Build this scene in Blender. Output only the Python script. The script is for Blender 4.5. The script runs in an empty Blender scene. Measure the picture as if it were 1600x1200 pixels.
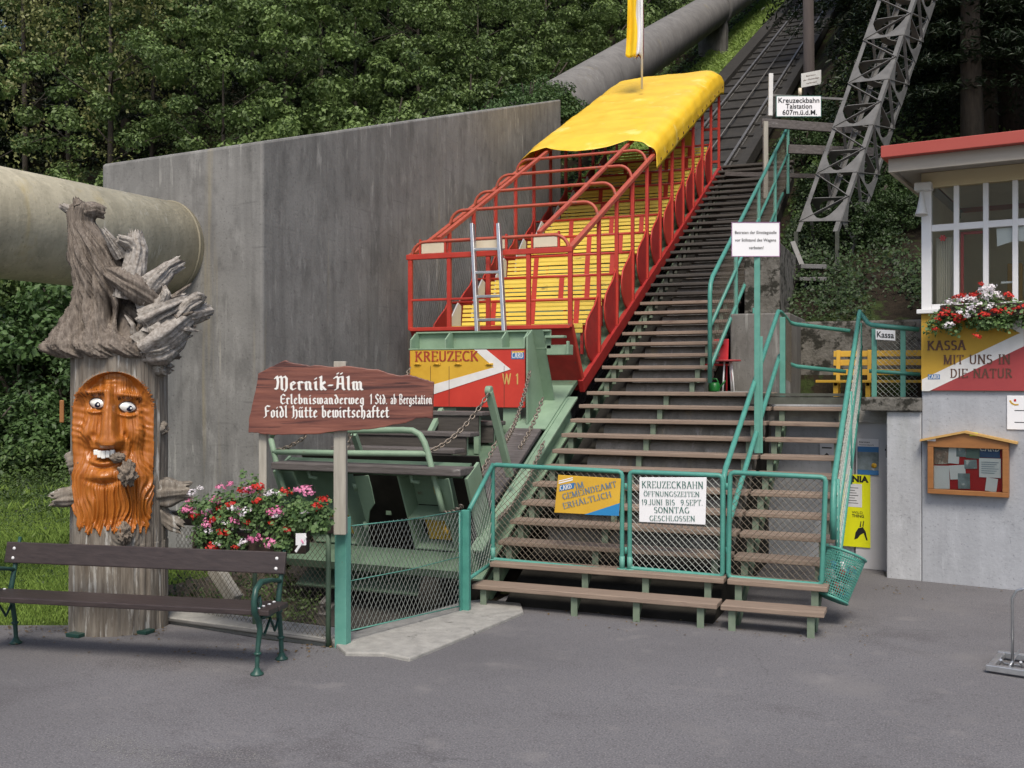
import bpy, math, random
import numpy as np
from mathutils import Vector, noise as mnoise

# ------------------------------------------------------------------ camera, world, sun
SC = bpy.context.scene
COL = SC.collection
TH = math.radians(22.3); SN, CS = math.sin(TH), math.cos(TH)
FPX, HZ, HC = 1600.0, 592.0, 2.15          # focal length in photo pixels, horizon row, eye height
cam = bpy.data.objects.new("camera", bpy.data.cameras.new("camera"))
COL.objects.link(cam)
cam.location = (0, 0, HC)
cam.rotation_euler = (math.radians(90), 0, TH)
cam.data.sensor_width = 36.0
cam.data.lens = 36.0
cam.data.shift_y = -8 / 1600.0
cam.data.clip_start = 0.05
cam.data.clip_end = 600
SC.camera = cam

SUN_EL, SUN_AZ = math.radians(54), math.radians(157)   # azimuth from +Y, clockwise: behind the viewer
w = bpy.data.worlds.new("World"); SC.world = w; w.use_nodes = True
nt = w.node_tree
bg = nt.nodes["Background"]
sky = nt.nodes.new("ShaderNodeTexSky")
sky.sky_type = 'NISHITA'; sky.sun_disc = False
sky.sun_elevation = SUN_EL; sky.sun_rotation = SUN_AZ
sky.dust_density = 3.0; sky.air_density = 1.0; sky.ozone_density = 1.0
nt.links.new(sky.outputs[0], bg.inputs[0]); bg.inputs[1].default_value = 0.115
sl = bpy.data.lights.new("sun", 'SUN'); sl.energy = 2.1; sl.angle = math.radians(20); sl.color = (1, .93, .83)
sun = bpy.data.objects.new("sun", sl); COL.objects.link(sun)
sd = Vector((math.sin(SUN_AZ) * math.cos(SUN_EL), math.cos(SUN_AZ) * math.cos(SUN_EL), math.sin(SUN_EL)))
sun.rotation_euler = (-sd).to_track_quat('-Z', 'Y').to_euler()
SC.view_settings.view_transform = 'Standard'
SC.view_settings.look = 'None'
SC.view_settings.exposure = 0.44
SC.view_settings.gamma = 1

RNG = random.Random(7)
NR = np.random.RandomState(11)
PI = math.pi

# ------------------------------------------------------------------ helpers
def V(*a): return Vector(a)
def W(u, v, X=None, Y=None, Z=None, d=None):
    """the place in the world that the photo pixel (u, v) shows, given one known coordinate"""
    r = (u - 800) / FPX; up = (HZ - v) / FPX
    k = Vector((r * CS - SN, r * SN + CS, up)); o = Vector((0, 0, HC))
    if X is not None: t = X / k.x
    elif Y is not None: t = Y / k.y
    elif Z is not None: t = (Z - HC) / k.z
    else: t = d
    return o + k * t
CR = Vector((CS, SN, 0)); CF = Vector((-SN, CS, 0)); UP = Vector((0, 0, 1))

ORIG = {}
class MB:
    def __init__(s): s.v = []; s.f = []; s.sm = []; s.mi = []; s.m = 0
    def add(s, vs, fs, smooth=False):
        b = len(s.v); s.v += [tuple(p) for p in vs]
        for f in fs:
            s.f.append(tuple(i + b for i in f)); s.sm.append(smooth); s.mi.append(s.m)
        return s
    def boxv(s, o, a, b, c):
        o, a, b, c = map(Vector, (o, a, b, c))
        vs = [o, o + a, o + a + b, o + b, o + c, o + a + c, o + a + b + c, o + b + c]
        fs = [(0, 3, 2, 1), (4, 5, 6, 7), (0, 1, 5, 4), (1, 2, 6, 5), (2, 3, 7, 6), (3, 0, 4, 7)]
        if a.cross(b).dot(c) < 0: fs = [f[::-1] for f in fs]
        return s.add(vs, fs)
    def box(s, lo, hi):
        lo = Vector(lo); hi = Vector(hi); d = hi - lo
        return s.boxv(lo, (d.x, 0, 0), (0, d.y, 0), (0, 0, d.z))
    def bar(s, p, q, w, h, up=(0, 0, 1)):
        p = Vector(p); q = Vector(q); t = (q - p)
        u = Vector(up); sd_ = t.cross(u)
        if sd_.length < 1e-6: sd_ = t.cross(Vector((1, 0, 0)))
        sd_.normalize(); u = sd_.cross(t).normalized()
        return s.boxv(p - sd_ * w / 2 - u * h / 2, sd_ * w, u * h, t)
    def tube(s, pts, r, n=8, caps=True, smooth=True):
        pts = [Vector(p) for p in pts]; m = len(pts)
        rs = r if isinstance(r, (list, tuple)) else [r] * m
        vs = []; ref = None
        for i, p in enumerate(pts):
            a = pts[max(i - 1, 0)]; b = pts[min(i + 1, m - 1)]; t = (b - a)
            if t.length < 1e-9: t = Vector((0, 0, 1))
            t.normalize()
            if ref is None: ref = Vector((0, 0, 1)) if abs(t.z) < .9 else Vector((1, 0, 0))
            x = (ref - t * ref.dot(t)); x.normalize(); y = t.cross(x); ref = x
            for k in range(n):
                an = 2 * PI * k / n; vs.append(p + (x * math.cos(an) + y * math.sin(an)) * rs[i])
        fs = [(i * n + k, i * n + (k + 1) % n, (i + 1) * n + (k + 1) % n, (i + 1) * n + k) for i in range(m - 1) for k in range(n)]
        s.add(vs, fs, smooth)
        if caps:
            b = len(s.v) - len(vs)
            s.f.append(tuple(b + k for k in range(n))[::-1]); s.sm.append(False); s.mi.append(s.m)
            s.f.append(tuple(b + (m - 1) * n + k for k in range(n))); s.sm.append(False); s.mi.append(s.m)
        return s
    def prism(s, outline, depth):
        """closed outline (3-D points, one plane), extruded by the vector depth"""
        o = [Vector(p) for p in outline]; d = Vector(depth); n = len(o)
        nn = Vector((0, 0, 0))
        for i in range(n): nn += o[i].cross(o[(i + 1) % n])
        if nn.dot(d) > 0: o = o[::-1]
        vs = o + [p + d for p in o]
        fs = [tuple(range(n)), tuple(range(2 * n - 1, n - 1, -1))] + [(i, i + n, (i + 1) % n + n, (i + 1) % n) for i in range(n)]
        return s.add(vs, fs)
    def lathe(s, base, axis, prof, n=14, smooth=True, cap=True):
        ax = Vector(axis).normalized(); ref = Vector((1, 0, 0)) if abs(ax.x) < .8 else Vector((0, 1, 0))
        x = ax.cross(ref).normalized(); y = ax.cross(x); vs = []
        for r, h in prof:
            for k in range(n):
                a = 2 * PI * k / n; vs.append(Vector(base) + ax * h + (x * math.cos(a) + y * math.sin(a)) * r)
        fs = [(i * n + k, i * n + (k + 1) % n, (i + 1) * n + (k + 1) % n, (i + 1) * n + k) for i in range(len(prof) - 1) for k in range(n)]
        if cap: fs += [tuple(range(n))[::-1], tuple(range((len(prof) - 1) * n, len(prof) * n))]
        return s.add(vs, fs, smooth)
    def ball(s, c, r, nu=12, nv=8, noise_=0, seed=0):
        r = Vector(r) if not isinstance(r, (int, float)) else Vector((r, r, r)); c = Vector(c); vs = []
        for j in range(nv + 1):
            ph = PI * j / nv
            for i in range(nu):
                a = 2 * PI * i / nu; d = Vector((math.sin(ph) * math.cos(a), math.sin(ph) * math.sin(a), math.cos(ph)))
                k = 1 + (noise_ * mnoise.noise(d * 2.3 + Vector((seed, 0, 0))) + noise_ * .6 * mnoise.noise(d * 6 + Vector((seed, 3, 0))) - noise_ * .5 * abs(mnoise.noise(d * 4 + Vector((seed, 7, 2)))) + noise_ * .3 * mnoise.noise(d * 15 + Vector((seed, 1, 5))) if noise_ else 0)
                vs.append(c + Vector((d.x * r.x, d.y * r.y, d.z * r.z)) * k)
        fs = [(j * nu + i, (j + 1) * nu + i, (j + 1) * nu + (i + 1) % nu, j * nu + (i + 1) % nu) for j in range(nv) for i in range(nu)]
        return s.add(vs, fs, True)
    def build(s, name, mat, parent=None, label=None, bevel=0, solid=0, each=False):
        if each:                       # every loose piece becomes an object of its own
            par = list(range(len(s.v)))
            def fnd(i):
                while par[i] != i: par[i] = par[par[i]]; i = par[i]
                return i
            for f in s.f:
                for k in f[1:]: par[fnd(k)] = fnd(f[0])
            gr = {}
            for n_, f in enumerate(s.f): gr.setdefault(fnd(f[0]), []).append(n_)
            out = None
            for ids in gr.values():
                m = MB(); mp = {}
                for n_ in ids:
                    for k in s.f[n_]:
                        if k not in mp: mp[k] = len(m.v); m.v.append(s.v[k])
                    m.f.append(tuple(mp[k] for k in s.f[n_])); m.sm.append(s.sm[n_]); m.mi.append(s.mi[n_])
                out = m.build(name, mat, parent, label, bevel, solid)
            return out
        og = ORIG.get(parent.name, Vector((0, 0, 0))) if parent else Vector((0, 0, 0))
        me = bpy.data.meshes.new(name)
        me.from_pydata([(p[0] - og.x, p[1] - og.y, p[2] - og.z) for p in s.v], [], s.f)
        ms = mat if isinstance(mat, (list, tuple)) else [mat]
        for m in ms: me.materials.append(m)
        me.polygons.foreach_set("use_smooth", s.sm)
        if len(ms) > 1: me.polygons.foreach_set("material_index", s.mi)
        me.update()
        o = bpy.data.objects.new(name, me); COL.objects.link(o)
        if parent: o.parent = parent; ORIG[o.name] = og
        if label: o["label"] = label
        if bevel:
            b = o.modifiers.new("bevel", 'BEVEL'); b.width = bevel; b.segments = 2; b.limit_method = 'ANGLE'; b.angle_limit = .7
        if solid:
            b = o.modifiers.new("solid", 'SOLIDIFY'); b.thickness = solid; b.offset = 0
        return o

def tag(o, label, cat, group=None, kind=None):
    if label: o["label"] = label
    if cat: o["category"] = cat
    if group: o["group"] = group
    if kind: o["kind"] = kind
    return o
def thing(name, loc, label, cat, group=None):
    o = bpy.data.objects.new(name, None); COL.objects.link(o)
    o.location = Vector(loc); o.empty_display_size = .2
    ORIG[o.name] = Vector(loc)
    return tag(o, label, cat, group)
def struct(o): o["kind"] = "structure"; return o
def copy_tree(o, parent=None):
    c = o.copy(); COL.objects.link(c); c.parent = parent
    for ch in list(o.children): copy_tree(ch, c)
    return c

# ------------------------------------------------------------------ materials
MATS = {}
def mk(name, c1, c2=None, scale=6.0, rough=.6, metal=0, bump=0.0, bscale=None, stretch=(1, 1, 1), c3=None, s3=1.5, t3=.6, spec=.4, contrast=.25, coat=0, stretch3=(1, 1, 1), detail=6, bdist=.01, rvar=.12):
    m = bpy.data.materials.new(name); m.use_nodes = True; n = m.node_tree; N = n.nodes; L = n.links
    p = N["Principled BSDF"]; p.inputs["Roughness"].default_value = rough; p.inputs["Metallic"].default_value = metal
    p.inputs["Specular IOR Level"].default_value = spec; p.inputs["Coat Weight"].default_value = coat
    tc = N.new("ShaderNodeTexCoord"); mp = N.new("ShaderNodeMapping"); mp.inputs["Scale"].default_value = stretch
    L.new(tc.outputs["Object"], mp.inputs["Vector"])
    c2 = c2 or tuple(x * .75 for x in c1)
    nz = N.new("ShaderNodeTexNoise"); nz.inputs["Scale"].default_value = scale; nz.inputs["Detail"].default_value = detail; nz.inputs["Roughness"].default_value = .62
    L.new(mp.outputs[0], nz.inputs["Vector"])
    cr = N.new("ShaderNodeValToRGB"); cr.color_ramp.elements[0].position = .5 - contrast; cr.color_ramp.elements[1].position = .5 + contrast
    cr.color_ramp.elements[0].color = (*c2, 1); cr.color_ramp.elements[1].color = (*c1, 1)
    L.new(nz.outputs["Fac"], cr.inputs[0]); out = cr.outputs[0]
    if c3:
        n3 = N.new("ShaderNodeTexNoise"); n3.inputs["Scale"].default_value = s3; n3.inputs["Detail"].default_value = 8; n3.inputs["Roughness"].default_value = .68
        mp3 = N.new("ShaderNodeMapping"); mp3.inputs["Scale"].default_value = stretch3; mp3.inputs["Location"].default_value = (3.1, 7.7, 1.3)
        L.new(tc.outputs["Object"], mp3.inputs["Vector"]); L.new(mp3.outputs[0], n3.inputs["Vector"])
        r3 = N.new("ShaderNodeValToRGB"); r3.color_ramp.elements[0].position = t3; r3.color_ramp.elements[1].position = min(t3 + .08, 1)
        L.new(n3.outputs["Fac"], r3.inputs[0])
        mx = N.new("ShaderNodeMix"); mx.data_type = 'RGBA'; mx.inputs["B"].default_value = (*c3, 1)
        L.new(r3.outputs[0], mx.inputs["Factor"]); L.new(out, mx.inputs["A"]); out = mx.outputs["Result"]
    L.new(out, p.inputs["Base Color"])
    if rvar:
        mr = N.new("ShaderNodeMapRange"); mr.inputs["To Min"].default_value = max(rough - rvar, .03); mr.inputs["To Max"].default_value = min(rough + rvar, 1)
        L.new(nz.outputs["Fac"], mr.inputs["Value"]); L.new(mr.outputs[0], p.inputs["Roughness"])
    if bump:
        nb = N.new("ShaderNodeTexNoise"); nb.inputs["Scale"].default_value = bscale or scale * 3; nb.inputs["Detail"].default_value = 6
        L.new(mp.outputs[0], nb.inputs["Vector"])
        b = N.new("ShaderNodeBump"); b.inputs["Strength"].default_value = bump; b.inputs["Distance"].default_value = bdist
        L.new(nb.outputs["Fac"], b.inputs["Height"]); L.new(b.outputs[0], p.inputs["Normal"])
    MATS[name] = m
    return m
def leafmat(name, c1, c2, c3=None, trans=.25, scale=3.0):
    m = bpy.data.materials.new(name); m.use_nodes = True; n = m.node_tree; N = n.nodes; L = n.links
    p = N["Principled BSDF"]; p.inputs["Roughness"].default_value = .5; p.inputs["Specular IOR Level"].default_value = .35
    g = N.new("ShaderNodeNewGeometry"); wn = N.new("ShaderNodeTexNoise"); wn.inputs["Scale"].default_value = scale; wn.inputs["Detail"].default_value = 3
    tc = N.new("ShaderNodeTexCoord"); L.new(tc.outputs["Object"], wn.inputs["Vector"])
    oi = N.new("ShaderNodeObjectInfo")
    a = N.new("ShaderNodeMath"); a.operation = 'MULTIPLY_ADD'; a.inputs[1].default_value = .45; L.new(g.outputs["Random Per Island"], a.inputs[0])
    L.new(wn.outputs["Fac"], a.inputs[2])
    b = N.new("ShaderNodeMath"); b.operation = 'MULTIPLY_ADD'; b.inputs[1].default_value = .36; L.new(oi.outputs["Random"], b.inputs[0]); L.new(a.outputs[0], b.inputs[2])
    cr = N.new("ShaderNodeValToRGB"); e = cr.color_ramp.elements; e[0].position = .46; e[0].color = (*c2, 1); e[1].position = 1.0; e[1].color = (*c1, 1)
    if c3: k = e.new(1.12 if False else .97); k.color = (*c3, 1)
    L.new(b.outputs[0], cr.inputs[0]); L.new(cr.outputs[0], p.inputs["Base Color"])
    tr = N.new("ShaderNodeBsdfTranslucent"); L.new(cr.outputs[0], tr.inputs[0])
    mx = N.new("ShaderNodeMixShader"); mx.inputs[0].default_value = trans
    L.new(p.outputs[0], mx.inputs[1]); L.new(tr.outputs[0], mx.inputs[2])
    L.new(mx.outputs[0], N["Material Output"].inputs[0])
    return m
def glassmat():
    m = bpy.data.materials.new("window_glass"); m.use_nodes = True; n = m.node_tree; N = n.nodes; L = n.links
    tr = N.new("ShaderNodeBsdfTransparent"); tr.inputs[0].default_value = (.92, .94, .92, 1)
    gl = N.new("ShaderNodeBsdfGlossy"); gl.inputs["Roughness"].default_value = .03
    fr = N.new("ShaderNodeFresnel"); fr.inputs[0].default_value = 1.22
    mx = N.new("ShaderNodeMixShader"); L.new(fr.outputs[0], mx.inputs[0]); L.new(tr.outputs[0], mx.inputs[1]); L.new(gl.outputs[0], mx.inputs[2])
    L.new(mx.outputs[0], N["Material Output"].inputs[0]); return m

def concrete(name, c1, c2, drip, seam=True, green=None, st=.6):
    """weathered cast concrete: vertical run-off streaks, lime drips, fine formwork seams"""
    m = mk(name, c1, c2, scale=1.6, rough=.9, bump=.35, bscale=28, spec=.2, contrast=.3)
    n = m.node_tree; N = n.nodes; L = n.links; p = N["Principled BSDF"]; col = p.inputs["Base Color"].links[0].from_socket
    tc = N.new("ShaderNodeTexCoord")
    def nz(sc, loc, scale, det, lo, hi):
        mp = N.new("ShaderNodeMapping"); mp.inputs["Scale"].default_value = sc; mp.inputs["Location"].default_value = loc; L.new(tc.outputs["Object"], mp.inputs[0])
        t = N.new("ShaderNodeTexNoise"); t.inputs["Scale"].default_value = scale; t.inputs["Detail"].default_value = det; t.inputs["Roughness"].default_value = .65; L.new(mp.outputs[0], t.inputs["Vector"])
        r = N.new("ShaderNodeMapRange"); r.inputs["From Min"].default_value = lo; r.inputs["From Max"].default_value = hi; L.new(t.outputs["Fac"], r.inputs["Value"]); return r.outputs[0]
    def mix(a, f, c, blend='MIX', k=1.0):
        x = N.new("ShaderNodeMix"); x.data_type = 'RGBA'; x.blend_type = blend; x.inputs["B"].default_value = (*c, 1)
        if k != 1.0:
            q = N.new("ShaderNodeMath"); q.operation = 'MULTIPLY'; q.inputs[1].default_value = k; L.new(f, q.inputs[0]); f = q.outputs[0]
        L.new(f, x.inputs["Factor"]); L.new(a, x.inputs["A"]); return x.outputs["Result"]
    col = mix(col, nz((1, 1, .07), (0, 0, 0), 3.2, 6, .48, .72), tuple(x * .5 for x in c2), k=.75 * st)
    col = mix(col, nz((1, 1, .05), (9, 4, 2), 9, 5, .55, .75), tuple(x * .5 for x in c2), k=.6 * st)
    col = mix(col, nz((1, 1, .5), (3, 9, 1), 4.5, 9, .50, .66), tuple(x * .62 for x in c2), k=.55 * min(st + .25, 1))
    col = mix(col, nz((1, 1, .35), (8, 1, 5), 7, 8, .56, .70), tuple(min(x * 1.35, 1) for x in c1), k=.45 * min(st + .25, 1))
    col = mix(col, nz((1, 1, 1), (5, 2, 7), 34, 3, .6, .72), tuple(x * .45 for x in c2), k=.55)
    a = nz((1, 1, .10), (2, 8, 1), 13, 4, .58, .66); b = nz((1, 1, .6), (1, 1, 4), .75, 2, .5, .62)
    q = N.new("ShaderNodeMath"); q.operation = 'MULTIPLY'; L.new(a, q.inputs[0]); L.new(b, q.inputs[1])
    col = mix(col, q.outputs[0], drip, k=.8 * min(st + .2, 1))
    if seam:
        wv = N.new("ShaderNodeTexWave"); wv.bands_direction = 'Z'; wv.inputs["Scale"].default_value = 1.25; wv.inputs["Distortion"].default_value = 1.2; wv.inputs["Detail"].default_value = 3; wv.inputs["Detail Scale"].default_value = 2.0
        L.new(tc.outputs["Object"], wv.inputs["Vector"])
        r = N.new("ShaderNodeMapRange"); r.inputs["From Min"].default_value = .97; r.inputs["From Max"].default_value = 1.0; L.new(wv.outputs["Fac"], r.inputs["Value"])
        g = nz((1.4, 1.4, 6), (3, 3, 3), 1.3, 5, .54, .70); q = N.new("ShaderNodeMath"); q.operation = 'MULTIPLY'; L.new(r.outputs[0], q.inputs[0]); L.new(g, q.inputs[1])
        col = mix(col, q.outputs[0], tuple(x * .5 for x in c2), k=.45)
    col = mix(col, nz((1, 1, .035), (7, 3, 6), 2.6, 4, .62, .75), (drip[0] * .75, drip[1] * .62, drip[2] * .32), k=.45)
    if green: col = mix(col, nz((1, 1, .25), (4, 4, 4), 1.1, 6, .52, .7), green, k=.6)
    L.new(col, p.inputs["Base Color"])
    return m

M_conc = concrete("anchor_concrete", (.275, .27, .257), (.165, .162, .155), (.50, .49, .45), st=.7)
M_conc2 = mk("rough_concrete", (.21, .20, .18), (.085, .08, .068), scale=7, rough=.95, bump=.7, bscale=26, c3=(.035, .034, .028), s3=6, t3=.5, spec=.15, bdist=.02)
M_pier = concrete("pier_concrete", (.24, .235, .22), (.13, .125, .115), (.33, .33, .31), seam=False)
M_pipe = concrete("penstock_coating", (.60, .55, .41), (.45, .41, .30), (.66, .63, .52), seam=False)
M_pipe2 = concrete("penstock_shaded_coating", (.235, .228, .218), (.145, .14, .135), (.32, .32, .31), seam=False, st=.35)  # darker copy of the pipe coating, shade put into the colour
M_step = concrete("step_concrete", (.33, .31, .285), (.15, .14, .125), (.46, .45, .44), seam=False)
M_plinth = concrete("plinth_plaster", (.41, .425, .455), (.345, .36, .385), (.5, .52, .55), seam=False, st=.22)
M_plinthL = concrete("door_wall_plaster", (.50, .515, .535), (.38, .39, .41), (.55, .56, .58), seam=False, green=(.25, .26, .23), st=.3)
M_asph = mk("asphalt", (.176, .172, .180), (.126, .123, .130), scale=1.3, rough=.92, bump=.5, bscale=150, c3=(.115, .110, .116), s3=.5, t3=.57, spec=.25, contrast=.35, bdist=.004, stretch=(1, 1, 1), detail=10)
def grain(m):
    n = m.node_tree; N = n.nodes; L = n.links; p = N["Principled BSDF"]; col = p.inputs["Base Color"].links[0].from_socket; tc = N.new("ShaderNodeTexCoord")
    def layer(col, node, lo, hi, c, k):
        r = N.new("ShaderNodeMapRange"); r.inputs["From Min"].default_value = lo; r.inputs["From Max"].default_value = hi; r.inputs["To Max"].default_value = k; L.new(node, r.inputs["Value"])
        x = N.new("ShaderNodeMix"); x.data_type = 'RGBA'; x.inputs["B"].default_value = (*c, 1); L.new(r.outputs[0], x.inputs["Factor"]); L.new(col, x.inputs["A"]); return x.outputs["Result"]
    def noise_(s, d=2):
        t = N.new("ShaderNodeTexNoise"); t.inputs["Scale"].default_value = s; t.inputs["Detail"].default_value = d; L.new(tc.outputs["Object"], t.inputs["Vector"]); return t.outputs["Fac"]
    col = layer(col, noise_(85), .52, .66, (.30, .29, .29), .55)
    col = layer(col, noise_(70), .56, .68, (.055, .053, .056), .6)
    col = layer(col, noise_(24, 4), .56, .72, (.085, .08, .083), .45)
    col = layer(col, noise_(.33, 5), .46, .66, (.098, .094, .097), .55)
    col = layer(col, noise_(.9, 7), .58, .70, (.21, .20, .195), .45)
    col = layer(col, noise_(3.2, 8), .60, .72, (.27, .255, .245), .28)
    v = N.new("ShaderNodeTexVoronoi"); v.feature = 'DISTANCE_TO_EDGE'; v.inputs["Scale"].default_value = .42
    wn = N.new("ShaderNodeTexNoise"); wn.inputs["Scale"].default_value = 1.6; wn.inputs["Detail"].default_value = 6; L.new(tc.outputs["Object"], wn.inputs["Vector"])
    mx = N.new("ShaderNodeMix"); mx.data_type = 'RGBA'; mx.blend_type = 'ADD'; mx.inputs["Factor"].default_value = .8; L.new(tc.outputs["Object"], mx.inputs["A"]); L.new(wn.outputs["Color"], mx.inputs["B"]); L.new(mx.outputs["Result"], v.inputs["Vector"])
    inv = N.new("ShaderNodeMapRange"); inv.inputs["From Min"].default_value = .004; inv.inputs["From Max"].default_value = .0; L.new(v.outputs["Distance"], inv.inputs["Value"])
    mk_ = N.new("ShaderNodeMapRange"); mk_.inputs["From Min"].default_value = .54; mk_.inputs["From Max"].default_value = .6; L.new(noise_(.5, 3), mk_.inputs["Value"])
    mu = N.new("ShaderNodeMath"); mu.operation = 'MULTIPLY'; L.new(inv.outputs[0], mu.inputs[0]); L.new(mk_.outputs[0], mu.inputs[1])
    col = layer(col, mu.outputs[0], 0, 1, (.05, .048, .05), .4)
    L.new(col, p.inputs["Base Color"])
grain(M_asph)
M_apron = mk("apron_concrete", (.40, .39, .36), (.24, .235, .22), scale=9, rough=.95, bump=.5, bscale=60, c3=(.12, .115, .105), s3=5, t3=.62, spec=.2)
M_soil = mk("soil", (.034, .026, .018), (.012, .010, .007), scale=5, rough=1, bump=.7, bscale=22, c3=(.035, .05, .016), s3=2.0, t3=.5, spec=.1, bdist=.05)
M_lawn = mk("lawn_soil", (.09, .13, .03), (.05, .08, .02), scale=4, rough=1, bump=.6, bscale=30, spec=.1)
M_dark = mk("pit_concrete_and_shade", (.035, .033, .028), (.012, .011, .010), scale=3, rough=.95, bump=.4, spec=.15)
M_red = mk("car_red_paint", (.52, .055, .035), (.40, .035, .025), scale=4, rough=.42, c3=(.20, .085, .06), s3=9, t3=.61, bump=.08, bscale=30)
M_red2 = mk("weathered_red_paint", (.42, .035, .03), (.26, .02, .02), scale=6, rough=.45, c3=(.12, .06, .05), s3=9, t3=.61, bump=.12)
M_orange = mk("faded_red_roof_bar", (.47, .115, .065), (.38, .06, .04), scale=8, rough=.5, c3=(.24, .12, .09), s3=14, t3=.58)
M_yslat = mk("yellow_slat", (.84, .66, .13), (.72, .53, .08), scale=7, rough=.5, stretch=(.4, 2, 2), c3=(.36, .25, .07), s3=8, t3=.62, stretch3=(.3, 1, 1))
M_canopy = mk("yellow_tarpaulin", (.90, .59, .05), (.82, .49, .022), scale=2.6, rough=.36, bump=.2, bscale=4, c3=(.92, .67, .15), s3=1.8, t3=.58, spec=.5, bdist=.03)
M_mint = mk("mint_green_paint", (.26, .37, .26), (.185, .275, .19), scale=5, rough=.55, c3=(.16, .115, .075), s3=8, t3=.655, bump=.1, bscale=40)
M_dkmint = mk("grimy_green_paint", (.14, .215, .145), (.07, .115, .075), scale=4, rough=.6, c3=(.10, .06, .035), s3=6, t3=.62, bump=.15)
M_teal = mk("teal_rail_paint", (.085, .305, .245), (.06, .225, .185), scale=12, rough=.42, c3=(.30, .36, .33), s3=16, t3=.69)
M_teal2 = mk("pale_teal_paint", (.14, .36, .29), (.085, .27, .22), scale=9, rough=.5, c3=(.14, .09, .06), s3=13, t3=.67)
M_wire = mk("galvanised_wire", (.36, .38, .35), (.25, .27, .25), scale=20, rough=.5, metal=.4)
M_gwire = mk("green_coated_wire", (.10, .30, .24), (.07, .22, .18), scale=20, rough=.5)
M_rwire = mk("rusty_wire", (.17, .15, .11), (.10, .08, .06), scale=20, rough=.6, metal=.3)
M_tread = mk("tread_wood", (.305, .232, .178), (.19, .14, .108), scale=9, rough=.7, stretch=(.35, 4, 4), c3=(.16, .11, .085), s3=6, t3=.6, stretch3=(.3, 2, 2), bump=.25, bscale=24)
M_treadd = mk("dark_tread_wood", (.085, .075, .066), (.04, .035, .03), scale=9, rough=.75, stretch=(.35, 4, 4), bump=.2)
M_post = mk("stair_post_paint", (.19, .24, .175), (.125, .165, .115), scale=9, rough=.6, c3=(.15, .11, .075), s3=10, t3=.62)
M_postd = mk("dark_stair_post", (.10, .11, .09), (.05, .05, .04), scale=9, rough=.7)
M_plank = mk("weathered_plank", (.155, .14, .135), (.06, .052, .048), scale=7, rough=.85, stretch=(.4, 5, 5), c3=(.26, .245, .235), s3=5, t3=.6, stretch3=(.5, 3, 3), bump=.35, bscale=20)
M_bench = mk("bench_plank", (.058, .044, .043), (.033, .025, .025), scale=8, rough=.42, stretch=(.4, 4, 4), c3=(.15, .125, .13), s3=9, t3=.66, stretch3=(.6, 2, 2), bump=.15, bscale=20)
M_iron = mk("green_cast_iron", (.028, .082, .066), (.018, .055, .045), scale=14, rough=.35, bump=.15, bscale=60)
M_white = mk("white_paint", (.80, .80, .80), (.72, .72, .72), scale=6, rough=.5)
M_dwhite = mk("aged_white_paint", (.72, .72, .70), (.58, .58, .56), scale=9, rough=.55, c3=(.40, .38, .34), s3=14, t3=.68)
M_signw = mk("sign_white", (.84, .84, .85), (.80, .80, .81), scale=3, rough=.35)
M_letter = mk("letter_white", (.82, .81, .78), (.72, .70, .66), scale=30, rough=.6)
M_black = mk("black_lettering", (.02, .02, .022), (.014, .014, .015), scale=20, rough=.5)
M_gtext = mk("green_lettering", (.035, .16, .12), (.025, .11, .09), scale=40, rough=.6)
M_btext = mk("blue_grey_lettering", (.14, .22, .30), (.10, .16, .22), scale=40, rough=.6)
M_rtext = mk("red_lettering", (.42, .06, .03), (.28, .04, .02), scale=30, rough=.6)
M_ytext = mk("ochre_lettering", (.62, .40, .12), (.5, .30, .09), scale=30, rough=.6)
M_ktext = mk("dark_stencil_lettering", (.13, .06, .035), (.08, .04, .03), scale=26, rough=.6)
M_ypan = mk("ochre_panel_paint", (.68, .42, .045), (.58, .33, .03), scale=5, rough=.5, c3=(.28, .17, .06), s3=8, t3=.7, bump=.06)
M_ypan2 = mk("booth_ochre_paint", (.52, .32, .035), (.44, .26, .028), scale=4, rough=.6)
M_rpan = mk("red_panel_paint", (.58, .055, .035), (.48, .04, .028), scale=5, rough=.45, c3=(.28, .05, .035), s3=9, t3=.7)
M_rpan2 = mk("booth_red_paint", (.36, .055, .055), (.31, .045, .048), scale=4, rough=.6)
M_wpan = mk("panel_white", (.76, .75, .73), (.64, .63, .60), scale=7, rough=.5, c3=(.45, .36, .25), s3=10, t3=.7)
M_blue = mk("logo_blue", (.05, .19, .42), (.04, .15, .35), scale=9, rough=.4)
M_cream = mk("cream_plastic", (.68, .60, .45), (.58, .50, .37), scale=8, rough=.45)
M_alu = mk("aluminium", (.55, .56, .57), (.42, .43, .44), scale=14, rough=.35, metal=.8)
M_chain = mk("chain_steel", (.30, .27, .23), (.17, .13, .10), scale=30, rough=.5, metal=.6)
M_steel = mk("lattice_steel", (.20, .197, .19), (.11, .108, .103), scale=5, rough=.6, metal=.2, c3=(.12, .09, .07), s3=6, t3=.64)
M_rail = mk("rail_steel", (.20, .195, .19), (.09, .085, .08), scale=6, rough=.5, metal=.25)
M_sleeper = mk("sleeper_concrete", (.05, .046, .041), (.018, .017, .015), scale=4, rough=.9, bump=.5, bscale=20)
M_woodg = mk("grey_post_wood", (.42, .40, .34), (.28, .26, .22), scale=9, rough=.8, stretch=(4, 4, .35), c3=(.18, .165, .14), s3=7, t3=.62, stretch3=(3, 3, .3), bump=.3, bscale=18)
M_sign = mk("stained_sign_wood", (.26, .10, .068), (.105, .036, .03), scale=4.5, rough=.45, stretch=(.4, .4, 5), c3=(.06, .024, .022), s3=2.6, t3=.54, stretch3=(.4, .4, 8), contrast=.2, bump=.25, bscale=9)
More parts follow.
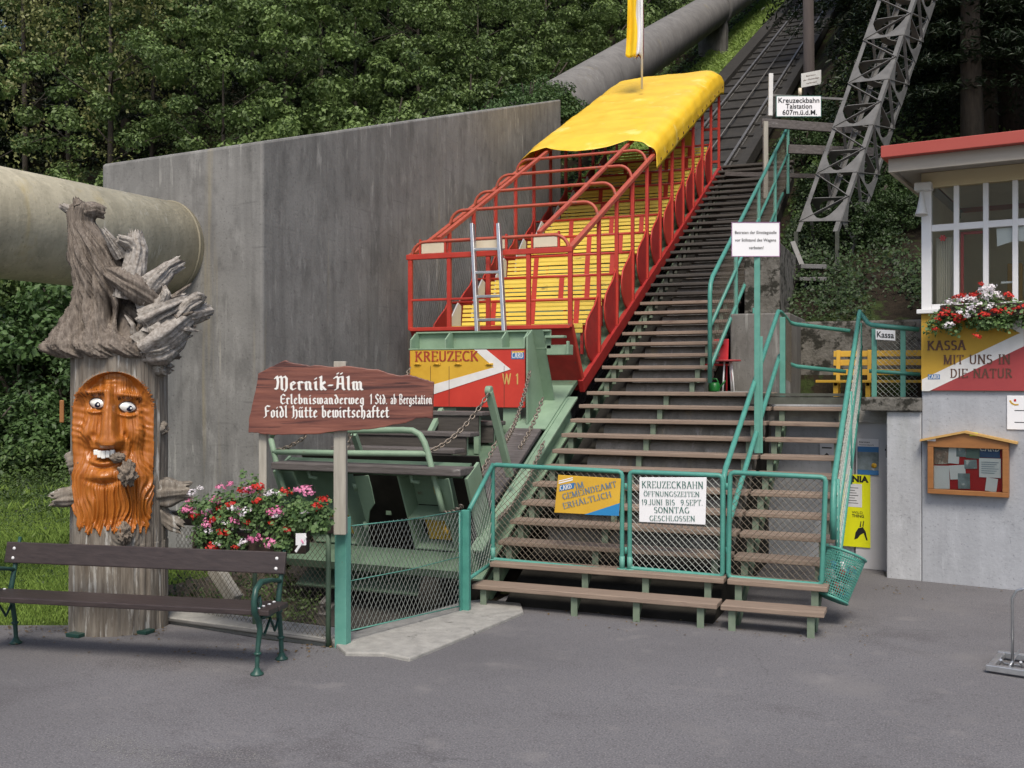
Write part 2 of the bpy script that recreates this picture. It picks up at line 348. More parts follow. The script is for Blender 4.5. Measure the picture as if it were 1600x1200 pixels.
M_bark = mk("grey_trunk_wood", (.29, .262, .222), (.095, .075, .057), scale=9, rough=.9, stretch=(3, 3, .35), c3=(.42, .41, .38), s3=5, t3=.56, stretch3=(3, 3, .4), bump=.6, bscale=22)
M_root = mk("root_wood", (.27, .232, .195), (.06, .045, .035), scale=11, rough=.9, stretch=(4, 4, .45), c3=(.33, .29, .25), s3=6, t3=.60, stretch3=(3.5, 3.5, .4), bump=.8, bscale=22)
M_rootl = mk("bleached_root_wood", (.50, .47, .43), (.12, .097, .078), scale=12, rough=.9, stretch=(2, 2, 2), bump=.8, bscale=26)
M_face = mk("varnished_carved_wood", (.48, .165, .022), (.30, .085, .012), scale=12, rough=.42, stretch=(3, 3, .35), c3=(.22, .062, .012), s3=9, t3=.6, stretch3=(3, 3, .3), bump=.3, bscale=14, coat=.22)
M_nub = mk("nub_bark", (.26, .215, .17), (.11, .09, .07), scale=22, rough=.9, bump=.9, bscale=50)
M_eyew = mk("eye_white", (.85, .85, .80), (.8, .8, .76), scale=5, rough=.2)
M_pupil = mk("eye_dark", (.012, .014, .04), (.008, .008, .02), scale=5, rough=.15)
M_trim = mk("red_roof_trim", (.40, .08, .06), (.38, .065, .05), scale=3, rough=.5)
M_fascia = mk("fascia_wood", (.42, .385, .325), (.32, .29, .245), scale=6, rough=.7, stretch=(.4, .4, 4))
M_soffit = mk("soffit_wood", (.30, .275, .24), (.24, .22, .19), scale=6, rough=.8)
M_creamw = mk("cream_wall_paint", (.62, .53, .33), (.55, .46, .28), scale=4, rough=.6)
M_inside = mk("booth_interior", (.68, .63, .52), (.55, .50, .41), scale=2, rough=.8)
M_curt = mk("curtain_cloth", (.74, .69, .60), (.5, .45, .38), scale=3, rough=.9, stretch=(6, 6, .3))
M_oak = mk("case_wood", (.34, .15, .048), (.24, .10, .032), scale=8, rough=.5, stretch=(1, 1, 3))
M_oakl = mk("case_roof_wood", (.58, .36, .12), (.46, .27, .085), scale=8, rough=.55)
M_felt = mk("red_felt", (.42, .02, .022), (.36, .016, .018), scale=30, rough=.9)
M_glass = glassmat()
M_ypost = mk("yellow_poster", (.78, .80, .015), (.74, .75, .012), scale=3, rough=.45)
M_paper = mk("paper", (.72, .72, .74), (.66, .66, .68), scale=9, rough=.7)
M_photo = mk("printed_photo", (.30, .36, .40), (.055, .08, .07), scale=7, rough=.4, c3=(.62, .62, .6), s3=6, t3=.58)
M_photo2 = mk("printed_brochure", (.34, .20, .15), (.08, .10, .09), scale=14, rough=.4, c3=(.55, .5, .42), s3=12, t3=.56)
M_door = mk("grey_door_paint", (.55, .55, .565), (.47, .47, .485), scale=3, rough=.5, c3=(.33, .31, .29), s3=5, t3=.7)
M_bluew = mk("flag_white", (.78, .80, .86), (.70, .72, .78), scale=4, rough=.8)
M_fred = mk("flag_red", (.20, .012, .02), (.15, .01, .016), scale=4, rough=.8)
M_fyel = mk("flag_yellow", (.82, .55, .015), (.72, .45, .01), scale=3, rough=.8)
M_litter = [mk("litter_%s" % n, c, rough=.5) for n, c in (("white", (.75, .75, .75)), ("red", (.6, .06, .06)), ("blue", (.12, .35, .6)))]
M_plastred = mk("red_plastic", (.55, .02, .025), (.45, .015, .02), scale=3, rough=.35)
M_can = mk("green_plastic", (.015, .16, .03), (.01, .12, .02), scale=3, rough=.35)
M_trunk = mk("tree_bark", (.085, .07, .055), (.03, .025, .02), scale=9, rough=.95, stretch=(3, 3, .6), bump=.6)
M_box = mk("planter_wood", (.06, .04, .03), (.035, .024, .018), scale=8, rough=.7)
L_mid = leafmat("deciduous_leaf", (.175, .255, .08), (.026, .052, .019))
L_yel = leafmat("birch_leaf", (.20, .215, .075), (.05, .06, .02))
L_dark = leafmat("shrub_leaf", (.09, .16, .05), (.014, .030, .011))
L_fir = leafmat("fir_needle", (.020, .035, .014), (.004, .008, .0035), trans=.12)
L_shade = leafmat("shaded_bank_leaf", (.055, .095, .03), (.010, .020, .008))  # darker leaf green, the bank's shade is put into the colour
L_fern = leafmat("undergrowth_leaf", (.095, .155, .04), (.016, .03, .009))
L_grass = leafmat("grass_blade", (.27, .39, .085), (.12, .21, .035), trans=.3)
L_ger = leafmat("geranium_leaf", (.15, .25, .085), (.04, .085, .03), scale=9)
M_pred = leafmat("petal_red", (.68, .05, .035), (.42, .015, .018), trans=.2)
M_ppink = leafmat("petal_pink", (.80, .30, .48), (.62, .10, .28), trans=.2)
M_pwhite = leafmat("petal_white", (.88, .84, .86), (.74, .68, .74), trans=.2)
# ------------------------------------------------------------------ ground, hillside, asphalt, pit
def sst(a, b, x):
    t = np.clip((x - a) / (b - a), 0, 1); return t * t * (3 - 2 * t)
def sill(Y): return 2.02 + (Y - 12.7) * .487          # lower edge of the passenger car
def wsill(Y): return .74 + (Y - 9.62) * .5             # top of the goods wagon's side beam
def zt(Y): return 1.27 + (Y - 12.7) * .487             # top of the track bed
def terrain(X, Y):
    X = np.asarray(X, float); Y = np.asarray(Y, float)
    tl = np.maximum(0, np.minimum(.95 * (Y - 17), .5 * (Y - 10.6)))
    tl = tl * sst(16.5, 20, Y) - .02
    tt = np.where(Y > 12.9, zt(Y) - .28, -.02)
    tr = np.where(Y > 15.1, 2.75 + .52 * (Y - 15.1), np.where(Y > 13.2, -.02 + (Y - 13.2) * .8, -.02))
    a = sst(-9.6, -7.0, X); b = sst(-4.0, -2.6, X)
    h = (tl * (1 - a) + tt * a) * (1 - b) + tr * b
    n = .5 * np.sin(X * .53 + Y * .21) * np.sin(Y * .37 - X * .11) + .25 * np.sin(X * 1.3 + 2) * np.sin(Y * 1.1)
    k = sst(17, 26, Y) * (1 - (sst(-10, -8, X) * (1 - sst(-3.5, -1.5, X))))
    return h + n * k
xs = np.concatenate([np.linspace(-120, -30, 10), np.linspace(-27, -8.4, 40), np.linspace(-8, -6.95, 6), np.linspace(-6.4, -4.1, 6), np.linspace(-3.9, -1, 8), np.linspace(-.5, 24, 36), np.linspace(30, 120, 10)])
ys = np.concatenate([np.linspace(-120, 0, 10), np.array([3, 5, 6, 7.35]), np.linspace(7.8, 12.9, 10), np.linspace(13.2, 40, 70), np.linspace(41, 130, 50)])
GX, GY = np.meshgrid(xs, ys); GZ = terrain(GX, GY)
nx = len(xs); fs = []
for j in range(len(ys) - 1):
    for i in range(nx - 1):
        cx, cy = (xs[i] + xs[i + 1]) / 2, (ys[j] + ys[j + 1]) / 2
        if -6.95 < cx < -4.1 and 7.35 < cy < 12.9: continue
        fs.append((j * nx + i, j * nx + i + 1, (j + 1) * nx + i + 1, (j + 1) * nx + i))
g = MB(); g.add(list(zip(GX.ravel(), GY.ravel(), GZ.ravel())), fs, True)
struct(g.build("ground", M_soil))
# lawn soil sheet on the left
lawn = [W(0, 977, Z=0), W(108, 977, Z=0), W(250, 972, Z=0), W(420, 985, Z=0), V(-6.4, 7.5, 0), V(-6.97, 8.2, 0), V(-6.97, 9.7, 0), V(-9.4, 9.7, 0), V(-9.4, 18, 0), V(-40, 18, 0), V(-40, 3.5, 0)]
g = MB(); g.add([(p.x, p.y, -.012) for p in lawn], [tuple(range(len(lawn)))]); struct(g.build("lawn", M_lawn))
# asphalt: one sheet whose edge follows the lawn, the pit's concrete apron and the stair foot
edge = [V(-40, 3.5, 0), W(0, 977, Z=0), W(108, 977, Z=0), W(250, 972, Z=0), W(420, 1000, Z=0), W(520, 1012, Z=0), W(600, 1024, Z=0), W(640, 1022, Z=0), W(815, 956, Z=0), V(-3.9, 8.9, 0), V(-3.9, 12.9, 0), V(60, 12.9, 0), V(60, -60, 0), V(-60, -60, 0)]
g = MB(); g.add([(p.x, p.y, 0) for p in edge], [tuple(range(len(edge)))[::-1]]); struct(g.build("asphalt", M_asph))
ap = [W(505, 988, Z=.03), W(556, 986, Z=.03), W(722, 940, Z=.03), V(-4.02, 9.0, .03), V(-3.6, 9.0, .03), W(818, 955, Z=.03), W(770, 975, Z=.03), W(700, 1004, Z=.03), W(640, 1028, Z=.03), W(600, 1020, Z=.03), W(540, 1019, Z=.03)]
g = MB(); g.prism(ap, (0, 0, -.3)); struct(g.build("concrete_apron", M_apron, bevel=.012))
g = MB(); c0 = W(250, 968, Z=0); c1 = W(520, 1004, Z=0)
g.bar(c0 + V(0, .1, .0), c1 + V(0, .1, .0), .34, .10); struct(g.build("kerb_strip", M_apron, bevel=.01))
g = MB(); g.tube([c0 + V(0, -.10, .035), c1 + V(0, -.10, .035)], .016, 6); struct(g.build("kerb_pipe", M_steel))
# pit: floor and walls, open above
p = MB(); x0, x1, y0, y1 = -6.97, -4.08, 7.33, 12.95
p.add([(x0, y0, -1.4), (x1, y0, -1.4), (x1, y1, -1.4), (x0, y1, -1.4), (x0, y0, -.012), (x1, y0, -.012), (x1, y1, 1.1), (x0, y1, 1.1), (x1, 8.9, -.012), (x0, 9.6, -.012)],
      [(0, 1, 2, 3), (0, 4, 5, 1), (1, 5, 8, 6, 2), (2, 6, 7, 3), (3, 7, 9, 4, 0)])
struct(p.build("pit", M_dark))
# rough earth bank at the pit's left edge
bank = MB(); nb = 22
vs = []
for j in range(nb):
    for i in range(nb):
        a = i / (nb - 1); b = j / (nb - 1); x = -6.95 + 1.0 * a; y = 7.4 + 2.3 * b
        z = .1 - 1.35 * a ** 1.3 * (1 - .3 * b) + .10 * mnoise.noise(V(x * 3, y * 3, 0)) + .06 * mnoise.noise(V(x * 9, y * 9, 2))
        vs.append((x + .05 * mnoise.noise(V(x * 5, y * 5, 7)), y, min(z, .12)))
bank.add(vs, [(j * nb + i, j * nb + i + 1, (j + 1) * nb + i + 1, (j + 1) * nb + i) for j in range(nb - 1) for i in range(nb - 1)], True)
struct(bank.build("earth_bank", mk("stony_earth", (.17, .145, .11), (.06, .045, .03), scale=9, rough=1, bump=.9, bscale=25, c3=(.26, .24, .21), s3=14, t3=.6, bdist=.04)))

# ------------------------------------------------------------------ anchor block and penstock
t = thing("anchor_block", (-8.1, 12, 0), "massive grey cast concrete block beside the red railcar, its top rising uphill", "concrete block")
b = MB(); Yf, Yb = 9.64, 19.7
q = [(-9.35, Yf, -1.3), (-7.0, Yf, -1.3), (-7.0, Yb, -1.3), (-9.35, Yb, -1.3), (-9.35, Yf, 4.76), (-7.0, Yf, 4.84), (-7.0, Yb, 7.85), (-9.35, Yb, 7.8)]
b.add(q, [(0, 3, 2, 1), (4, 5, 6, 7), (0, 1, 5, 4), (1, 2, 6, 5), (2, 3, 7, 6), (3, 0, 4, 7)])
b.build("block_body", M_conc, t, bevel=.03)
t = thing("lower_penstock", (-8.3, 8, 0), "thick cream-grey water pipe entering the front of the concrete block behind the trunk", "pipe")
a = V(-8.36, 9.72, 3.69); dr = V(-.277, -2.38, .02) / 2.396
b = MB(); b.tube([a, a + dr * 3, a + dr * 6, a + dr * 16], .555, 48); b.build("pipe_shell", M_pipe, t)
b = MB(); b.lathe(a + dr * .07, dr, [(.556, .0), (.566, .004), (.568, .02), (.558, .03), (.556, .03)], 48, cap=False); b.build("wall_collar", mk("collar_mastic", (.30, .27, .19), (.20, .18, .13), scale=9, rough=.8), t)
b = MB(); b.box((a.x + dr.x * 6.4 - .6, a.y + dr.y * 6.4 - .25, -.02), (a.x + dr.x * 6.4 + .6, a.y + dr.y * 6.4 + .25, 3.35)); b.build("saddle", M_pier, t, bevel=.02)
t = thing("upper_penstock", (-8.2, 30, 9), "thick shaded grey water pipe climbing the slope above the concrete block", "pipe")
def pz(Y): return 11.9 + (Y - 30.2) * .46
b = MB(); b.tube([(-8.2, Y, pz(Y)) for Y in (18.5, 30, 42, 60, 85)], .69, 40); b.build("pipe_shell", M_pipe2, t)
for Y in (41.5, 58):
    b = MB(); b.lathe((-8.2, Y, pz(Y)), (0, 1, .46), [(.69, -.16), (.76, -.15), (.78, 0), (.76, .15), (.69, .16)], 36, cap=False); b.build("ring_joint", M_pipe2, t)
    b = MB(); b.box((-8.75, Y - .3, pz(Y) - 4.5), (-7.65, Y + .3, pz(Y) - .45)); b.build("saddle", M_pier, t, bevel=.02)

# ------------------------------------------------------------------ funicular track
g = MB(); sl_ = .487
def bedp(x, Y, dz=0): return V(x, Y, zt(Y) + dz)
b = MB(); b.add([bedp(-6.9, 9.2), bedp(-4.1, 9.2), bedp(-4.1, 95), bedp(-6.9, 95), bedp(-6.9, 9.2, -.4), bedp(-4.1, 9.2, -.4), bedp(-4.1, 95, -.4), bedp(-6.9, 95, -.4)],
              [(0, 1, 2, 3), (4, 7, 6, 5), (0, 4, 5, 1), (1, 5, 6, 2), (2, 6, 7, 3), (3, 7, 4, 0)])
struct(b.build("track_bed", M_sleeper))
t = thing("funicular_track", (-5.3, 22, 5), "steep funicular rails on a dark bed rising behind the red railcar", "railway track")
for X in (-6.0, -4.62):
    b = MB(); b.bar(bedp(X, 9.3, .13), bedp(X, 95, .13), .065, .045); b.bar(bedp(X, 9.3, .07), bedp(X, 95, .07), .018, .09); b.bar(bedp(X, 9.3, .02), bedp(X, 95, .02), .12, .03); b.build("rail", M_rail, t)
b = MB(); b.tube([bedp(-5.25, 12, .16), bedp(-5.25, 95, .16)], .022, 6); b.build("haul_cable", M_rail, t)
k = 0
for Y in np.arange(21.0, 70, 1.15):
    b = MB(); b.bar(bedp(-6.45, Y, .02), bedp(-4.25, Y, .02), .22, .07, up=(0, -.44, .9)); b.build("sleeper", M_sleeper, t)
b = MB(); b.bar(bedp(-6.72, 14, .08), bedp(-6.72, 95, .08), .5, .22); b.build("side_kerb", M_sleeper, t)
b = MB(); b.bar(bedp(-4.15, 20.5, .12), bedp(-4.15, 95, .12), .22, .3); b.build("cable_trough", M_sleeper, t)

# ------------------------------------------------------------------ stairs
RUN, RISE = .315, .1615
def ty(k): return 8.75 + RUN * (k - 1)
def tz(k): return .22 + RISE * (k - 1)
t = thing("staircase", (-2.6, 10, 0), "long open stairway of wooden treads on green posts beside the red railcar", "staircase")
rr = random.Random(5)
def tread(k, xa, xb, m):
    b = MB(); j = rr.uniform(-.006, .006)
    b.boxv((xa, ty(k) + j, tz(k) - .045 + rr.uniform(-.003, .003)), (xb - xa, 0, rr.uniform(-.006, .006)), (0, .25, 0), (0, 0, .045))
    b.build("tread", m, t, bevel=.007)
def spost(k, x, m=None, low=None):
    b = MB(); z1 = tz(k) - .047; z0 = low if low is not None else z1 - .19; y = ty(k) + .045
    b.box((x - .03, y, z0), (x + .03, y + .012, z1)); b.box((x - .03, y + .0125, z0), (x - .018, y + .07, z1))
    b.prism([(x + .01, y + .013, z1 - .001), (x + .01, y + .2, z1 - .001), (x + .01, y + .013, z1 - .14)], (.012, 0, 0))
    b.build("tread_post", m or M_post, t)
for k in range(1, 41):
    if k <= 12:
        tread(k, -4.0 if k != 2 else -3.95, -1.70, M_tread)
        if k <= 11: tread(k, -1.67, -.82, M_tread)
        for x in (-3.9, -3.0, -2.42, -1.85): spost(k, x, low=0 if k == 1 else None) if (k < 3 or x != -2.42) else None
        if k <= 11:
            for x in (-1.58, -.93): spost(k, x, low=0 if k == 1 else None)
    elif k <= 20:
        tread(k, -4.0, -2.56, M_tread); spost(k, -3.85); spost(k, -2.75)
    else:
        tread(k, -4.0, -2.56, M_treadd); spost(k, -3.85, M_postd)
b = MB()
for k in range(4, 41):
    xb = -1.78 if k <= 12 else -2.62
    y, z = ty(k) + .25, tz(k) - .18; n = 8; pr = [(y - .02, z - .25)]
    for i in range(n + 1):
        a = PI + .25 - i * (PI * .62) / n; pr.append((y + .13 * math.cos(a), z + .125 * math.sin(a)))
    pr += [(y + .34, z + .11), (y + .34, z - .25)]
    vs = [(-3.62, p_[0], p_[1]) for p_ in pr] + [(xb, p_[0], p_[1]) for p_ in pr]; m_ = len(pr)
    b.add(vs, [tuple(range(m_))[::-1], tuple(range(m_, 2 * m_))] + [(i, (i + 1) % m_, m_ + (i + 1) % m_, m_ + i) for i in range(m_)], False)
b.prism([(-3.78, 9.1, -.05), (-3.78, 12.4, -.05), (-3.78, 21.5, 6.3), (-3.78, 21.5, 5.6), (-3.78, 9.1, -.06)], (2.0, 0, 0)) if False else None
b.build("concrete_steps", M_step, t)
b = MB(); b.prism([(-3.77, 8.98, .0), (-3.77, 21.6, 6.36), (-3.77, 21.6, 3), (-3.77, 14, -.1), (-3.77, 8.98, -.1)], (1.16, 0, 0)); b.prism([(-2.608, 8.98, .0), (-2.608, 12.3, 1.66), (-2.608, 12.3, -.1), (-2.608, 8.98, -.1)], (.83, 0, 0)); b.build("concrete_ramp", M_dark, t)
b = MB()
for x in (-1.58, -.93): b.bar((x, 9.0, .02), (x, 12.15, 1.62), .05, .12)
b.build("stringer", M_dkmint, t)
b = MB(); b.box((-2.0, 12.02, 1.955), (-.84, 12.14, 1.985)); b.box((-1.95, 12.03, 1.86), (-.84, 12.06, 1.95)); b.build("landing_edge", M_postd, t)
# brackets of the side of the stair next to the car
b = MB(); b.bar((-4.03, 9.2, .05), (-4.03, 21.4, 6.2), .04, .2); b.build("side_beam", M_dkmint, t)

# ------------------------------------------------------------------ terrace, walls behind the stairs
C0 = V(-.1, 11.73, 0); BE = V(.987, -.162, 0).normalized(); BN = V(.162, .987, 0).normalized()
def B(a, b, z): return C0 + BE * a + BN * b + V(0, 0, z)
b = MB(); b.box((-2.5, 12.15, 1.66), (12, 15.0, 1.8)); struct(b.build("terrace_floor", M_apron))
t = thing("door_wall", B(-1, 0, 0), "pale grey plastered wall under the terrace with a metal door, beside the stairs", "wall")
b = MB()
b.boxv(B(-.36, .0, -.05), BE * .355, BN * .3, V(0, 0, 1.85)); b.build("door_pier", M_plinthL, t, bevel=.012)
b = MB(); b.boxv(B(-2.4, .5, -.05), BE * 2.04, BN * .15, V(0, 0, 1.9)); b.build("rear_wall", M_plinthL, t)
b = MB(); b.boxv(B(-.62, -.05, 1.803), BE * .625, BN * .6, V(0, 0, .145)); b.build("slab_edge", M_conc2, t, bevel=.012)
b = MB(); b.boxv(B(-.78, .40, .0), BE * .40, BN * .05, V(0, 0, 1.74)); dd = b.build("door", M_door, t, bevel=.006)
b = MB(); b.boxv(B(-.98, .44, .0), BE * .18, BN * .055, V(0, 0, 1.74)); b.build("door_leaf", M_door, t, bevel=.006)
for z in (.35, .95, 1.45):
    b = MB(); b.tube([B(-.385, .385, z), B(-.385, .385, z + .1)], .014, 8); b.build("hinge", M_door, dd)
b = MB(); b.boxv(B(-.44, .37, 1.27), BE * .02, BN * .03, V(0, 0, .14)); b.boxv(B(-.445, .33, 1.35), BE * .03, BN * .04, V(0, 0, .02)); b.build("handle", M_black, dd)
t = thing("retaining_wall", (1, 15, 1.7), "dark stained concrete retaining wall behind the yellow bench on the terrace", "wall")
b = MB(); b.box((-1.95, 15.0, 1.6), (14, 15.35, 2.96)); b.build("wall_body", M_conc2, t, bevel=.03)
t = thing("concrete_pier", (-2.2, 13.7, 1.7), "light concrete pier under the upper teal stair railing behind the small red table", "concrete pier")
b = MB(); b.box((-2.5, 13.8, 1.6), (-1.72, 15.9, 3.02)); b.build("lower_block", M_pier, t, bevel=.02)
b = MB(); b.box((-2.5, 14.9, 3.02), (-2.0, 19.5, 4.1)); b.build("upper_block", M_conc2, t, bevel=.02)
# ------------------------------------------------------------------ wire mesh, lettering
def mesh_patch(mb, A, Bq, Cq, D, cell=.06, r=.0022, sag=0, tall=1.0, nsub=1):
    """crossing wires on the patch A-B-C-D (A,B bottom; C above B, D above A)"""
    A, Bq, Cq, D = map(Vector, (A, Bq, Cq, D))
    wd = ((Bq - A).length + (Cq - D).length) / 2; ht = ((D - A).length + (Cq - Bq).length) / 2
    nx_ = max(2, round(wd / cell)); ny_ = max(2, round(ht / (cell * tall)))
    def P(i, j):
        u = i / nx_; v = j / ny_
        p = (A * (1 - u) + Bq * u) * (1 - v) + (D * (1 - u) + Cq * u) * v
        return p - UP * (sag * 4 * u * (1 - u) * v)
    nrm = (Bq - A).cross(D - A).normalized()
    def wire(p, q):
        tt = (q - p).normalized(); sx = tt.cross(nrm).normalized()
        o = [sx * r, nrm * r * .9 - sx * r * .55, -nrm * r * .9 - sx * r * .55]
        vs = [p + k for k in o] + [q + k for k in o]
        mb.add(vs, [(0, 1, 4, 3), (1, 2, 5, 4), (2, 0, 3, 5)], False)
    step = nsub
    for sgn in (1, -1):
        for k in range(-ny_, nx_ + ny_ + 1):
            # i - sgn*j = k
            pts = []
            for j in range(ny_ + 1):
                i = k + sgn * j
                if 0 <= i <= nx_: pts.append((i, j))
            if len(pts) < 2: continue
            if sag:
                idx = list(range(0, len(pts), 3))
                if idx[-1] != len(pts) - 1: idx.append(len(pts) - 1)
                for a, b_ in zip(idx[:-1], idx[1:]): wire(P(*pts[a]), P(*pts[b_]))
            else: wire(P(*pts[0]), P(*pts[-1]))

FRAK = {
 'm': (.64, [[(.02, .52), (.08, .6), (.08, .08), (.15, 0)], [(.08, .48), (.2, .6), (.27, .5), (.27, .08), (.34, 0)], [(.27, .48), (.39, .6), (.47, .5), (.47, .08), (.56, 0)]]),
 'n': (.46, [[(.02, .52), (.08, .6), (.08, .08), (.15, 0)], [(.08, .48), (.2, .6), (.29, .5), (.29, .08), (.37, 0)]]),
 'i': (.25, [[(.02, .52), (.09, .6), (.09, .08), (.17, 0)], [(.07, .8), (.11, .86)]]),
 'e': (.38, [[(.31, .09), (.18, 0), (.08, .1), (.08, .5), (.18, .6), (.29, .48), (.08, .27)]]),
 'r': (.33, [[(.02, .52), (.08, .6), (.08, .08), (.15, 0)], [(.08, .47), (.18, .6), (.28, .52)]]),
 'k': (.4, [[(.02, .93), (.08, 1), (.08, .05), (.14, 0)], [(.08, .33), (.24, .6), (.28, .48), (.1, .33), (.26, .08), (.33, 0)]]),
 'l': (.24, [[(.02, .93), (.09, 1), (.09, .08), (.16, 0)]]),
 'b': (.41, [[(.02, .93), (.08, 1), (.08, .08), (.19, 0), (.31, .1), (.31, .48), (.2, .6), (.08, .48)]]),
 'd': (.41, [[(.04, .92), (.14, .9), (.31, .5), (.31, .1), (.19, 0), (.08, .1), (.08, .47), (.19, .6), (.30, .5)]]),
 's': (.36, [[(.28, .52), (.17, .6), (.08, .5), (.1, .37), (.26, .24), (.28, .1), (.16, 0), (.05, .08)]]),
 'w': (.56, [[(.02, .52), (.08, .6), (.08, .1), (.17, 0), (.28, .1), (.28, .6)], [(.28, .1), (.38, 0), (.49, .1), (.49, .46), (.4, .6)]]),
 'a': (.42, [[(.08, .52), (.18, .6), (.3, .5), (.3, .08), (.37, 0)], [(.3, .34), (.14, .3), (.08, .12), (.16, 0), (.29, .1)]]),
 'g': (.4, [[(.3, .52), (.19, .6), (.08, .5), (.08, .13), (.18, .02), (.3, .13)], [(.3, .58), (.3, -.14), (.18, -.26), (.05, -.18)]]),
 't': (.32, [[(.11, .86), (.11, .08), (.2, 0), (.28, .06)], [(.0, .57), (.25, .57)]]),
 'o': (.41, [[(.19, .6), (.08, .5), (.08, .1), (.19, 0), (.31, .1), (.31, .5), (.19, .6)]]),
 'f': (.32, [[(.28, .94), (.2, 1), (.11, .88), (.11, 0)], [(0, .55), (.26, .55)]]),
 'h': (.41, [[(.02, .93), (.08, 1), (.08, 0)], [(.08, .46), (.2, .6), (.3, .5), (.3, .08), (.22, -.12)]]),
 'c': (.36, [[(.3, .5), (.19, .6), (.08, .48), (.08, .1), (.19, 0), (.3, .08)]]),
 'ü': (.46, [[(.02, .52), (.08, .6), (.08, .1), (.18, 0), (.29, .1)], [(.29, .6), (.29, .08), (.37, 0)], [(.1, .8), (.13, .86)], [(.26, .8), (.29, .86)]]),
 'M': (.74, [[(0, .84), (.1, 1), (.16, .6), (.1, .06), (0, .1)], [(.15, .84), (.29, 1), (.36, .84), (.36, .08), (.43, 0)], [(.36, .84), (.52, 1), (.62, .84), (.62, .12), (.54, -.1)]]),
 'Ä': (.62, [[(0, .86), (.12, 1), (.21, .84), (.17, .1), (.05, 0)], [(.2, .9), (.44, .98), (.47, .1), (.55, 0)], [(.18, .45), (.46, .45)], [(.17, 1.18), (.2, 1.24)], [(.37, 1.18), (.4, 1.24)]]),
 'E': (.5, [[(.43, .86), (.26, 1), (.08, .8), (.08, .16), (.24, 0), (.44, .12)], [(.08, .5), (.37, .53)]]),
 'S': (.5, [[(.42, .86), (.25, 1), (.09, .86), (.13, .62), (.36, .42), (.4, .15), (.23, 0), (.04, .12)]]),
 'B': (.54, [[(.1, 1), (.1, 0), (.32, 0), (.45, .15), (.42, .4), (.2, .52), (.38, .62), (.4, .88), (.26, 1), (.02, .92)]]),
 'F': (.5, [[(.46, .94), (.22, 1), (.11, .86), (.16, .1), (0, 0)], [(.13, .52), (.38, .55)]]),
 'H': (.54, [[(0, .9), (.1, 1), (.15, .85), (.15, .06), (.05, -.04)], [(.15, .54), (.34, .66), (.43, .5), (.43, .06), (.33, -.1)]]),
 '1': (.3, [[(.05, .82), (.17, 1), (.17, 0)]]), '-': (.3, [[(.04, .33), (.24, .33)]]), '.': (.18, [[(.05, .01), (.09, .05)]]), ' ': (.26, []),
}
def arc_(cx, cy, rx, ry, a0, a1, n=9): return [(cx + rx * math.cos(math.radians(a0 + (a1 - a0) * i / n)), cy + ry * math.sin(math.radians(a0 + (a1 - a0) * i / n))) for i in range(n + 1)]
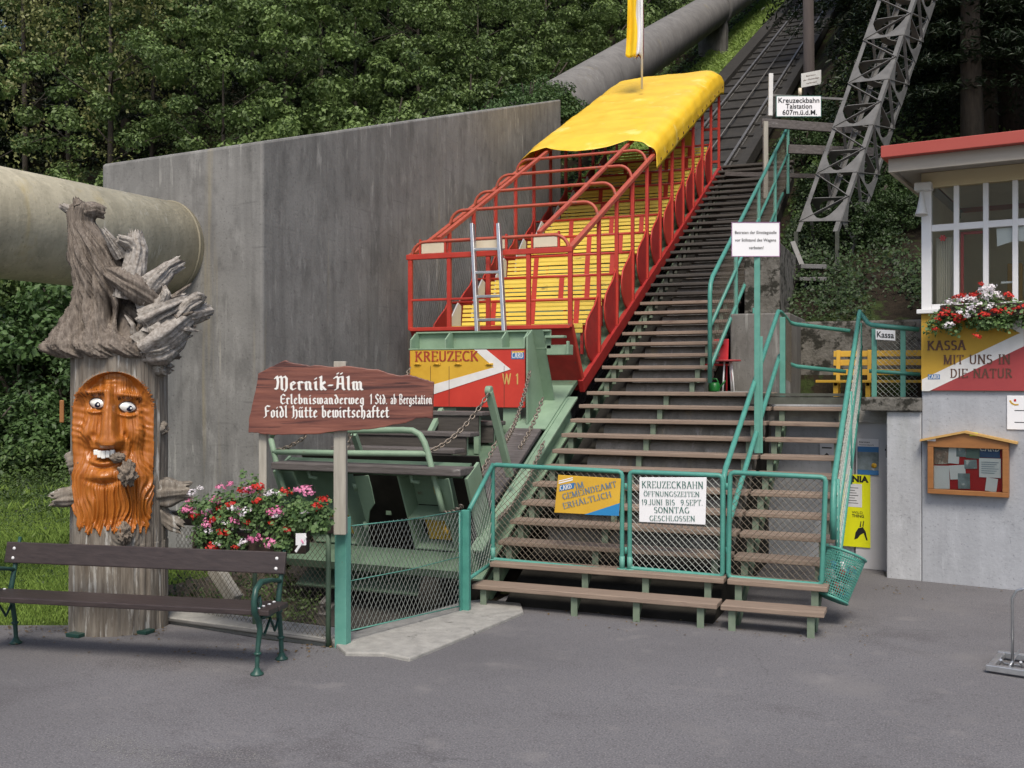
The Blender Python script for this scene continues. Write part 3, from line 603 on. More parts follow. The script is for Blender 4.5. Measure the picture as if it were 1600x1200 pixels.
ROM = {
 'A': (.72, [[(.08, 0), (.34, 1)], [(.36, 1), (.62, 0)], [(.2, .34), (.5, .34)]], 1), 'B': (.62, [[(.12, 0), (.12, 1)], [(.14, .98)] + arc_(.28, .76, .2, .22, 90, -90) + [(.14, .54)], [(.14, .52)] + arc_(.3, .27, .23, .26, 90, -90) + [(.14, .02)]], 1),
 'C': (.66, [arc_(.38, .5, .29, .49, 50, 310, 14)], 0), 'D': (.68, [[(.12, 0), (.12, 1)], [(.15, .98)] + arc_(.26, .5, .32, .48, 90, -90, 12) + [(.15, .02)]], 1),
 'E': (.6, [[(.12, 0), (.12, 1)], [(.15, .98), (.52, .98), (.52, .84)], [(.15, .52), (.42, .52)], [(.15, .02), (.54, .02), (.54, .18)]], 1),
 'F': (.56, [[(.12, 0), (.12, 1)], [(.15, .98), (.5, .98), (.5, .84)], [(.15, .52), (.4, .52)]], 1),
 'G': (.7, [arc_(.38, .5, .29, .49, 50, 330, 14), [(.62, .42), (.62, .1)]], 0), 'H': (.72, [[(.12, 0), (.12, 1)], [(.58, 0), (.58, 1)], [(.15, .51), (.55, .51)]], 1),
 'I': (.3, [[(.14, 0), (.14, 1)]], 1), 'J': (.4, [[(.24, 1), (.24, .15), (.14, .0), (.04, .08)]], 0), 'K': (.7, [[(.12, 0), (.12, 1)], [(.17, .48), (.54, .98)], [(.26, .58), (.6, .02)]], 1),
 'L': (.58, [[(.12, 0), (.12, 1)], [(.15, .02), (.52, .02), (.52, .2)]], 1), 'M': (.84, [[(.12, 0), (.12, 1)], [(.12, .98), (.4, .1)], [(.42, .1), (.68, .98)], [(.7, 0), (.7, 1)]], 1),
 'N': (.74, [[(.12, 0), (.12, .98)], [(.12, .98), (.6, .04)], [(.6, .0), (.6, 1)]], 1), 'O': (.72, [arc_(.36, .5, .28, .49, 100, 260, 10), arc_(.36, .5, .28, .49, -80, 80, 10)], 0),
 'P': (.58, [[(.12, 0), (.12, 1)], [(.15, .98)] + arc_(.26, .74, .22, .24, 90, -90) + [(.15, .5)]], 1), 'R': (.66, [[(.12, 0), (.12, 1)], [(.15, .98)] + arc_(.26, .75, .22, .23, 90, -90) + [(.15, .52)], [(.3, .5), (.56, .02)]], 1),
 'S': (.56, [arc_(.28, .74, .18, .24, 40, 250, 9) + arc_(.28, .25, .2, .25, 80, -140, 9)], 0), 'T': (.64, [[(.32, 0), (.32, .95)], [(.06, .84), (.06, .98), (.58, .98), (.58, .84)]], 1),
 'U': (.7, [[(.12, 1), (.12, .3)] + arc_(.34, .28, .22, .28, 180, 360, 9) + [(.56, 1)]], 0), 'W': (.96, [[(.05, 1), (.25, 0)], [(.27, .02), (.47, .9)], [(.47, .98), (.67, 0)], [(.69, .02), (.88, 1)]], 0),
 'X': (.7, [[(.06, 1), (.6, 0)], [(.06, 0), (.58, 1)]], 1), 'Z': (.6, [[(.06, .84), (.06, .98), (.5, .98), (.08, .02), (.54, .02), (.54, .18)]], 0), '1': (.36, [[(.06, .8), (.18, .98), (.18, 0)]], 1), '9': (.56, [arc_(.27, .7, .19, .28, 0, 360, 14), [(.46, .7), (.42, .25), (.2, .02)]], 0),
 '0': (.6, [arc_(.3, .5, .22, .49, 0, 360, 16)], 0), '.': (.22, [[(.08, .02), (.12, .06)]], 0), ' ': (.4, [], 0),
}
for k, s_ in (('Ä', 'A'), ('Ö', 'O'), ('Ü', 'U')):
    wd_, st_, se_ = ROM[s_]; ROM[k] = (wd_, st_ + [[(.2, 1.17), (.23, 1.2)], [(.47, 1.17), (.5, 1.2)]], se_)
def nib_text(text, font, O, R, U, width=None, height=.1, nib=(.10, .035), ang=40, gap=.02, serif=True, depth=.0015, track=0.05):
    """broad-nib lettering laid on the plane O + R x + U y; each stroke a thin strip"""
    O, R, U = Vector(O), Vector(R).normalized(), Vector(U).normalized(); Nn = R.cross(U)
    tot = sum(font[c][0] + track for c in text); kx = (width / tot) if width else height; ky = height
    mb = MB(); x = 0; idx = 0; ca, sa = math.cos(math.radians(ang)), math.sin(math.radians(ang)); nw, nh = nib[0] / 2, nib[1] / 2
    cor = [(nw * ca - nh * sa, nw * sa + nh * ca), (-nw * ca - nh * sa, -nw * sa + nh * ca), (-nw * ca + nh * sa, -nw * sa - nh * ca), (nw * ca + nh * sa, nw * sa - nh * ca)]
    def hull(pts):
        pts = sorted(set((round(a, 5), round(b, 5)) for a, b in pts))
        def half(ps):
            h = []
            for q in ps:
                while len(h) >= 2 and (h[-1][0] - h[-2][0]) * (q[1] - h[-2][1]) - (h[-1][1] - h[-2][1]) * (q[0] - h[-2][0]) <= 0: h.pop()
                h.append(q)
            return h
        a, b = half(pts), half(pts[::-1]); return a[:-1] + b[:-1]
    for c in text:
        gl = font[c]; strokes = list(gl[1])
        if serif and len(gl) > 2 and gl[2]:
            for s_ in gl[1]:
                if len(s_) == 2 and abs(s_[0][1] - s_[1][1]) > .85:
                    for q in s_:
                        yy = .015 if q[1] < .5 else .985; strokes.append([(q[0] - .055, yy), (q[0] + .055, yy)])
        for s_ in strokes:
            for a, b in zip(s_[:-1], s_[1:]):
                h = hull([(a[0] + p[0], a[1] + p[1]) for p in cor] + [(b[0] + p[0], b[1] + p[1]) for p in cor])
                dz = depth + .00006 * (idx % 24); idx += 1
                mb.add([O + R * ((x + p[0]) * kx) + U * (p[1] * ky) + Nn * dz for p in h], [tuple(range(len(h)))])
        x += gl[0] + track
    return mb
def font_text(text, O, R, U, width=None, height=.1, bold=0.0, depth=.002, extrude=0.0008):
    cu = bpy.data.curves.new("t", 'FONT'); cu.body = text; cu.size = 1; cu.offset = bold; cu.extrude = 0; cu.resolution_u = 3
    ob = bpy.data.objects.new("t", cu); COL.objects.link(ob)
    me = bpy.data.meshes.new_from_object(ob.evaluated_get(bpy.context.evaluated_depsgraph_get()))
    vs = [v.co.copy() for v in me.vertices]; fs_ = [tuple(p.vertices) for p in me.polygons]
    bpy.data.objects.remove(ob); bpy.data.curves.remove(cu); bpy.data.meshes.remove(me)
    O, R, U = Vector(O), Vector(R).normalized(), Vector(U).normalized(); Nn = R.cross(U)
    x0 = min(v.x for v in vs); x1 = max(v.x for v in vs)
    ky = height / .7; kx = width / (x1 - x0) if width else ky
    mb = MB(); mb.add([O + R * ((v.x - x0) * kx) + U * (v.y * ky) + Nn * depth for v in vs], fs_)
    return mb
def facing(u0, v0, u1, v1, d, tilt=0, yaw=0):
    """board seen at photo rectangle (u0,v0)-(u1,v1) at distance d: returns origin (bottom-left), right and up unit vectors, width, height"""
    A = W(u0, v1, d=d); A2 = W(u1, v1, d=d); A3 = W(u0, v0, d=d)
    R = (A2 - A); U = (A3 - A); w_, h_ = R.length, U.length
    return A, R.normalized(), U.normalized(), w_, h_
# ------------------------------------------------------------------ passenger car of the funicular
XL, XR = -6.46, -4.2
def rl(Y): return 3.77 + (Y - 12.17) * .483
YP = [13.36 + .85 * i for i in range(11)]
t = thing("passenger_car", (-5.3, 12.5, 2.0), "red open-sided funicular railcar with yellow slatted benches and a yellow tarpaulin roof", "railcar", None)
b = MB()
for X in (XL, XR): b.bar((X, 12.6, sill(12.6) + .08), (X, 22.0, sill(22.0) + .08), .07, .17)
b.build("side_sill", M_red2, t, bevel=.008)
b = MB(); b.add([(XL + .03, 12.75, sill(12.75) + .16), (XR - .03, 12.75, sill(12.75) + .16), (XR - .03, 22, sill(22) + .16), (XL + .03, 22, sill(22) + .16), (XL + .03, 12.75, sill(12.75) + .02), (XR - .03, 12.75, sill(12.75) + .02), (XR - .03, 22, sill(22) + .02), (XL + .03, 22, sill(22) + .02)],
       [(0, 1, 2, 3), (4, 7, 6, 5), (0, 4, 5, 1), (1, 5, 6, 2), (2, 6, 7, 3), (3, 7, 4, 0)]); b.build("floor", M_dkmint, t)
# sloping front plate, square to the incline
b = MB(); b.boxv((XL - .01, 12.17, 2.80), (XR - XL + .02, 0, 0), (0, .50, -.80), (0, .02, .012)); b.build("front_plate", M_red2, t, bevel=.005)
b = MB(); b.add([(XR + .012, 12.17, 2.80), (XR + .012, 12.67, 2.0), (XR + .012, 12.75, 2.02), (XR + .012, 12.24, 2.84)], [(0, 1, 2, 3)]); b.build("plate_flange", M_red, t, solid=.02)
# front frame
Yf = 12.17
b = MB()
xs_ = [W(u, 460, Y=Yf).x for u in (641, 702, 763, 826, 890)]; xs_[0] = XL; xs_[-1] = XR
for x in xs_: b.box((x - .028, Yf - .025, 2.80), (x + .028, Yf + .025, 3.76))
b.bar((XL - .05, Yf - .004, 3.775), (XR + .03, Yf - .004, 3.775), .06, .07)
b.bar((XL, Yf - .004, 2.81), (XR, Yf - .004, 2.81), .06, .05)
b.bar((XL, Yf - .003, 3.20), (xs_[2], Yf - .003, 3.20), .03, .03)
b.build("front_frame", M_red, t, bevel=.006)
def hoop_pts(Y, z, h=.2, r=.2):
    p = [V(XL, Y, z)]
    for i in range(7): a = PI - i * PI / 12; p.append(V(XL + r + .02 + r * math.cos(a), Y, z + h - r + r * math.sin(a)))
    for i in range(7): a = PI / 2 - i * PI / 12; p.append(V(XR - r - .02 + r * math.cos(a), Y, z + h - r + r * math.sin(a)))
    p.append(V(XR, Y, z)); return p
for i, Y in enumerate([Yf] + YP):
    b = MB(); b.tube(hoop_pts(Y, rl(Y) + .03, .2 if i else .17), .024, 8); b.build("roof_hoop", M_orange if i < 5 else M_red, t)
for X, dz, r in ((XL, .02, .032), (XR, .02, .036), (XL + .42, .235, .03), (XR - .42, .235, .03)):
    b = MB(); b.bar((X, Yf, rl(Yf) + dz), (X, YP[-1], rl(YP[-1]) + dz), r * 2, r * 1.6); b.build("roof_rail", M_orange, t, bevel=.006)
for u0, u1, v0, v1 in ((659, 694, 378, 398), (743, 789, 372, 391), (834, 871, 367, 387)):
    a, R, U, w_, h_ = facing(u0, v0, u1, v1, 13.2)
    x0 = W(u0, v1, Y=Yf).x; x1 = W(u1, v1, Y=Yf).x; z0 = W(u0, v1, Y=Yf).z; z1 = W(u0, v0, Y=Yf).z
    b = MB(); b.box((x0, Yf - .012, max(z0, 3.815)), (x1, Yf + .012, z1)); q = b.build("lamp_panel", M_cream, t, bevel=.004)
    b = MB()
    for x in (x0 - .02, x1 + .02): b.box((x - .012, Yf - .016, 3.812), (x + .012, Yf + .016, z1 + .03))
    b.build("panel_bracket", M_red, q, each=True)
for i, Y in enumerate(YP):
    for X in (XL, XR):
        b = MB(); b.box((X - .026, Y - .026, sill(Y) + .165), (X + .026, Y + .026, rl(Y) - .01)); b.build("side_post", M_red, t, bevel=.005)
# curved entrance panels
lf = [W(u, v, X=XR) for u, v in ((937, 455), (931, 477), (924, 490), (918.5, 502), (916, 520), (917, 540), (921, 556), (927, 566), (934, 560), (939.5, 550), (940, 520), (939, 480))]
y_ref = 13.36
for i, Y in enumerate(YP[:10]):
    for X in (XR, XL):
        o = [(X - .018 if X == XR else X + .002, p.y - y_ref + Y - .02, p.z - sill(y_ref) + sill(Y)) for p in lf]
        b = MB(); b.prism(o, (.016, 0, 0)); q = b.build("entrance_panel", M_red2 if (i * 7 + (X == XR)) % 3 else M_red, t, bevel=.004)
        b = MB(); b.tube([V(o[k][0] + .008, o[k][1], o[k][2]) for k in range(0, 8)], .013, 6); b.build("panel_edge", M_red, q)
# benches
for i in range(10):
    Ys = 12.93 + .85 * i; z = 2.88 + .414 * i; x0, x1 = -6.27, -4.29
    fr = MB()
    for X in (x0 + .02, -5.75, -4.85, x1 - .02): fr.box((X - .02, Ys + .02, z - .40), (X + .02, Ys + .05, z - .06)); fr.box((X - .02, Ys + .02, z - .06), (X + .02, Ys + .50, z - .02))
    fr.tube([(x0 + .02, Ys + .035, z - .075), (x1 - .02, Ys + .035, z - .075)], .02, 8); q = fr.build("bench", M_red2, t)
    b = MB()
    for s in range(5): b.box((x0, Ys + .005 + s * .082, z - .018 + rr.uniform(-.003, .003)), (x1, Ys + .075 + s * .082, z + .006))
    b.box((x0, Ys - .014, z - .052), (x1, Ys + .004, z + .006)); b.box((x0, Ys - .008, z - .118), (x1, Ys + .010, z - .062))
    b.build("seat", M_yslat, q, bevel=.004)
    b = MB(); yb = Ys + .44
    for s in range(5):
        zz = z + .035 + s * .063; b.boxv((x0, yb + s * .012, zz), (x1 - x0, 0, rr.uniform(-.004, .004)), (0, .02, 0), (0, .008, .046))
    b.build("backrest", M_yslat, q, bevel=.004)
    b = MB()
    for X in (x0 + .45 + .3 * (i % 2), x0 + 1.05 + .25 * (i % 3) / 2, x1 - .28 - .12 * (i % 2)): b.boxv((X, yb - .014, z + .02), (.075, 0, 0), (0, .012, 0), (0, .065, .35))
    b.tube([(XL + .02, yb + .06, z + .372), (XR - .02, yb + .06, z + .372)], .021, 8)
    b.build("back_rail", M_red, q)
    b = MB(); b.prism([(x0 - .03, Ys - .02, z - .25), (x0 - .03, Ys + .42, z - .25), (x0 - .03, Ys + .46, z + .32), (x0 - .03, Ys + .36, z + .36), (x0 - .03, Ys + .05, z + .05)], (.02, 0, 0)); b.build("seat_end", M_postd if False else MATS["grey_door_paint"], q)
# fine wire screen on the wall side
b = MB()
for k in range(6):
    ya, yb_ = 12.2 + k * 1.0, 13.2 + k * 1.0
    mesh_patch(b, (XL, ya, sill(ya) + .8), (XL, yb_, sill(yb_) + .8), (XL, yb_, rl(yb_)), (XL, ya, rl(ya)), cell=.085, r=.0014, tall=1.7)
b.build("wire_screen", M_wire, t)
# rear end
b = MB(); Y = YP[-1]
b.bar((XL, Y, sill(Y) + 1.0), (XR, Y, sill(Y) + 1.0), .05, .05); b.bar((XL, Y, sill(Y) + .3), (XR, Y, sill(Y) + .3), .05, .05)
for X in (-5.7, -5.0): b.box((X - .025, Y - .02, sill(Y) + .2), (X + .025, Y + .02, rl(Y)))
b.build("rear_frame", M_red, t)
b = MB(); b.box((-5.55, Y - .10, sill(Y) + .50), (-4.75, Y - .03, sill(Y) + .97)); b.build("rear_box", M_ypan, t, bevel=.01)
b = MB(); b.box((-4.70, Y - .12, sill(Y) + .35), (-4.52, Y - .05, sill(Y) + 1.02)); b.build("notice_plate", M_dwhite, t, bevel=.006)
# tarpaulin
nu_, nv_ = 64, 90; y0, y1 = 16.25, 22.05; prof = []
wid = XR - XL
def prof_pt(s):
    """cross profile: hangs at both sides, flat over the hoops"""
    pts = [(-.06, -.14), (-.07, .06), (.0, .22), (.15, .315), (.45, .335), (wid / 2, .345), (wid - .45, .335), (wid - .15, .315), (wid + .01, .21), (wid + .07, .05), (wid + .075, -.20)]
    L_ = [0]
    for a, c in zip(pts[:-1], pts[1:]): L_.append(L_[-1] + math.hypot(c[0] - a[0], c[1] - a[1]))
    d_ = s * L_[-1]
    for k in range(len(pts) - 1):
        if d_ <= L_[k + 1] + 1e-9:
            f = (d_ - L_[k]) / (L_[k + 1] - L_[k]); return pts[k][0] + f * (pts[k + 1][0] - pts[k][0]), pts[k][1] + f * (pts[k + 1][1] - pts[k][1])
vs = []
for j in range(nv_ + 1):
    v = j / nv_
    for i in range(nu_ + 1):
        s = i / nu_; x, dz = prof_pt(s)
        Y = y0 + v * (y1 - y0)
        top = max(0, min(1, (dz - .1) / .15))
        if v < .12:       # front hem hangs in two swags between the rails
            k_ = (1 - v / .12); sw = math.sin(PI * max(0, min(1, (x - .42) / (wid - .84)))) if .42 < x < wid - .42 else max(0, (abs(x - wid / 2) - wid / 2 + .42)) * 1.2; Y -= k_ * .14 * sw * top; dz -= k_ ** 1.5 * (.015 + .085 * sw) * top
        ph = ((Y - YP[0]) / .85) % 1.0
        dz -= .016 * math.sin(PI * ph) * top
        dz += .010 * mnoise.noise(V(x * 2.2, Y * 1.3, 4)) * top + .009 * (1 - 2 * abs(mnoise.noise(V(x * 1.7 + Y * 1.1, Y * 1.6 - x * .8, 9)))) + .006 * (1 - 2 * abs(mnoise.noise(V(x * 4 - Y * 2.2, Y * 3.1, 2))))
        x += .02 * mnoise.noise(V(Y * 2.5, 3, s * 3)) * (1 - top)
        if v > .93: dz -= (v - .93) / .07 * .10; 
        if s > .93: dz -= .012 * abs(math.sin(Y * 3.7))
        vs.append((XL + x, Y, rl(Y) + dz + .01))
b = MB(); b.add(vs, [(j * (nu_ + 1) + i, j * (nu_ + 1) + i + 1, (j + 1) * (nu_ + 1) + i + 1, (j + 1) * (nu_ + 1) + i) for j in range(nv_) for i in range(nu_)], True)
can = b.build("tarpaulin", M_canopy, t, solid=.003)
for j in range(14):
    Y = y0 + .25 + j * .41
    b = MB(); b.lathe((XR + .080, Y, rl(Y) - .09), (1, 0, 0), [(.022, 0), (.026, .006), (.012, .008)], 10); b.build("eyelet", M_ktext, can)

# flag and its pole on the car roof
t = thing("flag", (-5.3, 19.75, 8.0), "limp yellow, white and dark red flag hanging on a thin pole behind the tarpaulin roof", "flag")
fb = W(1003, 112, X=-5.3); ft = W(1003, -60, X=-5.3)
b = MB(); b.tube([(-5.3, fb.y, fb.z - .35), (-5.3, fb.y, ft.z)], .022, 8); b.build("pole", M_dwhite, t)
def cloth(du0, du1, m, nm, wob, off):
    b = MB(); n = 30; k_ = 8; vs = []
    for j in range(n + 1):
        f = j / n; z = ft.z + (W(1000, 88, d=20.3).z - ft.z) * f
        for i in range(k_ + 1):
            g_ = i / k_; u = du0 + (du1 - du0) * g_ + (4 * math.sin(f * 2.2) - 6 * f * (1 - g_)) * 1.0
            p = W(u, 300, d=20.25 + off + .06 * math.sin(g_ * 7 + wob) + .03 * math.sin(f * 9 + g_ * 4)); vs.append((p.x, p.y, z - .05 * abs(math.sin(g_ * 3 + wob)) * f))
    b.add(vs, [(j * (k_ + 1) + i, j * (k_ + 1) + i + 1, (j + 1) * (k_ + 1) + i + 1, (j + 1) * (k_ + 1) + i) for j in range(n) for i in range(k_)], True)
    b.build(nm, m, t, solid=.004)
cloth(980, 994, M_fyel, "yellow_stripe", 0, 0); cloth(993, 1001, M_bluew, "white_stripe", 1.4, -.05); cloth(997, 1002, M_fred, "red_stripe", 2.2, .07)

# ladder leaning on the car front
t = thing("ladder", W(760, 517, Y=11.75), "short aluminium ladder leaning on the front of the red railcar", "ladder")
def lad(u, v): 
    f = (v - 350) / (518 - 350); return W(u, v, Y=12.1 - .32 * f)
def rung_x(v, s): f = (v - 350) / 168; return (738 + 8 * f) if s == 0 else (779 + 9 * f)
for s in (0, 1):
    b = MB(); b.bar(lad(rung_x(350, s), 350), lad(rung_x(520, s), 520), .045, .075, up=(0, 1, 0)); b.build("rail", M_alu, t, bevel=.005)
for v in (390, 426, 463.5, 500):
    b = MB(); b.bar(lad(rung_x(v, 0), v), lad(rung_x(v, 1), v - 1), .03, .035); b.build("rung", M_alu, t, bevel=.005)

# ------------------------------------------------------------------ goods wagon in front of the car
t = thing("goods_wagon", (-5.3, 9.6, .6), "green steel goods platform with painted arrow headboard, wooden planks and chains, in the pit", "goods wagon")
WXL, WXR = -6.36, -4.16
for X in (WXL, WXR):
    b = MB(); b.bar((X, 9.1, wsill(9.1) - .15), (X, 12.0, wsill(12.0) - .15), .03, .30); b.bar((X + (.05 if X == WXR else -.05), 9.1, wsill(9.1) - .01), (X + (.05 if X == WXR else -.05), 12.0, wsill(12.0) - .01), .13, .022); b.bar((X + (.05 if X == WXR else -.05), 9.1, wsill(9.1) - .29), (X + (.05 if X == WXR else -.05), 12.0, wsill(12.0) - .29), .13, .022)
    b.build("side_beam", M_mint, t)
b = MB(); b.bar((-5.3, 10.05, wsill(10.05) - .12), (-5.3, 12.6, wsill(12.6) - .12), 2.1, .05); b.build("deck_plate", M_dkmint, t)
b = MB(); b.bar((-4.42, 9.7, wsill(9.7) + .02), (-4.42, 11.2, wsill(11.2) + .02), .40, .05); b.build("walkway_board", M_plank, t, bevel=.008)
b = MB(); b.bar((-4.4, 11.2, wsill(11.2) + .03), (-4.4, 12.2, wsill(12.2) + .03), .46, .02); b.build("gusset_plate", M_mint, t)
# stepped transverse planks
for Y, z, x1 in ((9.62, 1.14, -4.45), (9.95, 1.34, -4.75), (10.35, 1.50, -4.75), (10.8, 1.72, -4.8), (11.0, 1.60, -4.7)):
    b = MB(); b.box((-6.3, Y, z), (x1, Y + .27, z + .05)); b.build("deck_plank", M_plank, t, bevel=.01)
    b = MB()
    for X in (-6.2, -5.4, x1 - .1): b.box((X - .03, Y + .05, max(wsill(Y + .1) - .1, z - .45)), (X + .03, Y + .11, z - .002))
    b.build("plank_bracket", M_mint, t, each=True)
    b = MB(); b.box((-6.28, Y + .02, z - .20), (x1 - .06, Y + .048, z - .002)); b.build("riser_board", M_treadd, t)
# headboard
YH = 11.3; hx0 = W(640, 600, Y=YH).x; hx1 = W(820, 600, Y=YH).x; hz0 = W(730, 636, Y=YH).z; hz1 = W(730, 546, Y=YH).z
def HP(u, v, dy=0): p = W(u, v, Y=YH); return V(p.x, YH - dy, p.z)
b = MB(); b.box((hx0, YH, hz0), (hx1, YH + .03, hz1)); hb = b.build("headboard", M_rpan, t, bevel=.004)
b = MB(); b.prism([HP(641, 546.5), HP(751, 546.5), HP(796, 575), HP(641.5, 622)][:], (0, -.0025, 0)); b.build("yellow_field", M_ypan, hb)
b = MB(); b.prism([HP(741, 546, .003), HP(760, 546, .003), HP(798, 577, .003), HP(647, 626, .003), HP(641, 627, .003), HP(641, 611, .003), HP(772, 574, .003)], (0, -.002, 0)); b.build("white_arrow", M_wpan, hb)
b = nib_text("KREUZECK", ROM, HP(649, 564.5, .0056), (1, 0, 0), UP, width=(HP(749, 560) - HP(649, 560)).length, height=HP(649, 547).z - HP(649, 564.5).z - .02, nib=(.15, .07), ang=0, serif=True); b.build("lettering", M_rtext, hb)
b = nib_text("W 1", ROM, HP(785, 600, .001), (1, 0, 0), UP, width=HP(812, 600).x - HP(785, 600).x, height=HP(785, 584).z - HP(785, 600).z, nib=(.13, .08), ang=20, serif=False); b.build("wagon_number", M_ytext, hb)
b = MB(); b.prism([HP(799, 561, .001), HP(819, 561, .001), HP(819, 548, .001), HP(799, 548, .001)], (0, -.002, 0)); lg = b.build("logo_plate", M_blue, hb)
b = nib_text("CARD", ROM, HP(800, 559.5, .0035), (1, 0, 0), UP, width=HP(818, 560).x - HP(800, 560).x, height=.065, nib=(.14, .06), ang=0); b.build("logo_letters", M_letter, lg)
b = MB(); b.prism([HP(800, 551.5, .0035), HP(819, 550.5, .0035), HP(819, 548.2, .0035), HP(800, 548.6, .0035)], (0, -.001, 0)); b.build("logo_stripe", M_ypan, lg)
for u in (653, 683, 716, 765):
    b = MB(); pz_ = HP(u, 569, 0); b.box((pz_.x - .05, YH - .014, pz_.z - .012), (pz_.x + .05, YH - .0062, pz_.z + .012)); b.tube([(pz_.x - .03, YH - .018, pz_.z), (pz_.x + .03, YH - .018, pz_.z)], .009, 6); b.build("hinge", M_ypan, hb)
b = MB()
for u in (673, 702, 788): p_ = HP(u, 600); b.box((p_.x - .003, YH - .0058, hz0 + .005), (p_.x + .003, YH - .0052, HP(u, 572).z))
b.build("board_joint", M_ktext, hb, each=True)
# tray above the headboard with upright ribs, and its side cheek
tz0, tz1 = hz1 + .005, W(730, 519, Y=YH).z + .02
b = MB(); b.box((hx0, YH + .22, tz0), (hx1 + .25, YH + .235, tz1)); b.box((hx0 - .01, YH - .01, tz0 - .004), (hx1, YH + .219, tz0 + .012)); b.box((hx0, YH + .17, tz1 - .02), (hx1 + .25, YH + .2195, tz1)); b.build("tray", M_mint, t, bevel=.003)
for u in (641, 695, 783, 818):
    x = HP(u, 540).x; b = MB(); b.prism([(x, YH - .005, tz0 + .0125), (x, YH + .2195, tz0 + .0125), (x, YH + .2195, tz1 - .021), (x, YH + .12, tz1 - .021), (x, YH - .005, tz0 + .12)], (.018, 0, 0)); b.build("tray_rib", M_mint, t)
xk = hx1 + .03
b = MB(); zb = wsill(11.3) + .04
b.prism([(xk, YH - .03, zb), (xk, YH + .55, wsill(YH + .55) + .04), (xk, YH + .13, tz1), (xk, YH - .03, tz1 - .08)], (.02, 0, 0)); b.prism([(xk + .0205, YH + .55, wsill(YH + .55) + .04), (xk + .0205, YH + .13, tz1), (xk + .0205, YH + .115, tz1), (xk + .0205, YH + .53, wsill(YH + .53) + .04)], (.13, 0, 0))
ck = b.build("side_cheek", M_mint, t)
b = MB()
for k in range(7): b.lathe((xk + .0, YH + .06 + .02 * k, zb + .1 + .14 * k), (-1, 0, 0), [(.014, 0), (.012, .01)], 8)
b.build("rivet", M_ktext, ck, each=True)
b = MB(); b.boxv((xk + .16, YH + .16, tz1 - .10), (.24, 0, 0), (0, .12, 0), (0, 0, .03)); b.boxv((xk + .16, YH + .22, tz1 - .30), (.30, 0, 0), (0, .12, 0), (0, 0, .12)); b.boxv((xk + .44, YH + .14, tz1 - .30), (.03, 0, 0), (0, .05, 0), (0, 0, .16)); b.build("coupling_bracket", M_mint, t, bevel=.006)
b = MB()
for X in (-6.1, -5.6, -4.75): b.box((X - .02, YH + .05, wsill(YH) - .1), (X + .2, YH + .07, hz0 - .005))
b.build("headboard_stay", M_mint, t, each=True)
# end frame: square to the incline
EA = V(0, .447, -.894); EB = V(0, -.894, -.447)      # down the end face, out towards the viewer
def E(x, a, bb=0): return V(x, 8.95, 1.28) + EA * a + EB * bb
b = MB(); b.boxv((-6.32, 8.84, 1.215), (2.16, 0, 0), (0, .34, 0), (0, 0, .075)); b.build("end_plank", M_plank, t, bevel=.012)
for xa, xb in ((-6.15, -5.62), (-4.93, -4.47)):
    b = MB()
    for X in (xa, xb): b.boxv(E(X, .09, .0), (.016, 0, 0), EA * 1.28, EB * -.24)
    q = b.build("channel_frame", M_mint, t)
    b = MB(); b.boxv(E(xa + .0165, .09, -.235), (xb - xa - .017, 0, 0), EA * .5, EB * -.012); b.boxv(E(xa + .0165, .60, -.0), (xb - xa - .017, 0, 0), EA * .014, EB * -.235); b.boxv(E(xa + .0165, .97, -.0), (xb - xa - .017, 0, 0), EA * .014, EB * -.235); b.boxv(E(xa + .0165, .985, -.2), (xb - xa - .017, 0, 0), EA * .4, EB * -.012); b.build("channel_web", M_mint, q)
    b = MB(); b.boxv(E(xa + .12, .64, -.12), (xb - xa - .2, 0, 0), EA * .3, EB * -.08); b.build("buffer_block", M_ypan, q, bevel=.01)
    b = MB(); b.tube([E((xa + xb) / 2 - .05, .06, .03), E((xa + xb) / 2 - .04, .13, .05), E((xa + xb) / 2 + .03, .15, .03)], .022, 8); b.build("hook", M_mint, q)
b = MB(); b.boxv(E(-6.3, .075, -.235), (2.1, 0, 0), EA * .02, EB * .25); b.build("top_angle", M_dkmint, t)
b = MB(); b.boxv(E(-6.30, .1, -.40), (2.1, 0, 0), EA * 1.2, EB * -.02); b.build("recess_shade", M_dark, t)  # added dark panel standing in for the shade between the channels
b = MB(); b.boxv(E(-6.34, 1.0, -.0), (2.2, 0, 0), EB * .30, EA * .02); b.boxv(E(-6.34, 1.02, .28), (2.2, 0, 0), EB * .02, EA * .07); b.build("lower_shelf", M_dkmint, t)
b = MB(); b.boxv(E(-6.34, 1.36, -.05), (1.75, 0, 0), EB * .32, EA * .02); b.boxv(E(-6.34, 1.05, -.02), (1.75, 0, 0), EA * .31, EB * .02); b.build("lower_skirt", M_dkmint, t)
b = MB(); b.boxv(E(WXR - .02, .1, .02), (.03, 0, 0), EA * 1.0, EB * -.32); b.boxv(E(WXL - .03, .1, .02), (.03, 0, 0), EA * 1.0, EB * -.32); b.build("end_cheek", M_mint, t, each=True)
b = MB(); b.lathe(V(-4.62, 9.25, -.02), (1, 0, 0), [(.05, -.1), (.2, -.1), (.23, -.06), (.2, -.05), (.2, .06), (.05, .06)], 24); b.build("wheel", M_dark, t)
# hinged flaps hung edge-on under the end plank
for x, dx in ((-5.42, .26), (-4.50, .22)):
    b = MB(); o = E(x, .12, .02); R_ = V(dx, -.16, .03)
    b.prism([o, o + R_, o + R_ + EA * .14 + V(.0, 0, 0), o + R_ * .93 + EA * .33, o + R_ * .45 + EA * .42, o + EA * .62], R_.cross(EA).normalized() * .012)
    q = b.build("flap", M_mint, t, bevel=.003)
    b = MB()
    for a in (.10, .58): b.tube([o + EA * (a - .02) - R_ * .05, o + EA * (a + .06) - R_ * .05], .028, 10)
    b.build("flap_hinge", M_ypan if x > -5 else M_mint, q, each=True)
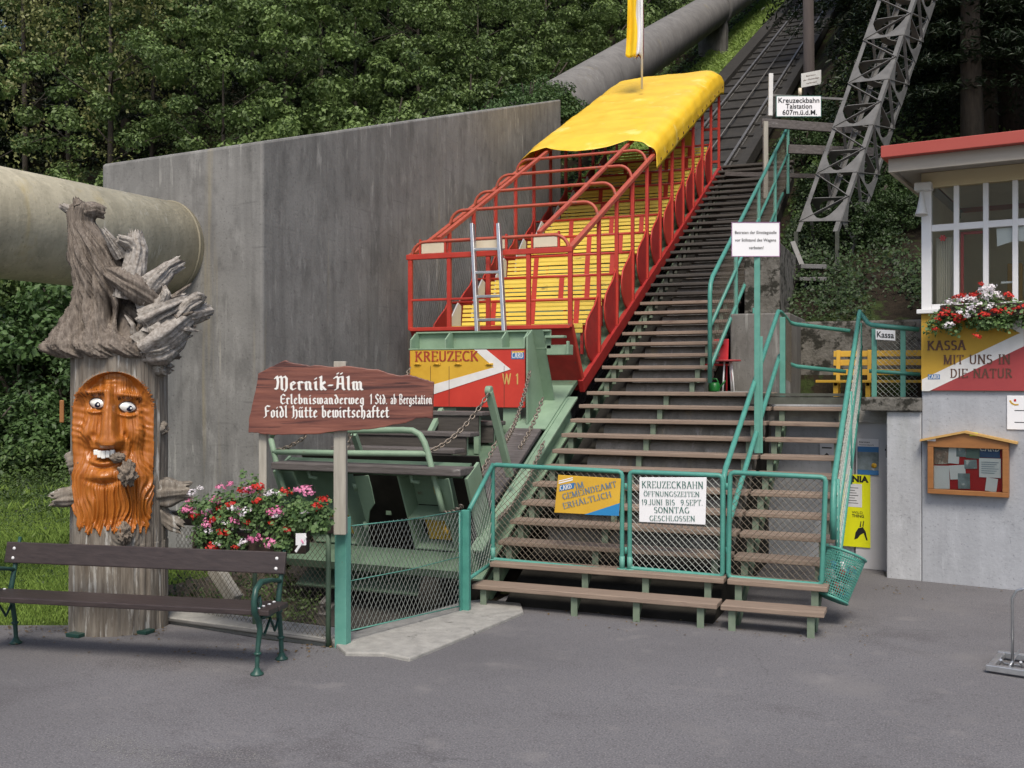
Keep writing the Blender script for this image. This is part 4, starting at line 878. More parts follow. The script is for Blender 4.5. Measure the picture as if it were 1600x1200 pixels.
# tubular end railing
def railp(u, v): return W(u, v, Y=8.98)
b = MB()
b.tube([railp(423, 685), railp(428, 706), railp(434, 733), railp(446, 772)], .030, 10)
b.tube([railp(505, 672), railp(541, 672.5), railp(630, 672), railp(645, 673), railp(656, 679), railp(663, 691), railp(668, 706), railp(676, 738), railp(684, 766), railp(692, 800)], .032, 10)
b.tube([railp(428, 706), railp(540, 708), railp(668, 709)], .030, 10); b.tube([railp(505, 672), railp(430, 674), railp(424, 682)], .030, 10)
b.build("end_railing", M_teal2 if False else M_mint, t)
# leaning strut with ring head
s0, s1 = W(764, 612, Y=9.55), W(797, 744, Y=9.95)
b = MB(); b.bar(s0, s1, .075, .06, up=(0, 1, 0)); b.lathe(s0 + V(-.03, 0, .01), (1, 0, 0), [(.0, 0), (.05, .0), (.05, .06), (.0, .06)], 12); st = b.build("chain_strut", M_mint, t, bevel=.006)
b = MB(); b.bar(W(553, 678, Y=9.6), W(565, 714, Y=9.8), .06, .05, up=(0, 1, 0)); b.bar(W(690, 640, Y=11), W(660, 700, Y=10.4), .06, .05, up=(0, 1, 0)); b.build("brace", M_mint, t, each=True)
def chain(p, q, sag, ln=.062, r=.0075):
    p, q = Vector(p), Vector(q); n = max(4, int((q - p).length * 1.04 / (ln * .72))); mb = MB()
    pts = [p.lerp(q, i / n) - UP * sag * 4 * (i / n) * (1 - i / n) for i in range(n + 1)]
    for i in range(n):
        c = (pts[i] + pts[i + 1]) / 2; tt = (pts[i + 1] - pts[i]).normalized(); sx = tt.cross(UP)
        if sx.length < .1: sx = tt.cross(V(1, 0, 0))
        sx.normalize(); up = sx.cross(tt)
        side = (sx + up).normalized() if i % 2 else (sx - up).normalized()
        ring = []
        for k in range(10):
            a = 2 * PI * k / 10; ring.append(c + tt * math.cos(a) * ln * .5 + side * math.sin(a) * ln * .33)
        ring.append(ring[0]); mb.tube(ring, r, 5, caps=False)
    return mb
ends = [((W(764, 614, Y=9.5)), railp(668, 706), .10), (W(828, 580, Y=11.25), W(790, 690, Y=9.9), .10), (W(775, 690, Y=9.75), W(735, 765, Y=9.2), .04),
        (W(848, 622, X=-4.05), W(812, 700, X=-4.08), .05), (W(850, 690, X=-4.05), W(778, 812, X=-4.05), .10), (W(641, 574, Y=11.2), W(631, 592, Y=11.0), .02), (railp(428, 704), railp(478, 681), .03), (railp(541, 705), railp(549, 676), .0), (railp(692, 800), W(722, 790, Y=8.7), .03)]
for p, q, sg in ends: chain(p, q, sg).build("chain", M_chain, t)
# ------------------------------------------------------------------ teal gates and railings
def gate(name, label, cat, c, mat_w, cell=.062, nm="frame"):
    """c: corners bottom-left, bottom-right, top-right, top-left"""
    t = thing(name, (c[0] + c[1]) / 2, label, cat, "teal wire mesh panels across the stair foot" if cat == "fence panel" else None)
    b = MB(); r = .022
    def rc(i):  # rounded corner
        p = c[i]; a = (c[i - 1] - p).normalized() * .035; d_ = (c[(i + 1) % 4] - p).normalized() * .035
        return [p + a, p + (a + d_) * .28, p + d_]
    pts = []
    for i in range(4): pts += rc(i)
    pts.append(pts[0]); b.tube(pts, r, 10, caps=False); b.build(nm, M_teal, t)
    b = MB(); mesh_patch(b, c[0], c[1], c[2], c[3], cell=cell, r=.0026); b.build("wire_mesh", mat_w, t)
    return t
YG = 9.20
def gp(u, v): return W(u, v, Y=YG)
pl = [W(770, 874, Y=YG), gp(972, 893), gp(972, 737), gp(770, 726)]
g1 = gate("stair_fence", "left teal mesh panel with the yellow Gemeindeamt board, on the second stair tread", "fence panel", pl, M_rwire)
pm = [gp(984, 888), gp(1129, 901), gp(1129, 743), gp(984, 737)]
g2 = gate("stair_fence", "middle teal mesh panel carrying the white opening hours board on the stairs", "fence panel", pm, M_wire)
pr_ = [gp(1138, 902), gp(1284, 914), gp(1290, 746), gp(1141, 738)]
g3 = gate("mesh_gate", "right teal mesh gate without a board, beside the waste basket", "gate", pr_, M_rwire)
for g_, us in ((g1, (770, 972)), (g2, (984,))):
    for u in us:
        p = gp(u, 880); b = MB(); b.tube([(p.x, p.y, tz(2)), (p.x, p.y, tz(2) + .12)], .026, 10); b.lathe((p.x, p.y, tz(2)), UP, [(.05, 0), (.05, .008), (.028, .009)], 10); b.build("foot", M_teal2, g_)
for g_, u in ((g2, 976), (g3, 1134)):
    b = MB()
    for v in (760, 860): p = gp(u + 2, v); b.tube([p - UP * .03, p + UP * .03], .013, 8)
    b.build("hinge", M_teal, g_, each=True)
# slanting wing panel down to the short corner post
t = thing("wing_panel", W(728, 950, Z=0), "slanted teal mesh panel joining the stair gates to the short teal corner post", "fence panel")
P2 = W(727, 958, Z=0); YP2 = P2.y
a0 = gp(770, 726); a1 = gp(768, 880); b0 = W(733, 797, Y=YP2); b1 = W(731, 905, Y=YP2)
b = MB(); b.tube([a0, b0], .022, 10); b.tube([a1, b1], .018, 10); b.build("frame", M_teal, t, each=True)
b = MB(); mesh_patch(b, b1, a1, a0, b0, cell=.085, r=.0022); b.build("wire_mesh", M_wire, t)
b = MB(); p = W(729, 797, Y=YP2); b.box((p.x - .045, YP2 - .02, -.01), (p.x + .03, YP2 + .03, p.z)); b.box((p.x - .045, YP2 - .06, -.01), (p.x - .03, YP2 - .0205, p.z - .003)); b.build("post", M_teal, t, bevel=.004)
# pit fence: mesh from the corner post to the sign post
t = thing("pit_fence", W(640, 980, Z=0), "sagging wire mesh fence across the open pit between sign post and stairs", "fence")
P1 = W(533, 1012, Z=0)
def onP(u, v):   # vertical plane through P1-P2
    n_ = (P2 - P1).cross(UP); r = W(u, v, d=1) - V(0, 0, HC); o = V(0, 0, HC)
    return o + r * ((P1 - o).dot(n_) / r.dot(n_))
A, Bq, Cq, D = onP(545, 986), onP(718, 947), onP(720, 798), onP(545, 822)
b = MB(); mesh_patch(b, A, Bq, Cq, D, cell=.05, r=.0026, sag=-.0, tall=1.75); b.build("wire_mesh", M_wire, t)
b = MB(); b.tube([A, Bq], .006, 6); b.tube([D, (D + Cq) / 2 - UP * .015, Cq], .005, 6); b.tube([onP(541, 828), onP(541, 1000)], .008, 6); b.tube([onP(718, 800), onP(718, 948)], .008, 6)
b.tube([onP(545, 908), onP(640, 890), onP(718, 870)], .004, 5); b.build("tension_wire", M_gwire, t)
# ------------------------------------------------------------------ wooden name board on its post
t = thing("name_board", P1, "rough-edged brown wooden board with white Gothic lettering on a grey timber post", "sign")
ds = 8.05
def S(u, v, dd_=0): return W(u, v, d=ds + dd_)
out = [(388, 676), (389, 655), (392, 640), (396, 622), (400, 606), (403, 583), (416, 577), (432, 569), (446, 562), (453, 566), (470, 569), (483, 571), (496, 570.5), (512, 573), (540, 572), (566, 575), (590, 577), (607, 583), (625, 587), (640, 585.5), (654, 590), (668, 594), (678, 597), (677, 628), (676, 655), (666, 653), (650, 654), (640, 659), (630, 662), (614, 664), (600, 668), (580, 670), (560, 672), (530, 674), (500, 678), (470, 679), (440, 679), (424, 679.5), (410, 678), (398, 676)]
rj = random.Random(3); o2 = []
for (u0, v0), (u1, v1) in zip(out, out[1:] + out[:1]):
    for k in range(3): o2.append((u0 + (u1 - u0) * k / 3 + rj.uniform(-.5, .5), v0 + (v1 - v0) * k / 3 + rj.uniform(-.6, .6)))
b = MB(); b.prism([S(u, v) for u, v in o2], CF * .045); bd = b.build("board", M_sign, t, bevel=.006)
b = MB(); oo = o2; 
b.prism([S(u, v + (-1.2 if 0 else 0), .004) for u, v in o2[9:68] ] + [S(u, v + 3.0, .004) for u, v in o2[9:68][::-1]], CF * .03) if False else None
for txt, u0, u1, vb, vt, nm in (("Mernik-Älm", 430, 570, 609, 588, .13), ("Erlebniswanderweg", 438, 570, 631, 616, .135), ("1 Std.", 578, 606, 631, 616, .15), ("ab Bergstation", 610, 676, 631, 616, .13), ("Foidl Hütte bewirtschaftet", 413, 609, 652, 634, .135)):
    O = S(u0, vb, -.003); b = nib_text(txt, FRAK, O, CR, UP, width=(S(u1, vb) - S(u0, vb)).length, height=(S(u0, vt) - S(u0, vb)).length, nib=(nm, .05), ang=38)
    b.build("lettering", M_letter, bd)
b = MB(); b.boxv(S(521, 836, .047), S(540.5, 836) - S(521, 836), CF * .09, S(521, 563) - S(521, 836)); b.build("post", M_woodg, t, bevel=.006)
b = MB(); b.boxv(S(404, 800, .05), S(416.5, 800) - S(404, 800), CF * .07, S(404, 677) - S(404, 800)); b.build("rear_post", M_woodg, t, bevel=.006)
b = MB(); b.box((P1.x - .055, P1.y - .01, -.01), (P1.x + .05, P1.y + .005, S(530, 812).z)); b.box((P1.x + .035, P1.y + .0055, -.01), (P1.x + .05, P1.y + .07, S(530, 812).z)); b.box((P1.x - .055, P1.y + .0055, -.01), (P1.x - .04, P1.y + .07, S(530, 812).z))
b.build("steel_base", M_teal2, t, bevel=.004)
# low rail with mesh to the left of it
t = thing("rail_fence", W(400, 985, Z=0), "low fence of dark timber rail and wire mesh behind the bench's right end", "fence")
Lp = V(-6.55, 7.55, 0); Rp = V(P1.x - .07, P1.y + .02, 0)
def onL(u, v):
    n_ = (Lp - Rp).cross(UP); r = W(u, v, d=1) - V(0, 0, HC); o = V(0, 0, HC)
    return o + r * ((Rp - o).dot(n_) / r.dot(n_))
e0, e1 = onL(262, 808), onL(539, 822)
dv = (e1 - e0).normalized(); nb_ = V(dv.y, -dv.x, 0).normalized()
b = MB(); b.bar(e0, e1 + nb_ * .0, .06, .125); q = b.build("timber_rail", M_bench, t, bevel=.008)
b = MB(); mesh_patch(b, onL(275, 972), onL(516, 1000), onL(516, 836), onL(275, 822), cell=.058, r=.0019); b.build("wire_mesh", M_rwire, t)
b = MB(); p0 = onL(398, 900); b.tube([(p0.x, p0.y, -.05), (p0.x, p0.y, 1.0)], .02, 8); p0 = onL(513, 900); b.tube([(p0.x, p0.y, -.05), (p0.x, p0.y, 1.0)], .022, 8); b.build("post", M_dkmint, t, each=True)
b = MB(); b.bar(onL(318, 890) + nb_ * -.12, onL(352, 942) + nb_ * -.12, .10, .13, up=(dv.x, dv.y, 0)); b.build("brace", M_woodg, t, bevel=.008)
# ------------------------------------------------------------------ flower box with geraniums
def leafcloud(name, mat, pos, nrm, size, parent=None, aspect=.62, fold=.25, rs=NR, og=None):
    """one mesh of small folded leaves: pos (N,3), nrm (N,3) rough facing, size (N,)"""
    N_ = len(pos); nrm = nrm + rs.normal(0, .55, (N_, 3)); nrm /= np.linalg.norm(nrm, axis=1)[:, None] + 1e-9
    a = rs.normal(0, 1, (N_, 3)); a -= nrm * (a * nrm).sum(1)[:, None]; a /= np.linalg.norm(a, axis=1)[:, None] + 1e-9
    s_ = np.cross(nrm, a); L_ = size[:, None]
    v = np.empty((N_, 4, 3)); v[:, 0] = pos - a * L_ * .5; v[:, 1] = pos + s_ * L_ * aspect * .5 + nrm * L_ * fold * .5; v[:, 2] = pos + a * L_ * .5; v[:, 3] = pos - s_ * L_ * aspect * .5 + nrm * L_ * fold * .5
    if og is not None: v = v - np.array(og)
    me = bpy.data.meshes.new(name); me.vertices.add(N_ * 4); me.vertices.foreach_set("co", v.ravel())
    idx = np.arange(N_) * 4; f = np.stack([idx, idx + 1, idx + 2, idx, idx + 2, idx + 3], 1).ravel()
    me.loops.add(N_ * 6); me.loops.foreach_set("vertex_index", f); me.polygons.add(N_ * 2)
    me.polygons.foreach_set("loop_start", np.arange(N_ * 2) * 3); me.polygons.foreach_set("loop_total", np.full(N_ * 2, 3))
    me.update(calc_edges=True); me.validate(); me.materials.append(mat)
    o = bpy.data.objects.new(name, me); COL.objects.link(o)
    if parent: o.parent = parent; ORIG[o.name] = ORIG[parent.name]
    return o
def clumps(cs, rad, n_per, flat=1.0, rs=NR):
    cs = np.asarray(cs, float); N_ = len(cs) * n_per; c = np.repeat(cs, n_per, 0); d_ = rs.normal(0, 1, (N_, 3)); d_ /= np.linalg.norm(d_, axis=1)[:, None]
    r = rad * np.repeat(rs.uniform(.6, 1.25, len(cs)), n_per)[:, None] * rs.uniform(.25, 1, (N_, 1)) ** .6
    p = c + d_ * r * np.array([1, 1, flat]); return p, d_ * .8 + np.array([0, 0, .7])
FH = {}
def flower_head(kind, p, r, parent):
    """umbel of separate petals, one mesh per head; copies share the mesh of their colour"""
    if kind not in FH:
        FH[kind] = []
        for v_ in range(2):
            N_ = 46; d_ = NR.normal(0, 1, (N_, 3)); d_[:, 2] = np.abs(d_[:, 2]) * .8 - .25; d_ /= np.linalg.norm(d_, axis=1)[:, None]
            pos = d_ * (.6 + .6 * NR.rand(N_, 1)); m = {'r': M_pred, 'p': M_ppink, 'w': M_pwhite}[kind]
            o = leafcloud("flower_head", m, pos, d_ * 1.6, NR.uniform(.36, .66, N_), aspect=.9, fold=.15); FH[kind].append(o.data); bpy.data.objects.remove(o)
    o = bpy.data.objects.new("flower_head", RNG.choice(FH[kind])); COL.objects.link(o); o.parent = parent; o.location = Vector(p) - ORIG[parent.name]
    o.rotation_euler = (RNG.uniform(-.4, .6), RNG.uniform(-.4, .4), RNG.uniform(0, 6)); o.scale = (r, r, r * .8)
    return o
def planter(t, at, heads, spans, box, nleaf, rr_=.055):
    b = MB(); b.boxv(*box); b.build("box", M_box, t, bevel=.01)
    cs = []
    for (u, v, dd_) in spans: cs.append(at(u, v, dd_))
    p, n_ = clumps([tuple(c) for c in cs], .10, nleaf); n_ = n_ + np.array([-.1 * 0, -.6, .2])
    leafcloud("foliage", L_ger, p, n_, NR.uniform(.018, .048, len(p)), t, aspect=.9, fold=.2, og=ORIG[t.name])
    sm_ = None
    for c in []:
        base = c - UP * .12; sm_.tube([base, c + V(RNG.uniform(-.04, .04), RNG.uniform(-.04, .04), .05)], .004, 5)
    for k, u, v, r in heads: flower_head(k, at(u, v, -.10), r * rr_ / 10 * .93, t)
t = thing("flower_box", onL(400, 815), "dark flower box overflowing with red, pink and white geraniums behind the bench", "flower box")
dfl = 8.12
def atF(u, v, dd_=0): return W(u, v, d=dfl + (400 - u) * .0030 + dd_)
rs_ = random.Random(21); spans = []
for k in range(95):
    u = rs_.uniform(296, 504); top = 775 + 14 * abs(u - 395) / 100 + (6 if u > 460 else 0); v = rs_.uniform(top, 852 if u < 455 else 822); 
    if u > 465 and v > 820: continue
    spans.append((u, v, rs_.uniform(-.10, .12)))
for u, v in ((492, 818), (503, 800), (290, 800), (300, 795), (388, 752), (395, 760)): spans.append((u, v, 0))
heads = [('w', 300, 770, 7), ('w', 312, 763, 5), ('p', 292, 797, 9), ('p', 303, 801, 8), ('r', 305, 806, 9), ('p', 324, 801, 9), ('w', 327, 797, 6), ('p', 345, 762, 8), ('p', 338, 784, 10), ('r', 362, 788, 9), ('r', 345, 795, 7), ('p', 326, 818, 10), ('r', 337, 811, 9), ('w', 326, 830, 7), ('r', 349, 832, 11), ('w', 367, 794, 10), ('w', 384, 800, 10), ('p', 376, 799, 8), ('r', 380, 768, 9), ('p', 390, 767, 9), ('r', 402, 762, 10), ('r', 404, 783, 10), ('w', 353, 817, 8), ('p', 366, 814, 8), ('r', 384, 816, 6), ('w', 421, 772, 8), ('p', 425, 801, 9), ('p', 437, 800, 10), ('w', 434, 807, 8), ('r', 449, 828, 7), ('p', 397, 842, 10), ('w', 380, 848, 8), ('r', 368, 856, 6), ('p', 428, 850, 13), ('r', 333, 855, 11), ('w', 340, 852, 7), ('w', 437, 772, 6), ('r', 447, 769, 9), ('p', 468, 766, 9), ('p', 481, 767, 10), ('w', 476, 802, 6), ('r', 494, 791, 8), ('r', 505, 781, 9), ('p', 295, 783, 5), ('p', 360, 757, 6), ('r', 425, 818, 6), ('p', 474, 845, 5)]
c0_ = atF(300, 862, .03); c1_ = atF(478, 866, .03)
planter(t, atF, heads, spans, (c0_, c1_ - c0_, CF * .16, UP * .16), 62)
b = MB(); b.boxv(atF(462, 852, -.12), atF(478, 852) - atF(462, 852), CF * .01, UP * .09); b.bar(atF(462, 862, -.12), atF(478, 838, -.12), .008, .02); b.build("white_bracket", M_white, t)

# ------------------------------------------------------------------ park bench with cast-iron ends
FR, BR, BL = W(405, 1055, Z=0), W(440, 1030, Z=0), W(25, 1005, Z=0)
t = thing("park_bench", (BR + BL) / 2, "dark slatted park bench with green cast iron ends in front of the carved trunk", "bench")
ax = (BR - BL); Lb = ax.length; ax.normalize(); fw = V(ax.y, -ax.x, 0).normalized()      # fw points to the sitter's front
def K(s, f, z): return BL + ax * s + fw * f + UP * z
for s in (0.0, Lb):
    b = MB(); n = 10
    back = [K(s, .0, .0), K(s, .0, .05), K(s, .015, .2), K(s, .05, .36), K(s, .06, .46), K(s, .02, .60), K(s, -.02, .72), K(s, -.05, .86)]
    b.tube(back, [.026, .017, .019, .021, .022, .019, .018, .012], n)
    fr_ = [K(s, .42, 0), K(s, .42, .05), K(s, .405, .2), K(s, .37, .32), K(s, .40, .40), K(s, .46, .46), K(s, .47, .54), K(s, .44, .62), K(s, .36, .66), K(s, .2, .645), K(s, .08, .62), K(s, .02, .60)]
    b.tube(fr_, [.026, .016, .018, .021, .024, .024, .022, .022, .024, .018, .016, .017], n)
    b.tube([K(s, .06, .405), K(s, .2, .39), K(s, .38, .40)], .018, n)
    b.tube([K(s, .05, .33), K(s, .12, .25), K(s, .2, .36), K(s, .3, .26), K(s, .38, .3)], .011, 8)
    b.tube([K(s, .40, .46), K(s, .36, .50), K(s, .38, .56), K(s, .42, .55), K(s, .42, .5)], .012, 8)
    for f, z in ((0, 0), (.42, 0)): b.lathe(K(s, f, z), UP, [(.05, 0), (.048, .012), (.03, .025), (.02, .05)], 14)
    for f, z in ((.012, .17), (.41, .15), (.05, .38), (-.0, .66)): b.lathe(K(s, f, z - .012), UP, [(.018, 0), (.028, .006), (.028, .018), (.018, .024)], 12)
    b.build("cast_end", M_iron, t)
for f0, f1, z in ((.10, .25, .425), (.265, .44, .432)):
    b = MB(); b.boxv(K(-.12, f0, z), ax * (Lb + .22), fw * (f1 - f0), UP * .042); sp = b.build("seat_plank", M_bench, t, bevel=.008)
    b = MB()
    for s in (.0, Lb):
        for f in ((f0 + f1) / 2 - .04, (f0 + f1) / 2 + .04): b.lathe(K(s, f, z + .042), UP, [(.014, 0), (.012, .005), (.005, .008)], 10)
    b.build("bolt", M_white, sp, each=True)
b = MB(); b.boxv(K(-.08, .012, .655), ax * (Lb + .12), fw * .032 + UP * .006, UP * .165 - fw * .035); sp = b.build("back_plank", M_bench, t, bevel=.008)
b = MB()
for s in (.0, Lb - .03):
    for z in (.70, .775): b.lathe(K(s, .045 - (z - .655) * .21, z), fw, [(.014, 0), (.012, .005), (.005, .008)], 12)
b.build("bolt", M_white, sp, each=True)

# ------------------------------------------------------------------ carved trunk
dT = 8.92; TC = W(186, 592, d=dT); TC.z = 0; RT = .395
t = thing("carved_trunk", TC, "tall standing tree trunk carved with a smiling orange bearded face, beside the bench", "wood carving")
vdir = (V(0, 0, 0) - TC); vdir.z = 0; vdir.normalize(); rdir = V(-vdir.y, vdir.x, 0)        # rdir: to the viewer's right
PXM = FPX / (dT - RT * .8)
def pu(l): return 186 + l * PXM
def pv(z): return HZ - (z - HC) * PXM
def gs(u, v, cu, cv, su, sv): return math.exp(-((u - cu) / su) ** 2 - ((v - cv) / sv) ** 2)
def fmask(u, v):
    """>0 inside the varnished face"""
    cu = 178; hw = 57.5
    if v < 645: k = 1 - ((645 - v) / 64) ** 2; e = hw * math.sqrt(max(k, 0)) if k > 0 else -9
    else: e = hw - max(0, (v - 790)) * .22
    lim = 826 + 18 * mnoise.noise(V(u * .13, 0, 3)) + 12 * mnoise.noise(V(u * .4, 5, 3))
    m = e - abs(u - cu) + .6 * mnoise.noise(V(u * .1, v * .10, 6))
    return min(m, (lim - v) * .8)
def relief(u, v):
    d_ = 0; m = fmask(u, v)
    inn = max(0, min(1, m / 9)); inn = inn * inn * (3 - 2 * inn); up_ = max(0, min(1, (745 - v) / 40))
    if m > -10 and v < 745: d_ += .014 * max(0, 1 - abs(m) / 7) * up_               # raised hair rim
    if m <= 0: return d_
    d_ -= .062 * inn * up_
    d_ += .050 * gs(u, v, 174, 672, 42, 72) * inn
    w_ = 6.5 + 6 * max(0, min(1, (v - 620) / 70)); nh = .045 + .075 * max(0, min(1, (v - 605) / 85))
    nx0 = 169 + (v - 600) * .04
    if 590 < v < 705:
        tail = max(0, min(1, (703 - v) / 9)); d_ += nh * math.exp(-((u - nx0) / w_) ** 4 * .9) * tail * min(1, (v - 588) / 22)
    d_ += .055 * gs(u, v, 157, 689, 7, 7) + .058 * gs(u, v, 188, 688, 7, 7) - .02 * gs(u, v, 150, 683, 3, 7) - .022 * gs(u, v, 196, 682, 3, 8)
    d_ += .042 * (gs(u, v + .10 * (u - 146), 146, 613, 17, 5) + gs(u, v - .12 * (u - 203), 203, 618, 18, 5)) + .006 * math.sin(u * 1.9) * (gs(u, v, 146, 612, 15, 5) + gs(u, v, 203, 617, 16, 5)) - .014 * (gs(u, v, 146, 600, 16, 5) + gs(u, v, 203, 604, 16, 5))
    d_ -= .036 * (gs(u, v, 147, 630, 15, 10) + gs(u, v, 200, 636, 16, 10))
    d_ += .024 * (gs(u, v - .012 * (u - 148) ** 2 * -1, 148, 644, 14, 2.6) + gs(u, v + .012 * (u - 201) ** 2, 201, 650, 15, 2.6))
    d_ += .048 * (gs(u, v, 136, 676, 12, 17) + gs(u, v, 215, 677, 14, 19))
    for cx, sg in ((150, -1), (192, 1)):
        for k in range(6):
            f = k / 5; d_ -= .020 * gs(u, v, cx + sg * (4 + 11 * math.sin(f * 2.4)), 680 + 34 * f, 2.6, 5)
    vm = v + .010 * (u - 163) ** 2; d_ -= .060 * gs(u, vm, 163, 711, 19, 6); d_ += .030 * gs(u, vm, 163, 723, 19, 4) + .022 * gs(u, v, 166, 699, 20, 3) - .022 * gs(u, vm, 163, 730, 20, 3) + .045 * gs(u, vm, 165, 742, 17, 8) - .022 * gs(u, vm, 164, 755, 24, 4)
    d_ -= .010 * gs(u, v, 170, 592, 16, 2) + .008 * gs(u, v, 172, 600, 12, 2)
    d_ -= .034 * (gs(u, v, 154, 655, 5, 26) + gs(u, v, 190, 658, 6, 26))
    if v < 735:
        e = max(0, 1 - abs(m - 1) / 4) * max(0, min(1, (640 - v) / 20))
        ang_ = math.atan2(v - 660, u - 178); d_ += .005 * math.sin(ang_ * 190 + 3 * mnoise.noise(V(u * .1, v * .1, 0))) * e
        d_ += .0045 * math.sin((v * .95 - u * .55) * .62 + 4 * mnoise.noise(V(u * .06, v * .06, 1))) * (gs(u, v, 224, 668, 12, 40) + gs(u, v, 126, 668, 9, 36)) + .003 * math.sin(math.atan2(v - 640, u - 205) * 14) * gs(u, v, 228, 645, 14, 16)
        d_ += .003 * mnoise.noise(V(u * .25, v * .12, 5))
    if v > 715:
        k = min(1, (v - 715) / 25); q = abs(u - 168) / 30; k *= min(1, max(0, (abs(u - 165) - 14) / 12) + max(0, min(1, (v - 752) / 12)))
        ph = u * .62 + 3.4 * mnoise.noise(V(u * .035, v * .022, 8)) * 2 + 1.6 * math.sin(v * .075 + u * .05)
        d_ += k * (.016 * abs(math.sin(ph * .62)) + .010 * math.sin(ph * 1.9) + .005)
    if v > 780: d_ -= .018 * max(0, min(1, (v - 780) / 30)) * inn
    return d_
def trunk_r(th, z):
    c = V(math.cos(th) * 2, math.sin(th) * 2, z * .35)
    r = RT * (1 + .035 * mnoise.noise(c * .8) + .05 * max(0, .5 - z) ** 1.4) + .010 * mnoise.noise(V(math.cos(th) * 9, math.sin(th) * 9, z * .9)) + .005 * mnoise.noise(V(math.cos(th) * 24, math.sin(th) * 24, z * 1.2))
    if z < .75: r += .018 * mnoise.noise(V(math.cos(th) * 6, math.sin(th) * 6, z * .8 + 4))
    return r
nth, nz_ = 520, 460; zt0, zt1 = -.03, 2.40
ths = []
for i in range(nth):
    a = i / nth * 2 * PI - PI; ths.append(a - .42 * math.sin(a))     # denser at the front
VT = []; MK = []
for j in range(nz_ + 1):
    z = zt0 + (zt1 - zt0) * j / nz_
    for i in range(nth):
        th = ths[i]; r = trunk_r(th, z); m = -99
        l = r * math.sin(th)
        if abs(th) < 1.45:
            u, v = pu(l), pv(z); m = fmask(u, v); r += relief(u, v)
            for cu, cv, rad in ((192, 832, 17),):
                dd_ = math.hypot(u - cu, (v - cv)); r += .05 * math.exp(-(dd_ / 15) ** 2) + .006 * math.sin(dd_ * .9) * math.exp(-(dd_ / 22) ** 2)
        p = TC + vdir * (r * math.cos(th)) + rdir * (r * math.sin(th)); VT.append(V(p.x, p.y, z)); MK.append(m)
bt, bf = MB(), MB(); q1, q2 = [], []
for j in range(nz_):
    for i in range(nth):
        a, b_, c, d_ = j * nth + i, j * nth + (i + 1) % nth, (j + 1) * nth + (i + 1) % nth, (j + 1) * nth + i
        (q2 if max(MK[a], MK[b_], MK[c], MK[d_]) > 0 else q1).append((a, b_, c, d_))
def submesh(qs):
    mp = {}; vs = []; fs_ = []
    for f in qs:
        r = []
        for k in f:
            if k not in mp: mp[k] = len(vs); vs.append(VT[k])
            r.append(mp[k])
        fs_.append(tuple(r))
    return vs, fs_
b = MB(); vs, fs_ = submesh(q1); b.add(vs, fs_, True); b.add([VT[nz_ * nth + i] for i in range(nth)], [tuple(range(nth))]); b.build("trunk", M_bark, t)
b = MB(); vs, fs_ = submesh(q2); b.add(vs, fs_, True); fc = b.build("face", M_face, t)
def onT(u, v, out_=0.0):
    l = (u - 186) / PXM; z = HC - (v - HZ) / PXM; th = math.asin(max(-1, min(1, l / RT))); r = trunk_r(th, z) + relief(u, v) + out_
    p = TC + vdir * (r * math.cos(th)) + rdir * (r * math.sin(th)); return V(p.x, p.y, z), (vdir * math.cos(th) + rdir * math.sin(th))
for cu, cv, tl in ((147.5, 630, .12), (200.5, 636, .15)):
    c, n_ = onT(cu, cv, .004); tx = UP.cross(n_).normalized(); 
    ex = (tx * math.cos(tl) - UP * math.sin(tl)); ey = n_.cross(ex)
    b = MB(); vs = []; nn = 20; m_ = 6
    for j in range(m_ + 1):
        rr2 = j / m_
        for i in range(nn):
            a = 2 * PI * i / nn; sq = 1 - .35 * abs(math.cos(a)) ** 3
            vs.append(c + ex * (.068 * rr2 * math.cos(a)) + ey * (.044 * rr2 * math.sin(a) * sq) + n_ * (.012 + .024 * (1 - rr2 ** 2)))
    b.add(vs, [(j * nn + i, j * nn + (i + 1) % nn, (j + 1) * nn + (i + 1) % nn, (j + 1) * nn + i) for j in range(m_) for i in range(nn)], True)
    ey_o = b.build("eye", M_eyew, t)
    b = MB(); rim = [c + n_ * .010 + ex * (.071 * math.cos(2 * PI * i / nn)) + ey * (.046 * math.sin(2 * PI * i / nn) * (1 - .35 * abs(math.cos(2 * PI * i / nn)) ** 3)) + n_ * .003 for i in range(nn)]; rim.append(rim[0]); b.tube(rim, .0055, 6, caps=False); b.build("eyelid", M_ktext, ey_o)
    pc = c + ex * .014 - ey * .010 + n_ * .0305
    b = MB(); b.lathe(pc, n_, [(.026, -.004), (.025, .002), (.015, .006), (.001, .0072)], 18); pp = b.build("pupil", M_pupil, ey_o)
    b = MB(); b.lathe(pc + ex * .011 + ey * .002 + n_ * .004, n_, [(.010, 0), (.008, .003), (.001, .004)], 10); b.build("painted_glint", M_eyew, ey_o)  # white dot modelled as the highlight on the pupil
mc, mn = onT(163, 709, .0); mtx = UP.cross(mn).normalized(); mc = TC + vdir * (RT + .012) + rdir * ((163 - 186) / PXM) + UP * mc.z
for k in range(5):
    q_ = k - 2; c = mc + mtx * (.034 * q_) + UP * (.0045 * q_ * q_ + .0) - mn * (.004 * q_ * q_); n_ = mn; tx = mtx; b = MB(); h = (.044, .060, .066, .060, .044)[k]
    b.boxv(c - tx * .016 - UP * h / 2 - n_ * .03, tx * .033, UP * h, n_ * .034); b.build("tooth", M_eyew, t, bevel=.006)

